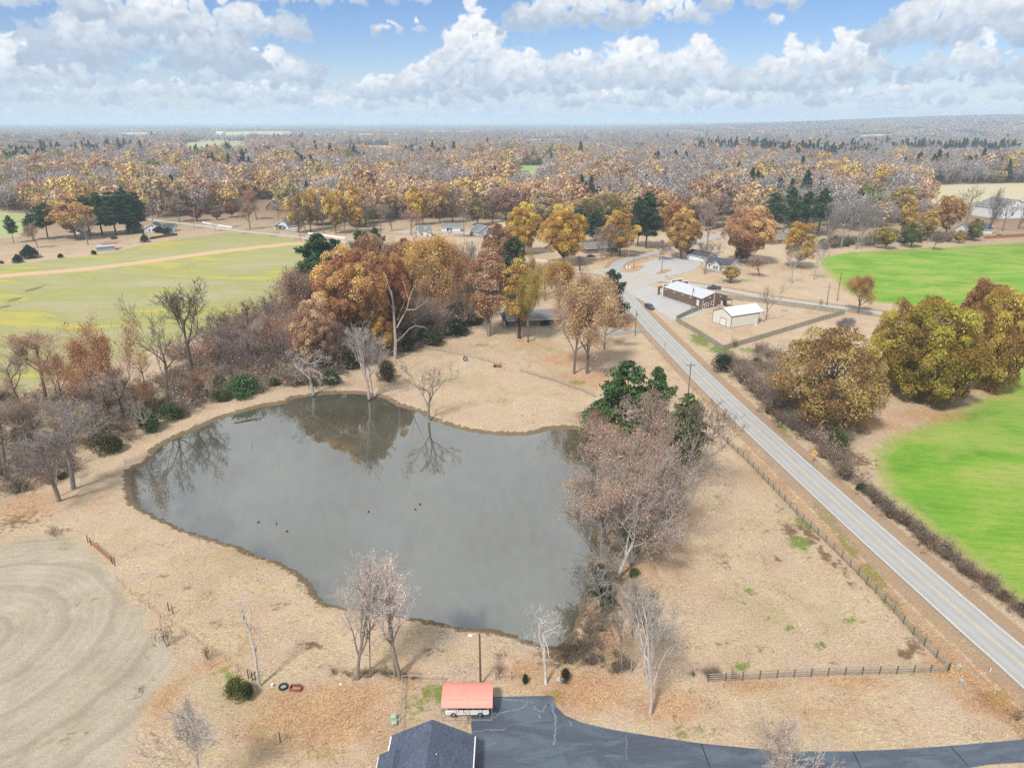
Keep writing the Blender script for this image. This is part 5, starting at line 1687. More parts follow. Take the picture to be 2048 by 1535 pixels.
M['snag'] = plain('bare_wood', (.33, .285, .25), .9, var=.4, scale=2)
mb = MB()
mb.tube([(0, 0, -.1), snag_pt(791, 680), snag_pt(788, 640, .3), snag_pt(786, 610, .2), snag_pt(783, 586), snag_pt(775, 565, -.5), snag_pt(772, 548, -.8)], [.6, .46, .38, .32, .24, .15, .05], 8)
mb.build('trunk', M['snag'], sn)
for pts, rr_ in [([snag_pt(794, 655), snag_pt(806, 632, -.5), snag_pt(815, 616, -1), snag_pt(820, 596, -1.4), snag_pt(828, 572, -1.2), snag_pt(836, 552, -1)], [.36, .32, .27, .2, .13, .04]),
                 ([snag_pt(815, 618, -1), snag_pt(832, 616, -1.6), snag_pt(846, 606, -2), snag_pt(862, 590, -2.4)], [.22, .17, .11, .03]),
                 ([snag_pt(819, 598, -1.4), snag_pt(812, 578, -.6), snag_pt(806, 560, 0), snag_pt(805, 545, .2)], [.15, .12, .08, .03]),
                 ([snag_pt(792, 684), snag_pt(808, 668, -1.5), snag_pt(822, 652, -2.4), snag_pt(834, 646, -3), snag_pt(850, 648, -3.4), snag_pt(860, 653, -3.6)], [.26, .22, .17, .13, .09, .03]),
                 ([snag_pt(834, 647, -3), snag_pt(832, 640, -3.2), snag_pt(824, 636, -3.3)], [.1, .07, .03]),
                 ([snag_pt(784, 590), snag_pt(776, 582, .6), snag_pt(768, 580, 1)], [.14, .09, .03]),
                 ([snag_pt(787, 620), snag_pt(780, 604, -1), snag_pt(772, 594, -1.4)], [.15, .1, .03]),
                 ([snag_pt(795, 640, 0), snag_pt(802, 620, 1), snag_pt(808, 604, 1.4)], [.13, .09, .04])]:
    MB().tube(pts, [q_ * .75 for q_ in rr_], 6).build('limb', M['snag'], sn)
print('planted', NTREE[0])

# ------------------------------------------------------------------ the woods beyond
EDGE = [(-300, 424), (0, 424), (60, 424), (110, 442), (290, 440), (330, 436), (460, 426), (468, 402), (562, 400), (575, 444), (620, 454), (800, 458), (990, 440), (1060, 446), (1150, 470), (1300, 462), (1400, 452), (1530, 460),
        (1660, 470), (1740, 462), (1842, 436), (1848, 372), (2048, 366), (2500, 364)]
PINE_STANDS = [(20, 345, 55), (75, 326, 60), (205, 318, 50), (1445, 318, 70), (1500, 306, 90), (1570, 318, 80), (1640, 330, 70), (1690, 318, 70), (1900, 318, 90), (1985, 314, 90), (520, 336, 40), (690, 342, 30), (1340, 350, 30), (840, 330, 50), (1190, 420, 26), (1560, 420, 26), (1630, 430, 20)]
edge_g = np.array([G(u, v)[:2] for u, v in EDGE])
edge_az = np.degrees(np.arctan2(edge_g[:, 0], edge_g[:, 1]))
edge_d = np.hypot(edge_g[:, 0], edge_g[:, 1])
fr = np.random.default_rng(5)
HOUSE_CLEAR = [(480, 412, 20), (538, 415, 22), (640, 345, 18), (205, 340, 20), (310, 352, 18), (1990, 320, 30), (1560, 350, 20), (860, 452, 40), (950, 462, 30), (1180, 500, 30), (1560, 480, 25)]
hc = [(G(u, v), r) for u, v, r in HOUSE_CLEAR]


def in_field(x, y, pad=0.0):
    m = np.zeros(x.shape, bool)
    for p in FAR_FIELDS:
        lo, hi = p.min(0) - 80, p.max(0) + 80
        k = (x > lo[0]) & (x < hi[0]) & (y > lo[1]) & (y < hi[1])
        if k.any():
            m[k] |= sd_poly(x[k], y[k], p) > pad
    return m


def scatter(d0, d1, step, jit=.48, half=39.0, use_edge=False):
    n = int(d1 * math.sin(R(half)) / step) + 1
    xs = np.arange(-n, n + 1) * step
    ys = np.arange(int(d0 * .6 / step), int(d1 / step) + 1) * step
    X, Y = np.meshgrid(xs, ys)
    X = X.ravel() + fr.uniform(-jit, jit, X.size) * step
    Y = Y.ravel() + fr.uniform(-jit, jit, Y.size) * step
    a = np.degrees(np.arctan2(X, Y))
    d = np.hypot(X, Y)
    ok = (np.abs(a) < half) & (d < d1) & (d > d0)
    if use_edge:
        ok &= d > np.interp(a, edge_az, edge_d)
    X, Y = X[ok], Y[ok]
    ok = ~in_field(X, Y, -2)
    for c, r in hc:
        ok &= np.hypot(X - c.x, Y - c.y) > r
    for ln in (ROAD, WEST, EAST):
        m = (Y < 700)
        dd = np.full(X.shape, 99.0)
        dd[m] = sd_line(X[m], Y[m], ln)
        ok &= dd > 7
    ok &= fr.random(X.size) > .06
    return X[ok], Y[ok]


def nz(x, y, s, k=0.0):
    return .5 + .5 * np.sin(x / s + k + 1.9 * np.sin(y / s * .83 + k)) * np.cos(y / s * .91 + 1.6 * np.sin(x / s * .67 + 2 * k))


PAL_LEAF = np.array([(.42, .26, .125), (.46, .30, .155), (.38, .215, .105), (.42, .28, .095), (.35, .245, .135), (.42, .28, .19), (.46, .30, .085), (.36, .19, .10), (.29, .235, .09), (.42, .30, .195), (.43, .26, .095), (.19, .19, .065)])
PAL_BARE = np.array([(.31, .275, .27), (.29, .26, .265), (.33, .28, .26), (.265, .23, .22), (.32, .255, .225), (.34, .31, .295)])
PAL_PINE = np.array([(.040, .062, .030), (.046, .066, .034), (.036, .056, .032)])


def choose(x, y):
    """kind and tint of each woodland tree: stands of leafy, bare and evergreen trees"""
    d = np.hypot(x, y)
    a = nz(x, y, 95, .4)
    b = nz(x, y, 150, 2.1)
    bare_p = np.clip(.38 + .95 * (a - .5) + sstep(d, 900, 3000) * .40, .04, .95)
    pine_p = np.clip((b - .86) * 4.0, 0, .6) + .008
    for (u, v, rad) in PINE_STANDS:
        c_ = G(u, v)
        pine_p = np.where(np.hypot((x - c_.x), (y - c_.y) * .6) < rad * (.7 + .6 * nz(x, y, 25, 3)), .8, pine_p)
    r = fr.random(x.size)
    kind = np.where(r < pine_p, 2, np.where(fr.random(x.size) < bare_p, 1, 0))
    idx = (nz(x, y, 60, 1.2) * 11.99 + fr.normal(0, 1.6, x.size)).astype(int) % len(PAL_LEAF)
    col = PAL_LEAF[idx]
    col = np.where((kind == 1)[:, None], PAL_BARE[fr.integers(0, len(PAL_BARE), x.size)], col)
    col = np.where((kind == 2)[:, None], PAL_PINE[fr.integers(0, 3, x.size)], col)
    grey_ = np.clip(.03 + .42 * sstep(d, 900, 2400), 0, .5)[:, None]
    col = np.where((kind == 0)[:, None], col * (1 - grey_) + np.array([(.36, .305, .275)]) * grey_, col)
    col = col * fr.uniform(.88, 1.10, (x.size, 1))
    return kind, col


def forest_gn(name, meshes):
    """node tree that sets one of the tree shapes on every point"""
    ng = bpy.data.node_groups.new(name, 'GeometryNodeTree')
    ng.interface.new_socket('Geometry', in_out='INPUT', socket_type='NodeSocketGeometry')
    ng.interface.new_socket('Geometry', in_out='OUTPUT', socket_type='NodeSocketGeometry')
    n = NT(ng)
    gi_, go_ = n.node('NodeGroupInput'), n.node('NodeGroupOutput')
    join = n.node('GeometryNodeGeometryToInstance')
    for i, me in enumerate(meshes):
        ob = bpy.data.objects.new(name + '_shape', me)
        oi_ = n.node('GeometryNodeObjectInfo')
        oi_.inputs['Object'].default_value = ob
        oi_.inputs['As Instance'].default_value = False
        join = n.node('GeometryNodeGeometryToInstance') if i else join
        n.l.new(oi_.outputs['Geometry'], join.inputs[0])
        if i == 0:
            jg = n.node('GeometryNodeJoinGeometry')
            outs = []
        outs.append(join.outputs[0])
    for o_ in reversed(outs):
        n.l.new(o_, jg.inputs[0])

    def na(nm, typ):
        nd = n.node('GeometryNodeInputNamedAttribute', data_type=typ)
        nd.inputs[0].default_value = nm
        return nd.outputs[0]
    io = n.node('GeometryNodeInstanceOnPoints')
    n.l.new(gi_.outputs[0], io.inputs['Points'])
    n.l.new(jg.outputs[0], io.inputs['Instance'])
    io.inputs['Pick Instance'].default_value = True
    n.l.new(na('pick', 'INT'), io.inputs['Instance Index'])
    n.l.new(na('size', 'FLOAT_VECTOR'), io.inputs['Scale'])
    rot = n.node('FunctionNodeEulerToRotation')
    n.l.new(na('turn', 'FLOAT_VECTOR'), rot.inputs[0])
    n.l.new(rot.outputs[0], io.inputs['Rotation'])
    n.l.new(io.outputs[0], go_.inputs[0])
    return ng


def point_cloud(name, pos, size, pick, tint, ng, turn=None):
    me = bpy.data.meshes.new(name)
    N = len(pos)
    me.vertices.add(N)
    me.vertices.foreach_set('co', np.asarray(pos, np.float32).ravel())
    a = me.attributes.new('size', 'FLOAT_VECTOR', 'POINT')
    a.data.foreach_set('vector', np.asarray(size, np.float32).ravel())
    a = me.attributes.new('turn', 'FLOAT_VECTOR', 'POINT')
    if turn is None:
        turn = np.zeros((N, 3))
        turn[:, 2] = fr.uniform(0, 6.283, N)
    a.data.foreach_set('vector', np.asarray(turn, np.float32).ravel())
    a = me.attributes.new('pick', 'INT', 'POINT')
    a.data.foreach_set('value', np.asarray(pick, np.int32))
    a = me.attributes.new('tint', 'FLOAT_COLOR', 'POINT')
    a.data.foreach_set('color', np.c_[tint, np.ones(N)].astype(np.float32).ravel())
    o = link(name, me)
    md = o.modifiers.new('set_out', 'NODES')
    md.node_group = ng
    struct(o, 'stuff')
    return o


SH = [far_proto('wood_round_a', 1, 760, .62, 13, 15, .15), far_proto('wood_round_b', 2, 720, .64, 14.5, 14, .12), far_proto('wood_round_c', 3, 700, .60, 11.5, 16.5, .10),
      far_proto('wood_bare_a', 4, 640, .60, 12.5, 16, .22, 'bare', 40), far_proto('wood_bare_b', 5, 600, .58, 11.5, 17, .2, 'bare', 44), far_proto('wood_pine', 6, 620, .6, 8, 18, .10, 'cone')]
gn_wood = forest_gn('woodland_set', SH)
X, Y = scatter(420, 3000, 11.0, use_edge=True)
o_ = np.argsort(np.hypot(X, Y))
X, Y = X[o_], Y[o_]
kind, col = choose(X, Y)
d = np.hypot(X, Y)
# the nearest trees of the wood stand as single trees
n_single = max(0, 300 - NTREE[0])
front = []
seen = set()
azb = np.degrees(np.arctan2(X, Y))
for i in range(len(X)):
    if len(front) >= n_single or d[i] > 1100:
        break
    if abs(azb[i]) > 35.5:
        continue
    key = int(azb[i] * 3.2)
    lst = sum(1 for k in seen if k[0] == key)
    if lst < 3:
        seen.add((key, i))
        front.append(i)
front = np.array(front)
mask = np.ones(len(X), bool)
mask[front] = False
def tint_word(k, c):
    if k:
        return ('', 'bare grey' if c[0] < .24 else 'pale bare', 'dark evergreen')[k]
    if c[2] < .06:
        return 'golden' if c[0] > .33 else 'olive-brown'
    if c[2] > .1:
        return 'dusky pink' if c[1] / c[0] < .58 else 'pale tan'
    return 'rust-red' if c[1] / c[0] < .46 else 'orange-brown' if c[0] > .31 else 'dull brown'


for i in front:
    k = int(kind[i])
    kd = (['mid_oak_a', 'mid_oak_b', 'mid_oak_c'], ['mid_bare_a', 'mid_bare_b', 'mid_sparse'], ['mid_pine'])[k]
    kd = kd[i % len(kd)]
    u_ = azb[i]
    where = 'behind the far-left farmhouse' if u_ < -20 else 'behind the gabled houses' if u_ < -14 else 'behind the yellow row' if u_ < -6 else 'behind the small white houses' if u_ < 2 else \
        'behind the junction' if u_ < 10 else 'behind the white house' if u_ < 17 else 'behind the upper green field' if u_ < 25 else 'beyond the pale field'
    hgt = fr.uniform(15, 24) * (1.1 if k == 2 else 1)
    c_ = col[i]
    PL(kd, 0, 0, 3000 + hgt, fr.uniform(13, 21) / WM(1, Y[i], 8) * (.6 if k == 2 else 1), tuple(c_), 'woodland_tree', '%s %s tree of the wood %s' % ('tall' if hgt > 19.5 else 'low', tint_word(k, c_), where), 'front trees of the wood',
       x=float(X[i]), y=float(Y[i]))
X, Y, kind, col = X[mask], Y[mask], kind[mask], col[mask]
pick = np.where(kind == 0, fr.integers(0, 3, X.size), np.where(kind == 1, fr.integers(3, 5, X.size), 5))
sz = np.clip(fr.lognormal(.28, .22, (X.size, 1)), .8, 2.0) * np.c_[np.ones(X.size), np.ones(X.size), fr.uniform(.85, 1.15, X.size)]
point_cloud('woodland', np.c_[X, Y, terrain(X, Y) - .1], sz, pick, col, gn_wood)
n_mid = X.size


def stand_proto(key, seed, trees, span, q, size, bare=.5):
    """a piece of wood seen from kilometres off: many crowns in one mesh"""
    rng = np.random.default_rng(seed)
    V, Fc, A, C = [], [], [], []
    b = 0
    for t in range(trees):
        cx, cy = rng.uniform(-span / 2, span / 2, 2)
        hh = rng.uniform(10, 18)
        n = q
        dd = nrm(rng.normal(size=(n, 3)))
        dd[:, 2] = np.abs(dd[:, 2])
        pos = np.array([cx, cy, hh * .5]) + dd * np.array([size * 1.5, size * 1.5, hh * .5]) * rng.uniform(.6, 1, (n, 1))
        v, f, a_, c_ = leaf_cards(rng, pos, size, dd, 1.0, np.full(n, rng.uniform(0, 1)))
        V.append(v)
        Fc.append(f + b)
        A.append(a_)
        C.append(c_)
        b += len(v)
    me = mesh_np(key, np.concatenate(V), np.concatenate(Fc), [M['far_leaf']])
    fattr(me, 'var', np.concatenate(A))
    fattr(me, 'clump', np.concatenate(C))
    return me


ST = [stand_proto('stand_a', 11, 26, 46, 22, 2.6), stand_proto('stand_b', 12, 24, 46, 22, 2.5)]
gn_stand = forest_gn('stand_set', ST)
X, Y = scatter(2980, 9000, 38)
k2, c2 = choose(X, Y)
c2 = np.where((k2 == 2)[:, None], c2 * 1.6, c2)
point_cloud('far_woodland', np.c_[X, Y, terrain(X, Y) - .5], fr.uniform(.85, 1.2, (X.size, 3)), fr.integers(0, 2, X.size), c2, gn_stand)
n_far = X.size
X, Y = scatter(8900, 27000, 150)
k2, c2 = choose(X, Y)
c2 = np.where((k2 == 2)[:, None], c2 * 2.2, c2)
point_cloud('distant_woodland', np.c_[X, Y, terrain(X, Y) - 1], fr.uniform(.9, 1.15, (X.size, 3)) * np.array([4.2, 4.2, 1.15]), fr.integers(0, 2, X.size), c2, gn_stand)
print('woods', len(front), n_mid, n_far, X.size)

# ------------------------------------------------------------------ thickets (undergrowth nobody could count)
M['thick_leaf'] = leaf_material('thicket_leaf', 'INSTANCER', .25)


def tinted_copy(me, name):
    """shrub shape whose colour comes from the place it grows"""
    m2 = me.copy()
    m2.name = name
    m2.materials.clear()
    m2.materials.append(M['far_leaf'])
    m2.polygons.foreach_set('material_index', np.zeros(len(m2.polygons), dtype=np.int32))
    return m2


def merged(kind, name):
    tr, cr, h_, w_ = PROTO[kind]
    bm = bmesh.new()
    bm.from_mesh(tr)
    bm.from_mesh(cr)
    me = bpy.data.meshes.new(name)
    bm.to_mesh(me)
    bm.free()
    me.materials.append(M['far_leaf'])
    me.polygons.foreach_set('material_index', np.zeros(len(me.polygons), dtype=np.int32))
    for nm in ('var', 'clump'):
        if nm in me.attributes:
            me.attributes.remove(me.attributes[nm])
        rr_ = np.random.default_rng(len(me.polygons))
        fattr(me, nm, rr_.uniform(.2, .8, len(me.polygons)))
    return me


THK = [merged('shrub_a', 'thicket_a'), merged('shrub_b', 'thicket_b'), merged('shrub_c', 'thicket_c'), merged('bush_a', 'thicket_d')]
gn_thick = forest_gn('thicket_set', THK)
PAL_T = np.array([(.22, .165, .125), (.27, .20, .15), (.18, .135, .105), (.31, .235, .175), (.26, .16, .10), (.21, .17, .125)])


PAL_W = np.array([(.33, .225, .165), (.30, .20, .145), (.37, .25, .18), (.27, .195, .155), (.34, .20, .12)])


def thicket(name, poly, n, hgt, greens=.12, pal=PAL_T, edge=0.0):
    lo, hi = poly.min(0), poly.max(0)
    P = fr.uniform(lo, hi, (n * 6, 2))
    P = P[sd_poly(P[:, 0], P[:, 1], poly) > edge][:n]
    N = len(P)
    g = fr.random(N) < greens
    pick = np.where(g, 3, fr.integers(0, 3, N))
    col = np.where(g[:, None], np.array([(.065, .085, .028)]) * fr.uniform(.6, 1.6, (N, 1)), pal[fr.integers(0, len(pal), N)] * fr.uniform(.75, 1.25, (N, 1)))
    s = fr.uniform(hgt[0], hgt[1], (N, 1)) / 2.8 * np.c_[fr.uniform(.9, 1.3, N), fr.uniform(.9, 1.3, N), np.ones(N)]
    return point_cloud(name, np.c_[P, np.full(N, -.05)], s, pick, col, gn_thick)


def strip(px, w):
    L = smooth_line(px_poly(px), 4)
    t = np.gradient(L, axis=0)
    t /= np.linalg.norm(t, axis=1, keepdims=True)
    r_ = np.stack([t[:, 1], -t[:, 0]], 1)
    return np.concatenate([L - r_ * w / 2, (L + r_ * w / 2)[::-1]])


thicket('bank_thicket', px_poly([(-120, 800), (0, 800), (60, 790), (180, 785), (300, 770), (400, 725), (520, 690), (600, 690), (680, 700), (690, 742), (640, 775), (560, 772), (480, 796), (380, 832), (290, 868), (200, 905), (130, 960), (60, 985), (0, 1010), (-120, 1050)]), 400, (1.8, 4.4), .12)
thicket('field_edge_thicket', px_poly([(330, 720), (400, 690), (480, 655), (560, 625), (620, 600), (660, 640), (660, 700), (560, 700), (440, 725)]), 210, (2.8, 6.0), .04, PAL_W)
thicket('belt_undergrowth', px_poly([(660, 640), (740, 610), (860, 590), (960, 590), (970, 640), (900, 672), (820, 708), (740, 738), (690, 745)]), 260, (2.5, 6.0), .2)
thicket('roadside_brush', strip([(1446, 716), (1478, 745), (1518, 790), (1563, 835), (1608, 870), (1658, 915), (1706, 960), (1736, 985)], 4.0), 130, (1.8, 3.6), .10)
thicket('roadside_brush', strip([(1728, 975), (1774, 1020), (1836, 1065), (1916, 1130), (1998, 1190), (2100, 1265)], 2.1), 150, (.9, 1.9), .08, PAL_T * .85)
thicket('field_corner_brush', px_poly([(1480, 730), (1520, 700), (1560, 705), (1560, 780), (1600, 840), (1700, 850), (1720, 880), (1680, 920), (1620, 880), (1540, 810), (1490, 770)]), 110, (1.5, 3.4), .06)
thicket('hedge_undergrowth', px_poly([(1640, 500), (1700, 493), (1800, 488), (1900, 484), (1960, 480), (1950, 470), (1800, 474), (1650, 484)]), 170, (2.5, 5.5), .45)
thicket('outlet_brush', px_poly([(1100, 1302), (1150, 1292), (1180, 1240), (1215, 1230), (1220, 1300), (1270, 1340), (1240, 1352), (1160, 1330)]), 46, (.7, 1.7), .1)
thicket('shore_undergrowth', px_poly([(1195, 900), (1300, 870), (1370, 900), (1380, 960), (1330, 1040), (1290, 1130), (1240, 1210), (1205, 1190), (1225, 1080), (1232, 1000), (1215, 930)]), 60, (1.2, 3.0), .1)
thicket('yard_undergrowth', px_poly([(1150, 478), (1290, 468), (1400, 455), (1400, 440), (1290, 450), (1150, 460)]), 80, (2, 4), .4)
thicket('fence_brush', strip([(1400, 1348), (1440, 1350), (1470, 1352)], 1.2), 16, (.4, .9), .0)
thicket('bank_brush', strip([(660, 1350), (720, 1350), (770, 1352), (840, 1350)], 1.5), 22, (.5, 1.1), .05)
brush_me = THK
pile = thicket('brush_pile', px_poly([(1672, 650), (1690, 640), (1705, 641), (1708, 652), (1690, 658)]), 40, (.9, 1.6), 0, np.array([(.21, .17, .19), (.25, .21, .22)]))

# ------------------------------------------------------------------ straw and fallen leaves close to the camera
def tuft_mesh(name, n, region, length, width, colr, mat, keep=None, lift=.25, seed=1, flat=.4):
    rng = np.random.default_rng(seed)
    P = np.c_[rng.uniform(region[0], region[1], n), rng.uniform(region[2], region[3], n)]
    if keep is not None:
        P = P[keep(P)]
    m = len(P)
    a = np.where(rng.random(m) < .6, rng.normal(.6, .7, m), rng.uniform(0, 6.283, m))
    L = length * rng.uniform(.5, 1.4, m)
    dx, dy = np.cos(a) * L, np.sin(a) * L
    w = width * rng.uniform(.6, 1.3, m)
    z = lift * rng.uniform(.2, 1.2, m)
    wx, wy = -np.sin(a) * w, np.cos(a) * w
    v = np.empty((m, 4, 3))
    v[:, 0] = np.c_[P[:, 0] - wx, P[:, 1] - wy, np.full(m, -.02)]
    v[:, 1] = np.c_[P[:, 0] + wx, P[:, 1] + wy, np.full(m, -.02)]
    v[:, 2] = np.c_[P[:, 0] + wx * .6 + dx, P[:, 1] + wy * .6 + dy, z]
    v[:, 3] = np.c_[P[:, 0] - wx * .6 + dx, P[:, 1] - wy * .6 + dy, z * .8]
    me = mesh_np(name, v.reshape(-1, 3), np.arange(m * 4).reshape(m, 4), [mat])
    fattr(me, 'var', rng.uniform(0, 1, m))
    fattr(me, 'clump', .5 + .5 * np.sin(P[:, 0] * .7) * np.cos(P[:, 1] * .6 + 1))
    o = struct(link(name, me), 'stuff')
    o.color = (*colr, 1)
    return o


def meadow_keep(P):
    x, y = P[:, 0], P[:, 1]
    rx_ = np.interp(y, ROAD[:, 1], ROAD[:, 0])
    ok = (sd_poly(x, y, POND) < -1.2) & (np.abs(x - rx_) > 4.4) & (x < rx_) & (sd_poly(x, y, DRIVE) < -.3) & (sd_poly(x, y, Z_MOWN) < -.5)
    ok &= ~((x > -15.5) & (x < -1.5) & (y < 73.5))
    ok &= np.random.default_rng(3).random(len(x)) < np.clip(nz(x, y, 2.2, .3) * 1.25 - .1, .08, 1)
    return ok


tuft_mesh('dry_grass', 100000, (-62, 66, 56, 150), .32, .022, (.42, .30, .18), M['straw'], meadow_keep, .22, 1)
tuft_mesh('dry_grass', 60000, (-90, 64, 140, 235), .4, .03, (.42, .30, .18), M['straw'], lambda P: meadow_keep(P) & (sd_poly(P[:, 0], P[:, 1], Z_LEFT) < -25), .22, 2)
tuft_mesh('matted_grass', 30000, (-60, 64, 56, 160), .38, .022, (.22, .165, .10), M['straw'], lambda P: meadow_keep(P) & (nz(P[:, 0], P[:, 1], 3.1, 1.7) * nz(P[:, 0], P[:, 1], 9.0, .6) > .42), .30, 7)
# leaf fall under the trees joins the painted-in patches of litter
lit = blob_field(LITTER)
for (x_, y_, r_, k_) in LIT_TREES:
    m = (np.abs(PX - x_) < r_ * 2.2) & (np.abs(PY - y_) < r_ * 2.2)
    lit[m] = np.maximum(lit[m], k_ * np.exp(-((PX[m] - x_) ** 2 + (PY[m] - y_) ** 2) / r_ ** 2))
fattr(ground_me, 'litter', lit, 'POINT')
fattr(ground_me, 'lush', blob_field(LUSH), 'POINT')
fattr(ground_me, 'soil', blob_field(SOIL), 'POINT')


def litter_keep(P):
    x, y = P[:, 0], P[:, 1]
    q = np.zeros(len(x))
    for (u, v, ra, rb, k) in LITTER:
        c = G(u, v)
        q = np.maximum(q, k * np.exp(-(((x - c.x) / ra) ** 2 + ((y - c.y) / rb) ** 2)))
    return (np.random.default_rng(4).random(len(x)) < q * .9) & (sd_poly(x, y, POND) < -.5) & (sd_poly(x, y, DRIVE) < -.1)


tuft_mesh('fallen_leaves', 150000, (-45, 66, 54, 100), .06, .045, (.42, .22, .10), M['straw'], litter_keep, .05, 5)

# ------------------------------------------------------------------ buildings
M['roof_blue'] = shingle('blue_grey_shingle', (.066, .080, .118), (.100, .120, .172))
M['roof_dark'] = shingle('charcoal_shingle', (.060, .064, .078), (.085, .088, .100))
M['roof_grey'] = shingle('grey_shingle', (.17, .17, .175), (.22, .22, .22))
M['roof_tan'] = shingle('weathered_shingle', (.16, .165, .16), (.21, .21, .20))
M['white_sheet'] = lined('white_ribbed_roof', (.52, .54, .56), 0, .9, rough=.45, dark=.86, var=.10)
M['white_sheet_y'] = lined('pale_roof_sheet', (.42, .44, .47), 1, 1.4, rough=.45, dark=.82, var=.16)
M['cream'] = lined('cream_ribbed_wall', (.62, .595, .53), 0, .3, rough=.55, dark=.93, var=.06)
M['cream_end'] = lined('cream_ribbed_end', (.62, .595, .53), 1, .3, rough=.55, dark=.93, var=.06)
M['white_side'] = lined('white_siding', (.62, .63, .64), 2, .22, rough=.6, dark=.86, var=.06)
M['grey_side'] = lined('grey_siding', (.42, .45, .48), 2, .22, rough=.6, dark=.86, var=.08)
M['trim'] = plain('white_trim', (.66, .66, .65), .55, var=.08)
M['dark_trim'] = plain('dark_trim', (.05, .045, .042), .6, var=.2)
M['glass'] = plain('window_glass', (.035, .042, .052), .12, spec=.6, var=.3, scale=1.2)
M['rust_sheet'] = lined('red_sheet', (.30, .085, .06), 0, .5, dark=.8)
M['tin'] = lined('tin_sheet', (.36, .39, .42), 0, .4, rough=.5, metal=.2, dark=.85, var=.2)
M['door_white'] = lined('panel_door', (.66, .67, .68), 2, .5, dark=.85, var=.05)
M['concrete'] = plain('concrete', (.33, .31, .28), .9, var=.25)
M['black'] = plain('black_and_shade', (.02, .02, .02), .9, var=.2)  # black parts, and the shade painted into openings


def brick_material(name, c1, c2, mortar):
    mt, n = new_mat(name)
    tcn = n.node('ShaderNodeTexCoord')
    s = n.node('ShaderNodeSeparateXYZ', {0: tcn.outputs['Object']})
    vec = n.node('ShaderNodeCombineXYZ', {0: n.m('ADD', s.outputs[0], s.outputs[1]), 1: s.outputs[2]})
    br = n.node('ShaderNodeTexBrick', {'Vector': vec.outputs[0], 'Color1': (*c1, 1), 'Color2': (*c2, 1), 'Mortar': (*mortar, 1), 'Scale': 1.0, 'Mortar Size': .012, 'Brick Width': .24, 'Row Height': .085})
    ns = n.noise(tcn.outputs['Object'], .8, 5, .6)
    finish(n, pbr(n, n.vm('SCALE', br.outputs[0], s=n.m('MULTIPLY_ADD', ns, .9, .55)), .88, 0, .2, br.outputs[1], .3, .01))
    return mt


M['brick'] = brick_material('brown_brick', (.115, .062, .042), (.155, .085, .058), (.17, .145, .125))
M['red_brick'] = brick_material('red_brick', (.17, .07, .045), (.215, .10, .065), (.22, .18, .15))


def slab_uv(me, scale=1.0):
    """lay roof courses: u along x, v up the slope"""
    uv = me.uv_layers.new(name='UVMap')
    for p in me.polygons:
        nrmz = max(.2, abs(p.normal.z))
        for li in p.loop_indices:
            co = me.vertices[me.loops[li].vertex_index].co
            if abs(p.normal.x) > abs(p.normal.y):
                uv.data[li].uv = (co.y * scale, co.x / nrmz * scale)
            else:
                uv.data[li].uv = (co.x * scale, co.y / nrmz * scale)


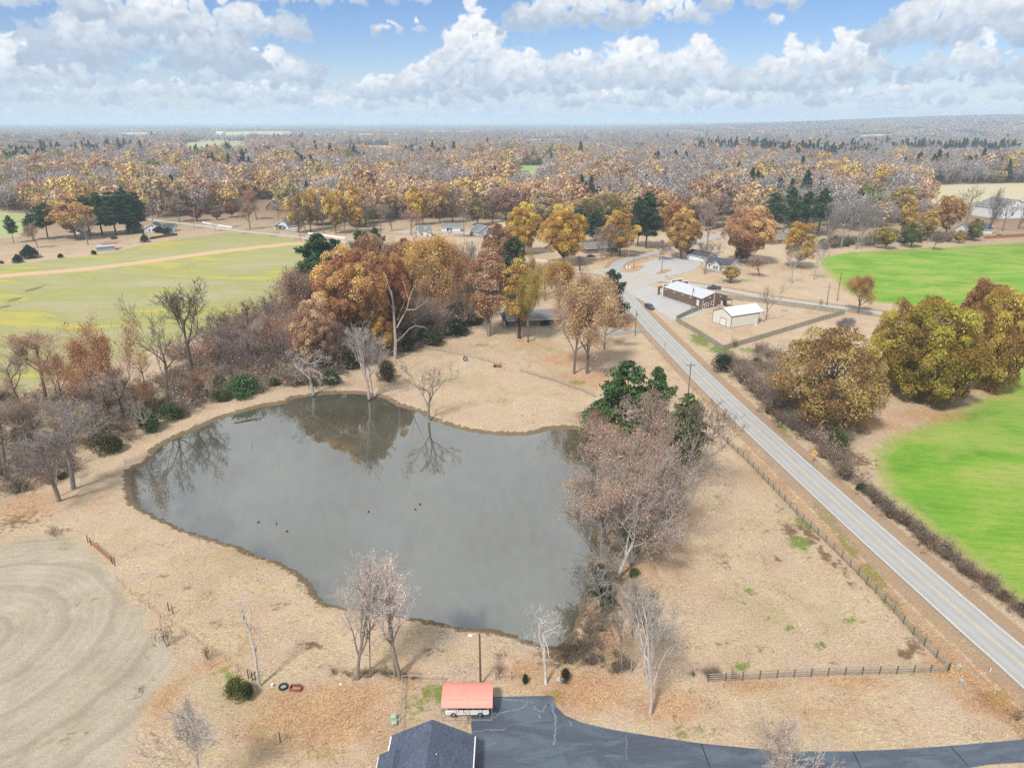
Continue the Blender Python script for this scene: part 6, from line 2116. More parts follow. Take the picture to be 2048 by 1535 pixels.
def gable_shell(parent, L, Wd, hw, hr, wall, roof, ridge='x', over=.45, thick=.16, ext=(0, 0), wall_end=None, trim=None, z0=0.0, x0=0.0, y0=0.0):
    """walls and pitched roof of one block; x along the front, y away from it"""
    w = MB()
    if ridge == 'x':
        pts = [(x0, y0, z0), (x0 + L, y0, z0), (x0 + L, y0 + Wd, z0), (x0, y0 + Wd, z0), (x0, y0, hw), (x0 + L, y0, hw), (x0 + L, y0 + Wd, hw), (x0, y0 + Wd, hw), (x0, y0 + Wd / 2, hr), (x0 + L, y0 + Wd / 2, hr)]
        side, end = [(0, 1, 5, 4), (2, 3, 7, 6)], [(3, 0, 4, 8, 7), (1, 2, 6, 9, 5)]
    else:
        pts = [(x0, y0, z0), (x0 + L, y0, z0), (x0 + L, y0 + Wd, z0), (x0, y0 + Wd, z0), (x0, y0, hw), (x0 + L, y0, hw), (x0 + L, y0 + Wd, hw), (x0, y0 + Wd, hw), (x0 + L / 2, y0, hr), (x0 + L / 2, y0 + Wd, hr)]
        side, end = [(3, 0, 4, 7), (1, 2, 6, 5)], [(0, 1, 5, 8, 4), (2, 3, 7, 9, 6)]
    MB().poly(pts, side + (end if wall_end is None else [])).build('wall', wall, parent)
    if wall_end is not None:
        MB().poly(pts, end).build('wall', wall_end, parent)
    half = (Wd if ridge == 'x' else L) / 2
    slope = (hr - hw) / half
    ro = MB()
    for s in (-1, 1):
        # one slope from eave to ridge as a thin slab
        if ridge == 'x':
            e_y = y0 + Wd / 2 + s * (half + over)
            r_y = y0 + Wd / 2
            a, b = x0 - over - ext[0], x0 + L + over + ext[1]
            ez, rz_ = hw - slope * over + .05, hr + .05
            P = [(a, e_y, ez), (b, e_y, ez), (b, r_y, rz_), (a, r_y, rz_)]
        else:
            e_x = x0 + L / 2 + s * (half + over)
            r_x = x0 + L / 2
            a, b = y0 - over - ext[0], y0 + Wd + over + ext[1]
            ez, rz_ = hw - slope * over + .05, hr + .05
            P = [(e_x, a, ez), (e_x, b, ez), (r_x, b, rz_), (r_x, a, rz_)]
        q = [(x, y, z + thick) for x, y, z in P]
        ro.poly(P + q, [(3, 2, 1, 0), (4, 5, 6, 7), (0, 1, 5, 4), (1, 2, 6, 5), (2, 3, 7, 6), (3, 0, 4, 7)])
    r_o = ro.build('roof', roof, parent)
    slab_uv(r_o.data)
    if trim is not None:
        t = MB()
        if ridge == 'x':
            for s, yy in ((-1, y0 - over), (1, y0 + Wd + over)):
                t.bar((x0 - over - ext[0], yy + s * .05, hw - slope * over + .08), (x0 + L + over + ext[1], yy + s * .05, hw - slope * over + .08), .06, .2)
            for xx in (x0 - over - ext[0] - .04, x0 + L + over + ext[1] + .04):
                for s in (-1, 1):
                    t.bar((xx, y0 + Wd / 2 + s * (half + over), hw - slope * over + .10), (xx, y0 + Wd / 2, hr + .10), .06, .2)
        else:
            for s, xx in ((-1, x0 - over), (1, x0 + L + over)):
                t.bar((xx + s * .05, y0 - over, hw - slope * over + .08), (xx + s * .05, y0 + Wd + over, hw - slope * over + .08), .06, .2)
            for yy in (y0 - over - .04, y0 + Wd + over + .04):
                for s in (-1, 1):
                    t.bar((x0 + L / 2 + s * (half + over), yy, hw - slope * over + .10), (x0 + L / 2, yy, hr + .10), .06, .2)
        t.build('trim', trim, parent)
    return r_o


def opening(parent, side, s, z, w, h, L, Wd, kind='window', x0=0.0, y0=0.0, mat=None):
    """window (frame with pane) or door set proud of a wall"""
    f = {'f': lambda a, d: (x0 + a, y0 - d), 'b': lambda a, d: (x0 + L - a, y0 + Wd + d), 'l': lambda a, d: (x0 - d, y0 + Wd - a), 'r': lambda a, d: (x0 + L + d, y0 + a)}[side]
    hor = side in 'fb'

    def bx(a, zc, ww, hh, d0, dep):
        c = f(a, d0)
        return (c[0], c[1], zc), ((ww, dep, hh) if hor else (dep, ww, hh))
    if kind == 'window':
        fr_ = MB()
        t = .11
        for a, zc, ww, hh in ((s, z + h + t / 2, w + 2 * t, t), (s, z - t / 2, w + 2 * t, t), (s - w / 2 - t / 2, z + h / 2, t, h), (s + w / 2 + t / 2, z + h / 2, t, h), (s, z + h / 2, w, .05)):
            fr_.box(*bx(a, zc, ww, hh, .03, .07))
        wo_ = fr_.build('window', mat or M['trim'], parent)
        MB().box(*bx(s, z + h / 2, w, h, .015, .03)).build('pane', M['glass'], wo_)
        return wo_
    d_ = MB().box(*bx(s, z + h / 2, w, h, .03, .06)).build(kind, mat or M['door_white'], parent)
    MB().box(*bx(s + w * .38, z + h * .45, .07, .12, .08, .06)).build('handle', M['dark_trim'], d_)
    return d_


def house(name, label, A, B, Wd, hw, hr, wall, roof, ridge='x', wins=(), cat='house', over=.45, trim='trim', L=None, **kw):
    """house whose front wall runs from ground point A towards B"""
    A, B = Vector((A[0], A[1], 0)), Vector((B[0], B[1], 0))
    d = B - A
    t = thing(name, label, cat, (A.x, A.y, 0), math.atan2(d.y, d.x))
    L = L or d.length
    gable_shell(t, L, Wd, hw, hr, M[wall], M[roof], ridge, over, trim=M[trim] if trim else None, **kw)
    for w_ in wins:
        opening(t, w_[0], w_[1], w_[2], w_[3], w_[4], L, Wd, *(w_[5:]))
    MB().box((L / 2, Wd / 2, .1), (L + .16, Wd + .16, .36)).build('foundation', M['concrete'], t)
    return t, L


# cream metal building inside the wooden fence
A, B = G(1461, 656), G(1518, 647)
t, L = house('metal_building', 'cream metal building with white roof and roll door inside the wooden fence', A, B, 9.7, 4.3, 6.3, 'cream', 'white_sheet', over=.12, trim='dark_trim', ext=(0, 2.6), L=13.2, cat='building', wall_end=M['cream_end'])
dr = MB()
dr.box((-.05, 9.7 * .42, 1.35), (.06, 2.9, 2.7))
dr.build('roll_door', M['door_white'], t)
fr_ = MB()
for yy in (9.7 * .42 - 1.55, 9.7 * .42 + 1.55):
    fr_.box((-.06, yy, 1.4), (.10, .12, 2.8))
fr_.box((-.06, 9.7 * .42, 2.8), (.10, 3.2, .12))
fr_.build('door_frame', M['dark_trim'], t)
fr_ = MB()
for (x_, y_) in ((0, 0), (0, 9.7), (13.2, 0)):
    fr_.box((x_, y_, 2.15), (.14, .14, 4.3))
fr_.build('corner_trim', M['dark_trim'], t)
for y_ in (.3, 9.4):
    MB().box((15.5, y_, 2.1), (.15, .15, 4.2)).build('porch_post', M['trim'], t)
# brick store with pale sheet roof
A, B = G(1326, 593), G(1402, 618)
t, L = house('brick_store', 'long brown brick store with pale sheet roof and gravel lot', A, B, 13.2, 4.1, 6.0, 'brick', 'white_sheet_y', over=.10, trim=None, L=24.2, cat='store',
             wins=[('f', 22.0, 1.0, 1.3, 2.2, 'door'), ('r', 10.6, .2, 1.1, 2.2, 'door')])
for a_ in (1.6, 7.3, 12.6, 17.6):
    MB().box((a_, -.12, 3.35), (1.0, .24, .16)).build('wall_lamp', M['trim'], t)
for a_, z_ in ((4.0, 4.3), (9.6, 4.2)):
    MB().box((24.32, a_, z_), (.22, .9, .16)).build('wall_lamp', M['trim'], t)
pp = MB()
for (y0_, z0_, y1_, z1_) in ((.6, 0, .6, 3.6), (.6, 1.6, 1.6, 1.6), (1.6, .3, 1.6, 2.2), (1.6, 2.2, 3.6, 2.2), (3.6, .9, 3.6, 2.2), (6.2, 0, 6.2, 5.6), (4.9, 1.1, 6.2, 1.1), (4.9, 1.1, 4.9, 2.6), (4.9, 2.6, 6.2, 2.6), (2.4, .9, 2.4, 2.2), (1.6, .9, 3.6, .9)):
    pp.bar((24.35, y0_, z0_ + .05), (24.35, y1_, z1_ + .05), .14)
pp.build('pipework', M['trim'], t)
# stepped false front with white coping, and the entrance canopy
ff_ = MB()
ff_.box((-.16, 2.0, 2.6), (.3, 4.4, 5.2))
ff_.box((-.16, 6.9, 3.3), (.3, 5.4, 6.6))
ff_.box((-.16, 11.4, 2.75), (.3, 3.6, 5.5))
ff_.build('false_front', M['brick'], t)
cp = MB()
for (yc, ww, zz) in ((2.0, 4.5, 5.28), (6.9, 5.5, 6.68), (11.4, 3.7, 5.58)):
    cp.box((-.16, yc, zz), (.42, ww, .18))
for (yy, za, zb) in ((-.2, .1, 5.2), (4.2, 5.2, 6.6), (9.6, 5.5, 6.6), (13.2, 3.6, 5.5)):
    cp.box((-.16, yy, (za + zb) / 2), (.40, .2, zb - za))
cp.build('coping', M['trim'], t)
MB().box((-2.2, 5.0, 3.4), (4.0, 9.0, .28)).build('canopy', M['dark_trim'], t)
MB().box((-4.0, .7, 1.65), (.7, .7, 3.3)).build('canopy_post', M['brick'], t)
MB().box((-4.0, 9.2, 1.65), (.7, .7, 3.3)).build('canopy_post', M['brick'], t)
MB().box((-2.2, 5.0, .08), (4.2, 9.2, .16)).build('porch_floor', M['concrete'], t)
bp_ = MB()
bp_.box((25.6, 12.0, 2.9), (2.6, 3.6, .14))
bp_.build('back_porch_roof', M['dark_trim'], t)
for yy in (10.4, 13.5):
    MB().box((26.7, yy, 1.4), (.12, .12, 2.9)).build('porch_post', M['dark_trim'], t)
MB().box((25.2, 8.2, .5), (1.0, 1.0, 1.0)).build('air_conditioner', M['concrete'], t)
# white house and its garage by the junction
A, B = G(1411, 536), G(1449, 543)
t, L = house('white_house', 'white house with dark roof and front gable beyond the brick store', A, B, 9.8, 2.9, 5.3, 'white_side', 'roof_dark', L=14.0,
             wins=[('f', 2.2, .9, 1.0, 1.4), ('f', 6.2, .9, .9, 1.4), ('f', 8.0, .9, .9, 1.4), ('f', 11.6, .1, 1.0, 2.1, 'door'), ('r', 2.4, .9, .9, 1.4), ('r', 5.2, .9, .9, 1.4), ('r', 6.6, .9, .9, 1.4)])
gable_shell(t, 5.0, 3.0, 2.9, 4.6, M['white_side'], M['roof_dark'], 'y', .35, trim=M['trim'], x0=4.6, y0=-1.5)
opening(t, 'f', 1.7, .9, .9, 1.4, 5.0, 3.0, 'window', 4.6, -1.5)
opening(t, 'f', 3.3, .9, .9, 1.4, 5.0, 3.0, 'window', 4.6, -1.5)
A, B = G(1373, 518), G(1416, 526)
t, L = house('white_garage', 'white two-door garage with dark roof beside the gravel lot', A, B, 8.0, 2.9, 5.0, 'white_side', 'roof_dark', L=14.0, cat='garage',
             wins=[('f', 2.6, .05, 2.7, 2.3, 'garage_door'), ('f', 6.2, .05, 2.7, 2.3, 'garage_door'), ('f', 10.6, .1, 1.0, 2.1, 'door'), ('r', 3.5, 1.0, .9, 1.1)])
# house hidden behind the oaks
A, B = G(1018, 655), G(1106, 651)
t, L = house('ranch_house', 'low grey-roofed house with white porch columns hidden behind the yard trees', A, B, 11.0, 2.8, 4.7, 'red_brick', 'roof_grey', over=.7, L=19.5, wins=[('f', 3.5, .9, 1.4, 1.3), ('f', 7.0, .1, 1.0, 2.1, 'door')])
MB().box((13.5, -.04, 1.25), (3.6, .10, 2.3)).build('carport_shade_panel', M['black'], t)  # flat black panel on the closed wall, painting the shade inside the bay
MB().box((17.0, -1.2, .9), (.12, 2.4, 1.8)).build('wooden_screen', plain('cedar_boards', (.36, .20, .08), .8), t)
for k in range(6):
    MB().box((-1.5, .3 + k * 2.0, 1.35), (.22, .22, 2.7)).build('porch_column', M['trim'], t)
MB().box((-.9, 5.3, 2.75), (1.9, 11.6, .16)).build('porch_roof', M['roof_grey'], t)
MB().box((-.9, 5.3, .10), (1.7, 11.6, .2)).build('porch_floor', M['concrete'], t)
# farmhouse and tin shed far left
A, B = G(289, 466), G(324, 465)
t, L = house('farmhouse', 'white farmhouse with dark roof on the far-left lawn', A, B, 11, 3.0, 6.0, 'white_side', 'roof_dark', 'y', wins=[('f', 3.5, 1, 1, 1.4), ('f', 5.5, 1, 1, 1.4), ('f', 7.5, 1, 1, 1.4), ('f', 5.5, 3.9, .9, 1.0)])
gable_shell(t, 7.5, 7.5, 2.8, 5.0, M['white_side'], M['roof_dark'], 'x', .4, trim=M['trim'], x0=L, y0=2.4)
opening(t, 'f', 3.0, 1, 1, 1.3, 7.5, 7.5, 'window', L, 2.4)
A, B = G(196, 503), G(231, 500)
t = thing('tin_shed', 'low grey tin shed with a dark open end and red roof strip', 'shed', A, math.atan2((B - A).y, (B - A).x))
L = (B - A).length
MB().prism([(0, 0), (6.5, 0), (6.5, 3.1), (0, 2.3)], 'x', 0, L).build('wall', M['tin'], t)
MB().poly([(-.4, -.4, 2.34), (L + .4, -.4, 2.34), (L + .4, 3.6, 2.85), (-.4, 3.6, 2.85), (-.4, -.4, 2.44), (L + .4, -.4, 2.44), (L + .4, 3.6, 2.95), (-.4, 3.6, 2.95)], [(3, 2, 1, 0), (4, 5, 6, 7), (0, 1, 5, 4), (1, 2, 6, 5), (2, 3, 7, 6), (3, 0, 4, 7)]).build('roof', M['tin'], t)
MB().poly([(L * .35, 3.7, 2.9), (L + 2.2, 3.7, 2.9), (L + 2.2, 7.2, 3.3), (L * .35, 7.2, 3.3), (L * .35, 3.7, 3.0), (L + 2.2, 3.7, 3.0), (L + 2.2, 7.2, 3.4), (L * .35, 7.2, 3.4)], [(3, 2, 1, 0), (4, 5, 6, 7), (0, 1, 5, 4), (1, 2, 6, 5), (2, 3, 7, 6), (3, 0, 4, 7)]).build('roof', M['rust_sheet'], t)
MB().box((-.03, 3.2, 1.1), (.08, 3.4, 2.1)).build('shed_shade_panel', M['black'], t)  # the end wall is closed; a black panel paints the inner shade
# farther houses, with their windows, gables and chimneys
for (nm, lb, ua, va, ub, vb, Wd, hw, hr, wl, rf, rg, wins) in [
        ('gabled_house', 'left grey-roofed gabled house at the wood edge beyond the far road', 466, 419, 487, 419, 12, 3.4, 7.6, 'grey_side', 'roof_grey', 'y', [('f', 4, 1, 1.2, 1.5), ('f', 8, 1, 1.2, 1.5)]),
        ('gabled_house', 'brick-fronted gabled house right of the grey one beyond the far road', 531, 422, 555, 422, 12, 3.4, 8.0, 'red_brick', 'roof_tan', 'y', [('f', 4, 1, 1.2, 1.5), ('f', 9, 1, 1.2, 1.5), ('f', 6.5, 4.3, 1.0, 1.2)]),
        ('small_house', 'small white house with porch by the far road bend', 552, 459, 578, 459, 8, 2.9, 6.0, 'white_side', 'roof_tan', 'y', [('f', 3, .9, 1, 1.4), ('f', 6.5, .9, 1, 1.4)]),
        ('white_garage', 'low white garage right of the small house by the far road bend', 576, 460, 596, 459, 8, 2.6, 4.4, 'white_side', 'roof_dark', 'x', [('f', 4, .05, 2.6, 2.1, 'garage_door')]),
        ('dormer_house', 'small white house with grey roof and dormer behind the orange trees', 838, 474, 864, 473, 9, 3.2, 6.8, 'white_side', 'roof_tan', 'x', [('f', 2.0, .9, .9, 1.4), ('f', 5.0, .1, 1.1, 2.1, 'door'), ('f', 8.5, .9, .9, 1.4)]),
        ('open_garage', 'long white garage with an open dark bay right of the dormer house', 883, 463, 921, 463, 9, 2.8, 5.0, 'white_side', 'roof_tan', 'x', [('f', 13.5, .9, 1.0, 1.2)]),
        ('grey_house', 'pale grey house partly behind a brown tree right of the open garage', 957, 473, 988, 470, 10, 3.0, 6.4, 'grey_side', 'roof_grey', 'y', [('f', 3, .9, 1, 1.4), ('f', 9, .9, 1, 1.4)]),
        ('brick_house', 'dark brick house behind the bright yellow tree by the junction', 1172, 508, 1236, 504, 12, 3.0, 5.4, 'red_brick', 'roof_tan', 'x', [('f', 9, .9, 1.1, 1.3), ('f', 12, .9, 1.1, 1.3), ('f', 17, .9, 1.4, 1.3)]),
        ('brick_house', 'red brick house with pale grey roof beside the yellow lawn tree', 1542, 490, 1592, 484, 11, 3.0, 5.6, 'red_brick', 'roof_grey', 'x', [('f', 5, .9, 1.2, 1.3), ('f', 10, .9, 1.2, 1.3)]),
        ('blue_roof_house', 'house with blue-grey roof at the right behind the bare trees', 1936, 470, 1984, 468, 11, 3.2, 6.6, 'white_side', 'roof_blue', 'x', [('f', 13, .1, 1.2, 2.1, 'door'), ('f', 15.5, .1, 1.2, 2.1, 'door'), ('f', 4, .9, 1.2, 1.4)]),
        ('white_building', 'big white gabled building at the right edge beyond the hedge', 1992, 438, 2062, 436, 24, 8, 14, 'white_side', 'roof_tan', 'y', [('f', 8, 2, 1.6, 2.4), ('f', 14, 2, 1.6, 2.4)]),
        ('farm_building', 'white house glimpsed left of the tall pines at the far left', 160, 470, 182, 468, 9, 2.8, 5.0, 'white_side', 'roof_grey', 'x', [('f', 4, .9, 1, 1.3)]),
        ('distant_house', 'small pale house among the woods left of centre, farther than the gabled houses', 300, 358, 326, 358, 12, 4, 8, 'white_side', 'roof_grey', 'x', [('f', 6, 1, 1.4, 1.6)]),
        ('distant_house', 'pale house beside the small distant field at the right', 1596, 352, 1625, 352, 12, 3.5, 7, 'white_side', 'roof_grey', 'x', [('f', 6, 1, 1.4, 1.6)]),
        ('distant_house', 'white buildings row end near the right edge among far pines', 1945, 322, 1975, 322, 14, 4, 8, 'white_side', 'roof_grey', 'x', [('f', 8, 1, 1.6, 1.6)]),
        ('distant_house', 'white long building at the far right under the distant pines', 2015, 320, 2055, 320, 18, 6, 11, 'white_side', 'white_sheet', 'x', [('f', 8, 1, 1.6, 1.6)]),
        ('distant_barn', 'pale barn on the farthest left field', 432, 268, 446, 268, 30, 8, 14, 'white_side', 'white_sheet', 'x', []),
        ('distant_barn', 'pale barn beside the small far field right of centre', 1212, 278, 1226, 278, 30, 8, 14, 'white_side', 'white_sheet', 'x', [])]:
    A, B = G(ua, va), G(ub, vb)
    t, L = house(nm, lb, A, B, Wd, hw, hr, wl, rf, rg, wins)
    if nm in ('gabled_house', 'brick_house', 'small_house'):
        MB().box((L * .72, Wd * .5, hr + .5), (.8, .8, 2.2)).build('chimney', M['red_brick'], t)
    if nm == 'dormer_house':
        gable_shell(t, 2.0, 2.6, 5.4, 6.3, M['white_side'], M['roof_tan'], 'y', .15, trim=M['trim'], x0=L * .42, y0=1.2, z0=3.6)
        opening(t, 'f', 1.0, 4.3, .9, 1.0, 2.0, 2.6, 'window', L * .42, 1.2)
        MB().box((L * .45, -.9, 1.3), (2.4, 1.8, 2.6)).build('porch', M['white_side'], t)
    if nm == 'open_garage':
        MB().box((L * .42, -.03, 1.15), (3.4, .08, 2.2)).build('bay_shade_panel', M['black'], t)  # black sheet on the front wall stands for the shade in the bay
    if nm == 'small_house':
        MB().box((2.5, -1.2, 2.7), (6, 2.4, .16)).build('porch_roof', M['roof_dark'], t)
        for x_ in (-.3, 2.4, 5.2):
            MB().box((x_, -2.2, 1.35), (.16, .16, 2.7)).build('porch_post', M['trim'], t)

# the near house: blue-grey shingled roof cut by the lower edge of the picture
nl, nr, nz_ = G(790, 1478, 2.8), G(941, 1467, 2.8), G(865, 1435, 5.0)
t = thing('near_house', 'blue-grey shingled roof with white gutters at the bottom edge below the carport', 'house', (nl.x, 49.0, 0))
L = nr.x - nl.x
Wd = nl.y + .25 - 49.0
gable_shell(t, L, Wd, 2.75, 4.9, M['red_brick'], M['roof_blue'], 'y', .45, ext=(0, 0))
gable_shell(t, 3.2, Wd - 2.6, 2.70, 3.55, M['red_brick'], M['roof_blue'], 'y', .3, x0=-1.15)
gu = MB()
gu.bar((L + .56, -.4, 2.52), (L + .56, Wd + .4, 2.52), .14, .14)
gu.bar((-.56, Wd - 2.2, 2.52), (-.56, Wd + .4, 2.52), .14, .14)
gu.bar((-1.55, -.3, 2.42), (-1.55, Wd - 2.4, 2.42), .12, .12)
gu.build('gutter', M['trim'], t)
MB().tube([(L * .6, Wd * .72, 4.1), (L * .6, Wd * .72, 4.75)], .06, 8).build('vent_pipe', M['trim'], t)
ch = MB().box((L * .5, Wd * .3, 5.2), (.7, .7, 1.2)).build('chimney', M['red_brick'], t)

# ------------------------------------------------------------------ fences
M['weathered'] = plain('weathered_board', (.30, .26, .21), .9, var=.4, scale=2)
M['weathered_l'] = plain('silvered_board', (.30, .265, .22), .9, var=.4, scale=2)
M['post_dark'] = plain('dark_post', (.105, .085, .072), .9, var=.4, scale=4)
M['picket'] = plain('silver_grey_picket', (.275, .250, .195), .9, var=.45, scale=1.2)
M['vinyl'] = plain('white_vinyl', (.68, .68, .66), .5, var=.06)
M['steel'] = plain('galvanised_pipe', (.42, .41, .39), .5, metal=.5, var=.2)
M['rusty'] = plain('rusty_steel', (.27, .095, .05), .85, var=.45, scale=3)


def resample(px, spacing, z=0.0):
    P = px_poly(px, z)
    s = np.r_[0, np.cumsum(np.linalg.norm(np.diff(P, axis=0), axis=1))]
    n = max(1, int(round(s[-1] / spacing)))
    q = np.linspace(0, s[-1], n + 1)
    return np.c_[np.interp(q, s, P[:, 0]), np.interp(q, s, P[:, 1])]


def gnd(x, y):
    """level of the pasture at a place (ditch and banks left out)"""
    return 0.0


_unit_box = {}


def unit_box(mat, key):
    if key not in _unit_box:
        _unit_box[key] = MB().box((.5, 0, 0), (1, 1, 1)).mesh(key, mat)
    return _unit_box[key]


def rail_fence(name, label, px, h=1.3, rails=4, spacing=2.43, post='post_dark', rail='weathered', pw=.125, rw=.12, group=None, cat='fence', sag=.02, thick=.045, top=None):
    P = resample(px, spacing)
    t = thing(name, label, cat, (P[0][0], P[0][1], 0), 0, group)
    rr_ = random.Random(len(P))
    pm = unit_box(M[post], 'post_' + post)
    rm = unit_box(M[rail], 'rail_' + rail)
    for p in P:
        o = link('post', pm, t, (p[0] - P[0][0], p[1] - P[0][1], -.1))
        o.rotation_euler = (0, -math.pi / 2 + rr_.uniform(-sag, sag), rr_.uniform(-.1, .1))
        o.scale = (h + .1 + (top or .08), pw, pw)
    for i in range(len(P) - 1):
        a, b = P[i], P[i + 1]
        d = b - a
        for k in range(rails):
            zz = h * (.18 + .80 * k / max(1, rails - 1)) + rr_.uniform(-sag, sag)
            o = link('rail', rm, t, (a[0] - P[0][0], a[1] - P[0][1], zz))
            o.rotation_euler = (0, rr_.uniform(-sag, sag) * .5, math.atan2(d[1], d[0]))
            o.scale = (float(np.linalg.norm(d)) + .04, thick, rw)
    return t


rail_fence('board_fence', 'long dark board fence running along the road beside the pasture', [(1410, 846), (1424, 858), (1500, 928), (1600, 1035), (1690, 1120), (1770, 1205), (1840, 1283), (1898, 1340)], 1.3, 4)
rail_fence('board_fence', 'straight board fence along the lower edge of the pasture', [(1894, 1343), (1800, 1347), (1700, 1349), (1600, 1353), (1500, 1358), (1416, 1363)], 1.3, 4)
rail_fence('board_fence', 'weathered board fence crossing the yard behind the far shore, left part', [(815, 690), (850, 697), (900, 706), (960, 718), (1000, 730)], 1.25, 3, 2.6, 'weathered', 'weathered')
rail_fence('board_fence', 'weathered board fence crossing the yard behind the far shore, right part', [(1040, 742), (1080, 754), (1120, 766), (1160, 780), (1190, 794)], 1.25, 4, 2.6, 'weathered_l', 'weathered_l')
rail_fence('white_rail_fence', 'white rail fence under the largest yellow tree at the junction', [(1040, 520), (1060, 522), (1100, 526), (1142, 531)], 1.4, 3, 2.6, 'vinyl', 'vinyl', .16, .17)


def panel_mesh(name, mat, w, h, n, seed):
    rr_ = random.Random(seed)
    m = MB()
    pw = w / n
    for k in range(n):
        hh = h * rr_.uniform(.95, 1.03)
        m.box((pw * (k + .5), rr_.uniform(-.012, .012), hh / 2), (pw * .92, .022, hh))
    for zz in (.35, h * .8):
        m.box((w / 2, .045, zz), (w, .05, .09))
    return m.mesh(name, mat)


PAN = [panel_mesh('fence_panel_%d' % k, M['picket'], 2.4, 1.85, 16, k) for k in range(3)]


def panel_fence(name, label, px, h=1.85, meshes=PAN, postmat='weathered', pw=.11):
    P = resample(px, 2.4)
    t = thing(name, label, 'fence', (P[0][0], P[0][1], 0))
    for i in range(len(P) - 1):
        d = P[i + 1] - P[i]
        o = link('fence_panel', meshes[i % len(meshes)], t, (P[i][0] - P[0][0], P[i][1] - P[0][1], 0))
        o.rotation_euler = (0, 0, math.atan2(d[1], d[0]))
        o.scale = (float(np.linalg.norm(d)) / 2.4, 1, 1)
    pm = unit_box(M[postmat], 'post_' + postmat)
    for p in P:
        o = link('post', pm, t, (p[0] - P[0][0], p[1] - P[0][1], -.1))
        o.rotation_euler = (0, -math.pi / 2, 0)
        o.scale = (h + .2, pw, pw)
    return t


panel_fence('picket_fence', 'weathered grey picket fence round the yard of the cream building', [(1402, 619), (1376, 629), (1350, 642), (1395, 668), (1446, 701), (1560, 667), (1640, 642), (1690, 628), (1600, 615), (1520, 605), (1449, 597)])
VP = [panel_mesh('vinyl_panel', M['vinyl'], 2.4, 1.3, 10, 9)]
panel_fence('white_panel_fence', 'white fence left of the far road bend below the gabled houses', [(405, 446), (430, 451), (462, 456), (482, 452)], 1.3, VP, 'vinyl')
panel_fence('white_panel_fence', 'white fence along the far road in front of the yellow row', [(616, 468), (640, 471), (690, 478)], 1.3, VP, 'vinyl')
RP = [panel_mesh('cedar_panel', plain('red_cedar', (.30, .115, .05), .8, var=.3), 2.4, 1.9, 14, 4)]
panel_fence('cedar_fence', 'reddish board fence in front of the blue-roofed house at the right edge', [(1968, 478), (2000, 476), (2060, 472)], 1.9, RP, 'rusty')
BP = [panel_mesh('dark_panel', plain('dark_brown_fence', (.13, .065, .045), .8, var=.3), 2.4, 1.5, 14, 5)]
panel_fence('brown_fence', 'low brown fence below the farmhouse bushes', [(300, 479), (330, 474), (355, 471)], 1.2, BP, 'dark_trim')
panel_fence('brown_fence', 'dark red fence beyond the white garage by the far drive', [(1410, 462), (1440, 456), (1470, 450)], 1.4, BP, 'dark_trim')
# wire fence with a rusty gate beside the mown field
W1 = [(236, 1163), (248, 1175), (263, 1189), (281, 1204), (300, 1218), (322, 1236)]
t = thing('wire_fence', 'thin steel-post wire fence between the mown field and the pond meadow', 'fence', G(236, 1163))
o0 = G(236, 1163)
prev = None
for (u, v) in W1 + [(345, 1250), (372, 1270), (398, 1288), (425, 1304), (452, 1322), (478, 1342), (500, 1352)]:
    p = G(u, v) - o0
    MB().bar((p.x, p.y, -.1), (p.x, p.y, 1.15), .05).build('post', M['rusty'], t)
    if prev is not None:
        w_ = MB()
        for zz in (.35, .7, 1.05):
            w_.bar((prev.x, prev.y, zz), (p.x, p.y, zz), .012)
        w_.build('wire', M['rusty'], t)
    prev = p
GA, GB = G(181, 1088), G(224, 1126)
t = thing('gate', 'rusty red tube gate between dark posts beside the mown field', 'gate', GA, math.atan2((GB - GA).y, (GB - GA).x))
L = (GB - GA).length
for k in range(6):
    MB().bar((.25, 0, .22 + k * .19), (L - .25, 0, .22 + k * .19), .045).build('bar', M['rusty'], t)
for k in range(6):
    MB().bar((.25 + (L - .5) * k / 5, 0, .15), (.25 + (L - .5) * k / 5, 0, 1.25), .06).build('upright', M['rusty'], t)
for (u, v, lb) in [(176, 1084, 'first dark wooden post at the left of the rusty gate'), (182, 1090, 'second dark wooden post at the left of the rusty gate'), (225, 1127, 'dark wooden post at the right end of the rusty gate'), (230, 1131, 'outer dark wooden post right of the rusty gate'),
                   (338, 1221, 'left post of the lone pair on the wire fence'), (346, 1227, 'right post of the lone pair on the wire fence'), (497, 1356, 'tallest of the three short posts by the dead tree'), (505, 1360, 'middle of the three short posts by the dead tree'),
                   (511, 1360, 'right of the three short posts by the dead tree'), (561, 1484, 'lone wooden post on the leaf-strewn lawn')]:
    p = G(u, v)
    tag(MB().tube([(0, 0, -.1), (0, 0, .9), (.02, 0, 1.55)], [.085, .08, .075], 8).build('wooden_post', M['post_dark'], None, p), lb, 'post', 'wooden fence posts')
# chain-link run beside the carport
t = thing('chain_link_fence', 'galvanised chain-link fence with pipe top rail left of the red carport', 'fence', G(805, 1366))
o0 = G(805, 1366)
cl_px = [(886, 1366), (805, 1366), (803, 1400), (801, 1440), (799, 1487)]
cp_ = [G(u, v) - o0 for u, v in cl_px]
for p in cp_:
    MB().tube([(p.x, p.y, 0), (p.x, p.y, 1.3)], .045, 8).build('post', M['steel'], t)
for a, b in zip(cp_[:-1], cp_[1:]):
    MB().tube([(a.x, a.y, 1.3), (b.x, b.y, 1.3)], .045, 8).build('top_rail', M['steel'], t)
    w_ = MB()
    d = (b - a)
    nW = max(2, int(d.length / .3))
    for k in range(nW):
        q0, q1 = a + d * (k / nW), a + d * ((k + 1) / nW)
        w_.bar((q0.x, q0.y, .03), (q1.x, q1.y, 1.27), .006)
        w_.bar((q1.x, q1.y, .03), (q0.x, q0.y, 1.27), .006)
    struct(w_.build('wire_mesh', M['steel'], t), 'stuff')
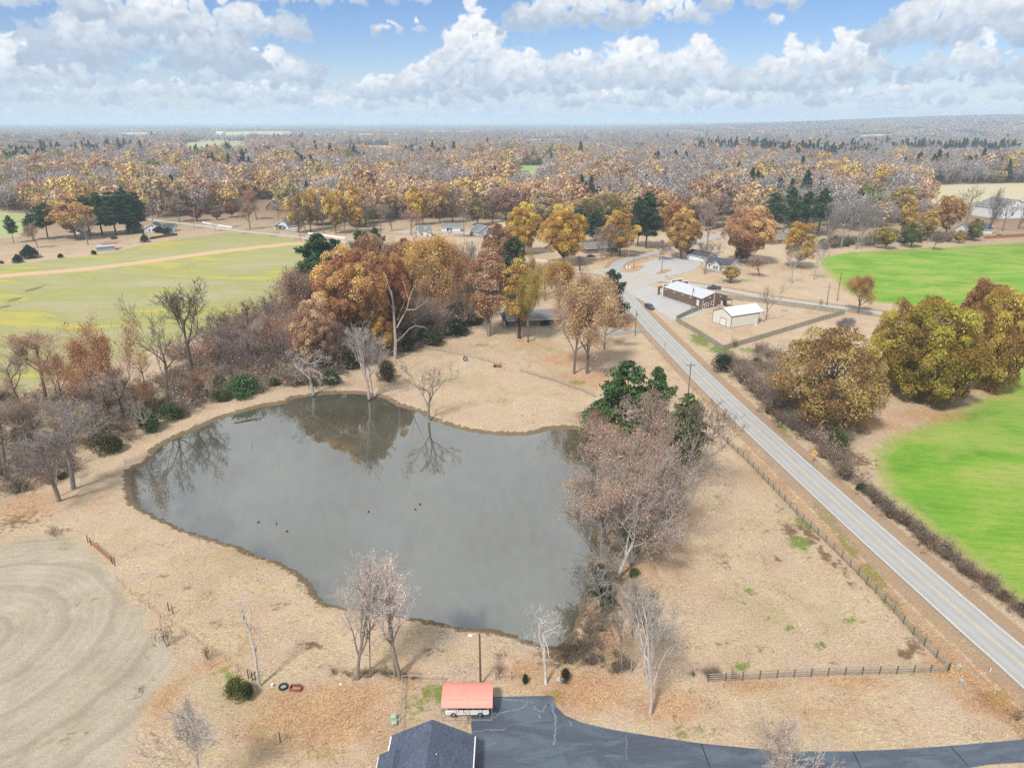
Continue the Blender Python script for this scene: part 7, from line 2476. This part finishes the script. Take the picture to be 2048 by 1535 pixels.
t = thing('chain_link_fence', 'short chain-link stretch between the carport and the near house roof', 'fence', G(883, 1424))
o0 = G(883, 1424)
cp_ = [Vector((0, 0, 0)), G(925, 1424) - o0, G(930, 1455) - o0]
for p in cp_:
    MB().tube([(p.x, p.y, 0), (p.x, p.y, 1.2)], .04, 8).build('post', M['steel'], t)
for a, b in zip(cp_[:-1], cp_[1:]):
    MB().tube([(a.x, a.y, 1.2), (b.x, b.y, 1.2)], .04, 8).build('top_rail', M['steel'], t)
t = thing('wire_gate', 'small dark wire gate at the shore right of the light pole', 'gate', G(992, 1358))
o0 = G(992, 1358)
for dx in (0, .4, 2.1, 3.9):
    MB().bar((dx, 0, -.1), (dx, 0, 1.25), .07).build('post', M['post_dark'], t)
for zz in (.5, 1.1):
    MB().bar((.4, 0, zz), (3.9, 0, zz), .04).build('rail', M['rusty'], t)

# ------------------------------------------------------------------ poles and signs
M['pole'] = plain('pole_wood', (.125, .092, .070), .9, var=.4, scale=2)
M['pole_pale'] = plain('pole_wood_pale', (.36, .31, .25), .9, var=.3, scale=2)
M['orange_sign'] = plain('sign_orange', (.78, .36, .02), .5, var=.08)
for (u, v, vt, arm, lb, extra, pale) in [
        (1376, 793, 726, 1.3, 'power pole with crossarm beside the road above the pond trees', 'cross', 0), (1270, 671, 621, 0, 'power pole at the house drive on the left side of the road', 'can', 0),
        (1383, 617, 574, 0, 'power pole with a transformer in front of the brick store', 'can', 0), (1653, 611, 564, 0, 'left of the two bare poles by the far fence corner', '', 0), (1674, 601, 545, 0, 'right of the two bare poles by the far fence corner', '', 0),
        (1323, 546, 497, 0, 'power pole with lamp on the island of the gravel lot', 'lamp', 0), (1256, 537, 496, 0, 'pale pole with meter boxes on the junction island', 'box', 1), (1267, 538, 508, 0, 'thin dark pole right of the pale one on the junction island', '', 0),
        (1076, 566, 532, 0, 'pole behind the hidden house left of the junction', '', 0), (961, 1368, 1266, 0, 'light pole with a lamp arm behind the red carport', 'lamp', 0), (391, 447, 416, .8, 'pale pole by the far road left of the white fence', 'cross', 1),
        (601, 482, 455, 0, 'pole on the field corner by the far road', '', 0), (942, 470, 432, 0, 'pole between the open garage and the grey house', '', 1)]:
    b = G(u, v)
    h = ZT(vt, b.y)
    t = thing('utility_pole', lb, 'pole', b)
    rad = .16 if h > 6 else .12
    MB().tube([(0, 0, -.1), (0, 0, h)], [rad, rad * .72], 10).build('shaft', M['pole_pale' if pale else 'pole'], t)
    if arm:
        ar = MB().box((0, 0, h - .55), (2 * arm, .11, .13)).build('crossarm', M['pole'], t)
        for dx in (-arm * .85, 0.25, arm * .85):
            MB().tube([(dx, 0, h - .48), (dx, 0, h - .30)], [.05, .035], 6).build('insulator', M['steel'], ar)
        MB().bar((-arm * .5, .02, h - .6), (0, .02, h - 1.3), .05).build('brace', M['pole'], t)
        MB().bar((arm * .5, .02, h - .6), (0, .02, h - 1.3), .05).build('brace', M['pole'], t)
    if extra == 'can':
        MB().tube([(.32, -.05, h - 1.7), (.32, -.05, h - .8)], .24, 10).build('transformer', M['steel'], t)
    if extra == 'lamp':
        MB().tube([(0, 0, h - .35), (-.55, -.1, h - .15), (-1.1, -.15, h - .15)], .035, 6).build('lamp_arm', M['steel'], t)
        MB().box((-1.2, -.15, h - .2), (.55, .26, .16)).build('lamp_head', M['vinyl'], t)
    if extra == 'box':
        MB().box((-.7, -.3, .9), (.7, .5, 1.5)).build('meter_box', M['vinyl'], t)
        MB().box((.8, -.3, .7), (.6, .5, 1.3)).build('meter_box', M['vinyl'], t)
# sagging lines along the road
M['wire'] = plain('power_line', (.03, .03, .03), .6)


def wire(a, b, sag, lb):
    pts = []
    for k in range(13):
        s = k / 12
        p = Vector(a).lerp(Vector(b), s)
        p.z -= sag * 4 * s * (1 - s)
        pts.append(p)
    o = MB().tube([p - pts[0] for p in pts], .012, 4, False).build('power_line', M['wire'], None, pts[0])
    return tag(o, lb, 'wire')


pa, pb = G(1376, 793), G(1270, 671)
wire((pa.x - 1.1, pa.y, 9.2), (pb.x, pb.y, ZT(621, pb.y) - .2), 1.2, 'left power line running from the crossarm pole to the next pole up the road')
wire((pa.x + 1.1, pa.y, 9.2), (pb.x, pb.y, ZT(621, pb.y) - .6), 1.2, 'right power line running from the crossarm pole to the next pole up the road')
# yellow diamond warning sign
b = G(1626, 926)
t = thing('warning_sign', 'yellow diamond warning sign on a dark post beside the roadside brush', 'sign', b, R(-14))
MB().bar((0, 0, -.1), (0, 0, 3.1), .09).build('post', M['rusty'], t)
s_ = .62
dm = MB().prism([(-s_, 2.55), (0, 2.55 - s_), (s_, 2.55), (0, 2.55 + s_)], 'y', -.09, -.06).build('sign_plate', M['orange_sign'], t)
MB().prism([(-.17, 2.60), (-.10, 2.32), (.10, 2.32), (.17, 2.60)], 'y', -.10, -.092).build('symbol', M['black'], dm)
MB().prism([(-.09, 2.86), (0, 2.74), (.09, 2.86), (0, 2.98)], 'y', -.10, -.092).build('symbol', M['black'], dm)
for (u, v, h, lb) in [(1329, 700, 2.2, 'small sign seen from behind on the left verge below the store'), (1272, 556, 1.6, 'small white sign post at the junction'), (1333, 558, 1.1, 'mailbox on a post at the edge of the white house lawn')]:
    t = thing('roadside_sign', lb, 'sign', G(u, v), R(20))
    MB().bar((0, 0, -.1), (0, 0, h), .07).build('post', M['steel'], t)
    if 'mailbox' in lb:
        MB().box((0, 0, h + .12), (.25, .5, .28)).build('box', M['black'], t)
    else:
        MB().box((0, -.05, h - .1), (.5, .03, .6)).build('sign_plate', M['steel' if 'behind' in lb else 'vinyl'], t)
t = thing('marker_post', 'orange and white marker post on the road verge near the culvert', 'post', G(1980, 1342))
MB().tube([(0, 0, -.1), (0, 0, .75)], .06, 8).build('lower_part', M['vinyl'], t)
MB().tube([(0, 0, .75), (0, 0, 1.15)], .06, 8).build('upper_part', plain('marker_orange', (.55, .12, .04), .5), t)
t = thing('utility_pedestal', 'pale utility box in the leaves at the fence corner', 'box', G(1922, 1369), R(20))
MB().box((0, 0, .35), (.42, .36, .8)).build('housing', M['concrete'], t, bevel=.03)
MB().box((0, 0, .77), (.48, .42, .06)).build('lid', M['steel'], t)
cb = G(1922, 1328)
t = thing('culvert', 'dark round culvert pipe opening in the ditch by the road', 'pipe', (cb.x - .3, cb.y - .4, -.95), R(-28))
ring = MB()
nn_ = 16
for k in range(nn_):
    a0, a1 = 2 * math.pi * k / nn_, 2 * math.pi * (k + 1) / nn_
    P = [(math.cos(a) * r_, yy, math.sin(a) * r_ + .35) for a in (a0, a1) for r_ in (.42, .52) for yy in (0, .7)]
    ring.poly(P, [(0, 1, 5, 4), (2, 3, 7, 6), (0, 2, 6, 4), (1, 3, 7, 5)])
ring.build('pipe', M['concrete'], t)
MB().tube([(0, .35, .35), (0, .4, .35)], .43, 14).build('painted_shade_disc', M['black'], t)  # black disc set in the pipe as painted shade of its depth

# ------------------------------------------------------------------ carport and vehicles
c0, c1 = G(882, 1413, 2.25), G(985, 1412, 2.25)
c2 = G(885, 1362, 2.25)
t = thing('carport', 'red metal carport on the asphalt above the near house', 'carport', (c0.x, c0.y, 0))
CLn, CWd = c1.x - c0.x, c2.y - c0.y
prof = []
nr_ = 26
for k in range(nr_ + 1):
    s = k / nr_
    yy = s * CWd
    zz = 2.1 + .82 * (1 - abs(2 * s - 1) ** 2.6) + (.028 if k % 3 == 1 else 0)
    prof.append((yy, zz))
rp = MB()
pts = [(x_, y_, z_) for x_ in (0, CLn) for (y_, z_) in prof] + [(x_, y_, z_ - .05) for x_ in (0, CLn) for (y_, z_) in prof]
m_ = nr_ + 1
fs = []
for k in range(nr_):
    fs.append((k, k + 1, m_ + k + 1, m_ + k))
    fs.append((2 * m_ + k + 1, 2 * m_ + k, 3 * m_ + k, 3 * m_ + k + 1))
    fs.append((k + 1, k, 2 * m_ + k, 2 * m_ + k + 1))
    fs.append((m_ + k, m_ + k + 1, 3 * m_ + k + 1, 3 * m_ + k))
fs.append((0, m_, 3 * m_, 2 * m_))
fs.append((m_ - 1, 2 * m_ - 1, 4 * m_ - 1, 3 * m_ - 1))
M['red_roof'] = plain('faded_red_metal', (.60, .23, .18), .5, var=.16, scale=1.2)
rp.poly(pts, fs).build('roof', M['red_roof'], t)
for xx in (.08, CLn * .25, CLn * .5, CLn * .75, CLn - .08):
    for yy in (.1, CWd - .1):
        MB().box((xx, yy, 1.05), (.06, .06, 2.1)).build('post', M['steel'], t)
for yy in (.1, CWd - .1):
    MB().box((CLn / 2, yy, .09), (CLn, .06, .06)).build('base_rail', M['steel'], t)
    MB().box((CLn / 2, yy, 2.06), (CLn, .06, .06)).build('eave_rail', M['steel'], t)
for (xx) in (.08, CLn - .08):
    MB().box((xx, CWd / 2, 2.1), (.06, CWd, .06)).build('cross_brace', M['steel'], t)

M['tyre'] = plain('tyre_rubber', (.018, .018, .018), .85, var=.2)
M['rim'] = plain('wheel_rim', (.35, .36, .37), .35, metal=.7, var=.15)
M['lamp_red'] = plain('tail_lamp', (.35, .02, .02), .3, var=.1)
M['lamp_clear'] = plain('head_lamp', (.6, .62, .64), .2, var=.1)
PAINT = {}


def paint(col):
    if col not in PAINT:
        mt, n = new_mat('car_paint_%d' % len(PAINT))
        ns = n.noise(n.node('ShaderNodeTexCoord').outputs['Object'], 3, 3, .5)
        sh = n.node('ShaderNodeBsdfPrincipled', {'Base Color': n.vm('SCALE', (*col, 1), s=n.m('MULTIPLY_ADD', ns, .2, .9)), 'Roughness': .28, 'Coat Weight': .6, 'Specular IOR Level': .5}).outputs[0]
        finish(n, sh)
        PAINT[col] = mt
    return PAINT[col]


def car(name, label, loc, rz, kind, col, Ln=4.7, Wc=1.85, Hc=1.7):
    """x points forward, wheels on the ground"""
    t = thing(name, label, 'vehicle', loc, rz)
    h = Hc
    belt = h * .58
    clr = .30
    xf, xr = Ln / 2, -Ln / 2
    hood = belt * (.96 if kind != 'pickup' else 1.0)
    body = MB()
    prof = [(xr, clr + .12), (xr - .02, belt * .75), (xr + .06, belt), (xf - Ln * .27, belt), (xf - .25, hood * .92), (xf - .02, hood * .72), (xf, clr + .10), (xf - .25, clr), (xr + .25, clr)]
    body.prism([(p[0], p[1]) for p in prof], 'y', -Wc / 2, Wc / 2)
    body.build('body', paint(col), t, bevel=.07)
    if kind == 'pickup':
        xb, xt0, xt1, xe = -Ln * .06, -Ln * .02, Ln * .13, Ln * .24
        bd = MB()
        for (cx, cy, sx_, sy_) in ((xr + .06, 0, .1, Wc - .1), (xb - .15, 0, .08, Wc - .1)):
            bd.box((cx, cy, belt + .06), (sx_, sy_, .14))
        for s in (-1, 1):
            bd.box(((xr + xb) / 2, s * (Wc / 2 - .09), belt + .06), (xb - xr, .12, .14))
        bd.build('bed_side', paint(col), t)
        MB().box(((xr + xb) / 2, 0, belt + .01), (xb - xr - .2, Wc - .3, .03)).build('bed', M['black'], t)
    elif kind == 'sedan':
        xb, xt0, xt1, xe = -Ln * .36, -Ln * .20, Ln * .08, Ln * .24
    else:
        xb, xt0, xt1, xe = xr + .08, xr + .38, Ln * .10, Ln * .25
    w0, w1 = Wc / 2 - .06, Wc / 2 - .22
    cab = [(xb, -w0, belt), (xe, -w0, belt), (xe, w0, belt), (xb, w0, belt), (xt0, -w1, h - .05), (xt1, -w1, h - .05), (xt1, w1, h - .05), (xt0, w1, h - .05)]
    MB().poly(cab, [(0, 1, 5, 4), (1, 2, 6, 5), (2, 3, 7, 6), (3, 0, 4, 7), (4, 5, 6, 7)]).build('windows', M['glass'], t)
    ro = MB().box(((xt0 + xt1) / 2, 0, h - .02), (xt1 - xt0 + .1, 2 * w1 + .08, .08))
    ro.build('roof', paint(col), t, bevel=.03)
    pl = MB()
    for s in (-1, 1):
        pl.bar((xb, s * w0, belt), (xt0, s * w1, h - .04), .09)
        pl.bar((xe, s * w0, belt), (xt1, s * w1, h - .04), .08)
        xm0, xm1 = xb + (xe - xb) * .48, xt0 + (xt1 - xt0) * .5
        pl.bar((xm0, s * (w0 + .005), belt), (xm1, s * (w1 + .005), h - .04), .09)
    pl.build('pillars', paint(col), t)
    wr = .36 if kind != 'sedan' else .33
    for sx_ in (xf - Ln * .19, xr + Ln * .2):
        for s in (-1, 1):
            wl = MB().tube([(sx_, s * (Wc / 2 - .22), wr), (sx_, s * (Wc / 2 + .01), wr)], wr, 18).build('wheel', M['tyre'], t)
            MB().tube([(sx_, s * (Wc / 2 - .05), wr), (sx_, s * (Wc / 2 + .025), wr)], wr * .6, 12).build('rim', M['rim'], wl)
    for s in (-1, 1):
        MB().box((xf - .10, s * Wc * .36, hood * .76), (.2, .34, .16)).build('headlight', M['lamp_clear'], t)
        MB().box((xr + .02, s * Wc * .41, belt * .85), (.1, .2, .26)).build('tail_light', M['lamp_red'], t)
        MB().box((xe - .25, s * (Wc / 2 + .08), belt + .08), (.12, .2, .14)).build('mirror', paint(col), t)
    MB().box((xf + .01, 0, clr + .18), (.12, Wc * .92, .2)).build('bumper', M['dark_trim'], t)
    MB().box((xr - .02, 0, clr + .18), (.12, Wc * .92, .2)).build('bumper', M['dark_trim'], t)
    return t


car('parked_truck', 'white vehicle parked under the red carport', ((c0.x + c1.x) / 2 - .05, c0.y + CWd * .36, .07), math.pi + R(1), 'suv', (.66, .66, .66), 5.5, 1.95, 1.85)
p = G(1299, 617)
car('parked_suv', 'dark SUV parked by the road on the gravel edge in front of the brick store', (p.x, p.y, .08), R(-68), 'suv', (.035, .042, .048), 4.9, 1.95, 1.75)
p = G(1428, 578)
car('pickup_truck', 'dark blue pickup driving on the side road behind the brick store', (p.x, p.y, .07), R(160), 'pickup', (.035, .055, .095), 5.8, 2.0, 1.85)
p = G(1182, 514)
car('parked_car', 'black car parked at the brick house by the junction', (p.x, p.y, .05), R(5), 'sedan', (.02, .022, .028), 4.7, 1.8, 1.45)
p = G(900, 464)
car('parked_car', 'white car backed into the open garage bay', (p.x, p.y - .5, .05), R(-85), 'suv', (.66, .66, .66), 4.6, 1.85, 1.6)
p = G(591, 463)
car('parked_car', 'white car on the drive of the small house by the far road', (p.x, p.y, .05), R(170), 'sedan', (.66, .66, .66), 4.7, 1.8, 1.5)
p = G(943, 470)
car('parked_car', 'dark vehicle parked between the open garage and the grey house', (p.x, p.y, .05), R(-95), 'suv', (.04, .045, .055), 4.8, 1.95, 1.8)
p = G(2018, 478)
car('parked_car', 'dark car behind the reddish fence at the right edge', (p.x, p.y + 9, .05), R(10), 'suv', (.03, .032, .036), 4.7, 1.9, 1.7)
p = G(1096, 496)
car('parked_car', 'silver car half hidden behind the largest yellow tree', (p.x, p.y, .05), R(5), 'sedan', (.42, .43, .44), 4.6, 1.8, 1.45)

# ------------------------------------------------------------------ small things
M['mint'] = plain('mint_plastic', (.30, .56, .40), .5, var=.1)


def lawn_chair(label, loc, rz):
    t = thing('lawn_chair', label, 'chair', loc, rz, 'mint lawn chairs')
    for k in range(5):
        MB().box((0, -.22 + k * .11, .40), (.52, .08, .025)).build('seat_slat', M['mint'], t)
    for k in range(5):
        MB().box((-.21 + k * .105, .30 + .0, .72), (.075, .03, .62)).build('back_slat', M['mint'], t)
    for sx_ in (-.27, .27):
        MB().tube([(sx_, -.30, 0), (sx_, -.27, .60), (sx_, .28, .62)], .022, 6).build('arm', M['mint'], t)
        MB().tube([(sx_, .34, 0), (sx_, .28, .45), (sx_, .32, 1.0)], .022, 6).build('leg', M['mint'], t)
        MB().box((sx_, 0, .635), (.07, .55, .03)).build('armrest', M['mint'], t)
    return t


lawn_chair('upper mint green lawn chair on the grass left of the chain-link fence', G(787, 1438), R(-80))
lawn_chair('lower mint green lawn chair on the grass left of the chain-link fence', G(788, 1450), R(-75))
# ducks and a sunken log on the pond
M['duck'] = plain('duck_feathers', (.035, .030, .026), .8, var=.3)
for i, (u, v, lb) in enumerate([(517, 1044, 'leftmost duck swimming on the left side of the pond'), (553, 1047, 'duck right of the leftmost one on the pond'), (574, 1062, 'duck nearest the lower-left shore of the pond'),
                                (737, 1023, 'duck alone in the middle of the pond'), (831, 1018, 'left duck of the pair right of the pond middle'), (840, 1008, 'right duck of the pair right of the pond middle')]):
    p = G(u, v, WATER_Z)
    t = thing('duck', lb, 'bird', p, R(40 + 70 * i), 'ducks on the pond')
    body = MB().tube([(-.26, 0, .10), (-.2, 0, .10), (-.05, 0, .08), (.12, 0, .09), (.24, 0, .12)], [.02, .09, .13, .11, .03], 8)
    body.tube([(.16, 0, .12), (.22, 0, .24), (.25, 0, .31), (.29, 0, .33)], [.05, .045, .06, .02], 8)
    body.build('body', M['duck'], t, smooth=True)
    MB().prism([(.28, .31), (.38, .30), (.28, .335)], 'y', -.025, .025).build('bill', M['orange_sign'], t)
p = G(468, 846, WATER_Z)
t = thing('fallen_log', 'dark fallen branch lying in the water at the upper-left shore', 'log', p)
q = G(520, 836, WATER_Z) - p
MB().tube([(0, 0, .02), (q.x * .4, q.y * .4, .12), (q.x * .8, q.y * .8, .2), (q.x, q.y, .15)], [.2, .18, .12, .05], 7).build('log', M['post_dark'], t)
MB().tube([(q.x * .7, q.y * .7, .15), (q.x * .82, q.y * .7 + .9, .5), (q.x * .95, q.y * .7 + 1.4, .6)], [.08, .05, .02], 6).build('branch', M['post_dark'], t)
MB().tube([(q.x * .8, q.y * .8, .2), (q.x * .95, q.y * .8 - .6, .3)], [.07, .03], 6).build('branch', M['post_dark'], t)
p = G(504, 893, WATER_Z)
tag(MB().tube([(0, 0, -.3), (.05, 0, .5), (.1, .05, 1.0)], [.05, .045, .03], 6).build('stake', M['post_dark'], None, p), 'thin stake standing in the water on the left of the pond', 'stake')
# junk by the dead tree
p = G(567, 1374)
t = thing('old_tyre', 'dark old tyre half in the grass right of the dead tree', 'tyre', p, R(20))
tr_ = MB()
for k in range(16):
    a0, a1 = 2 * math.pi * k / 16, 2 * math.pi * (k + 1) / 16
    ringp = []
    for a in (a0, a1):
        for (dr, dz) in ((-.14, 0), (-.07, .13), (.08, .13), (.14, 0), (.08, -.12), (-.07, -.12)):
            ringp.append((math.cos(a) * (.52 + dr), math.sin(a) * (.52 + dr), .16 + dz))
    tr_.poly(ringp, [(k2, (k2 + 1) % 6, 6 + (k2 + 1) % 6, 6 + k2) for k2 in range(6)])
tr_.build('tread', M['tyre'], t, smooth=True)
MB().tube([(0, 0, .08), (0, 0, .16)], .36, 12).build('rim', M['rim'], t)
p = G(592, 1378)
t = thing('rusty_trough', 'rusty open box with scrap beside the old tyre', 'box', p, R(-5))
for (cx, cy, sx_, sy_) in ((0, -.4, 1.5, .05), (0, .4, 1.5, .05), (-.75, 0, .05, .8), (.75, 0, .05, .8)):
    MB().box((cx, cy, .25), (sx_, sy_, .5)).build('side', M['rusty'], t)
MB().box((.1, .3, .55), (.9, .12, .1)).build('plank', M['post_dark'], t)
p = G(545, 1372)
t = thing('bucket', 'white bucket at the foot of the dead tree', 'bucket', p)
MB().tube([(0, 0, 0), (0, 0, .42)], [.15, .19], 12).build('pail', M['vinyl'], t)
MB().tube([(-.19, 0, .4), (-.1, 0, .55), (.1, 0, .55), (.19, 0, .4)], .012, 5).build('handle', M['steel'], t)
p = G(681, 1368)
tag(MB().tube([(0, 0, 0), (0, 0, .10), (0, 0, .14)], [.16, .17, .1], 10).build('white_dish', M['vinyl'], None, p), 'small white dish on the leaves below the two bare trees', 'dish')
p = G(1121, 1362)
tag(MB().tube([(-.7, 0, .05), (-.4, .05, .22), (.1, 0, .34), (.5, .05, .2), (.75, 0, .03)], [.1, .36, .46, .36, .08], 9).build('rock', M['concrete'], None, p, smooth=True), 'grey rock beside the dull green bush', 'rock')
# yard things behind the far shore
p = G(931, 722)
t = thing('round_feeder', 'dark round feeder lying against the yard fence', 'feeder', p, R(15))
MB().tube([(0, 0, .75), (0, .35, .75)], .75, 16).build('drum', M['dark_trim'], t)
MB().tube([(0, -.03, .75), (0, 0, .75)], .5, 12).build('end_plate', M['steel'], t)
p = G(995, 734)
t = thing('red_implement', 'rusty red farm implement at the gap in the yard fence', 'implement', p, R(-15))
MB().box((0, 0, .55), (2.2, .7, .5)).build('frame', M['rusty'], t)
MB().bar((1.0, 0, .2), (1.2, 0, 2.0), .15).build('mast', M['rusty'], t)
for s in (-1, 1):
    MB().tube([(-.8, s * .45, .4), (-.8, s * .5, .4)], .4, 12).build('wheel', M['tyre'], t)
p = G(1394, 663)
t = thing('burn_barrel', 'dark rusty barrel inside the wooden fence', 'barrel', p)
MB().tube([(0, 0, 0), (0, 0, .3), (0, 0, .32), (0, 0, .6), (0, 0, .62), (0, 0, .95)], [.42, .42, .44, .44, .42, .42], 14).build('drum', M['dark_trim'], t)
MB().tube([(0, 0, .93), (0, 0, 1.0)], .45, 14).build('rim', M['rusty'], t)
p = G(1569, 622)
t = thing('fire_ring', 'stone fire ring on the lawn inside the wooden fence', 'fire ring', p)
for k in range(14):
    a = 2 * math.pi * k / 14
    MB().box((math.cos(a) * 1.3, math.sin(a) * 1.3, .13), (.5, .35, .3), a + math.pi / 2).build('stone', M['concrete'], t)
MB().tube([(0, 0, .0), (0, 0, .05)], 1.1, 14).build('ash', M['black'], t)
p = G(1511, 650)
tag(MB().tube([(0, 0, .05), (0, 0, .3), (0, 0, .55)], [.35, .4, .2], 8).build('feed_sack', M['vinyl'], None, p), 'pale sack at the right corner of the cream metal building', 'sack')
HAZE = 1.3e-4

# ------------------------------------------------------------------ haze over the distance
hz = MB().box((0, 14600, 63.5), (56000, 29800, 157))
mt, n = new_mat('haze')
vol = n.node('ShaderNodeVolumePrincipled', {'Color': (.64, .83, 1.0, 1), 'Density': HAZE, 'Anisotropy': 0.0})
n.node('ShaderNodeOutputMaterial', {'Volume': vol.outputs[0]})
hz = hz.build('haze', mt)
struct(hz, 'stuff')


# ------------------------------------------------------------------ tell look-alikes apart by their order
ORD = ['first', 'second', 'third', 'fourth', 'fifth', 'sixth', 'seventh', 'eighth', 'ninth', 'tenth', 'eleventh', 'twelfth', 'thirteenth', 'fourteenth']
same = {}
for o in S.objects:
    if o.parent is None and 'label' in o:
        same.setdefault(o['label'], []).append(o)
for lb, os_ in same.items():
    if 1 < len(os_) <= len(ORD):
        os_.sort(key=lambda o: o.location.x / max(1.0, o.location.y))
        for o, w_ in zip(os_, ORD):          # an ordinal word counts from the left of the picture
            o['label'] = '%s from left %s' % (w_, lb)
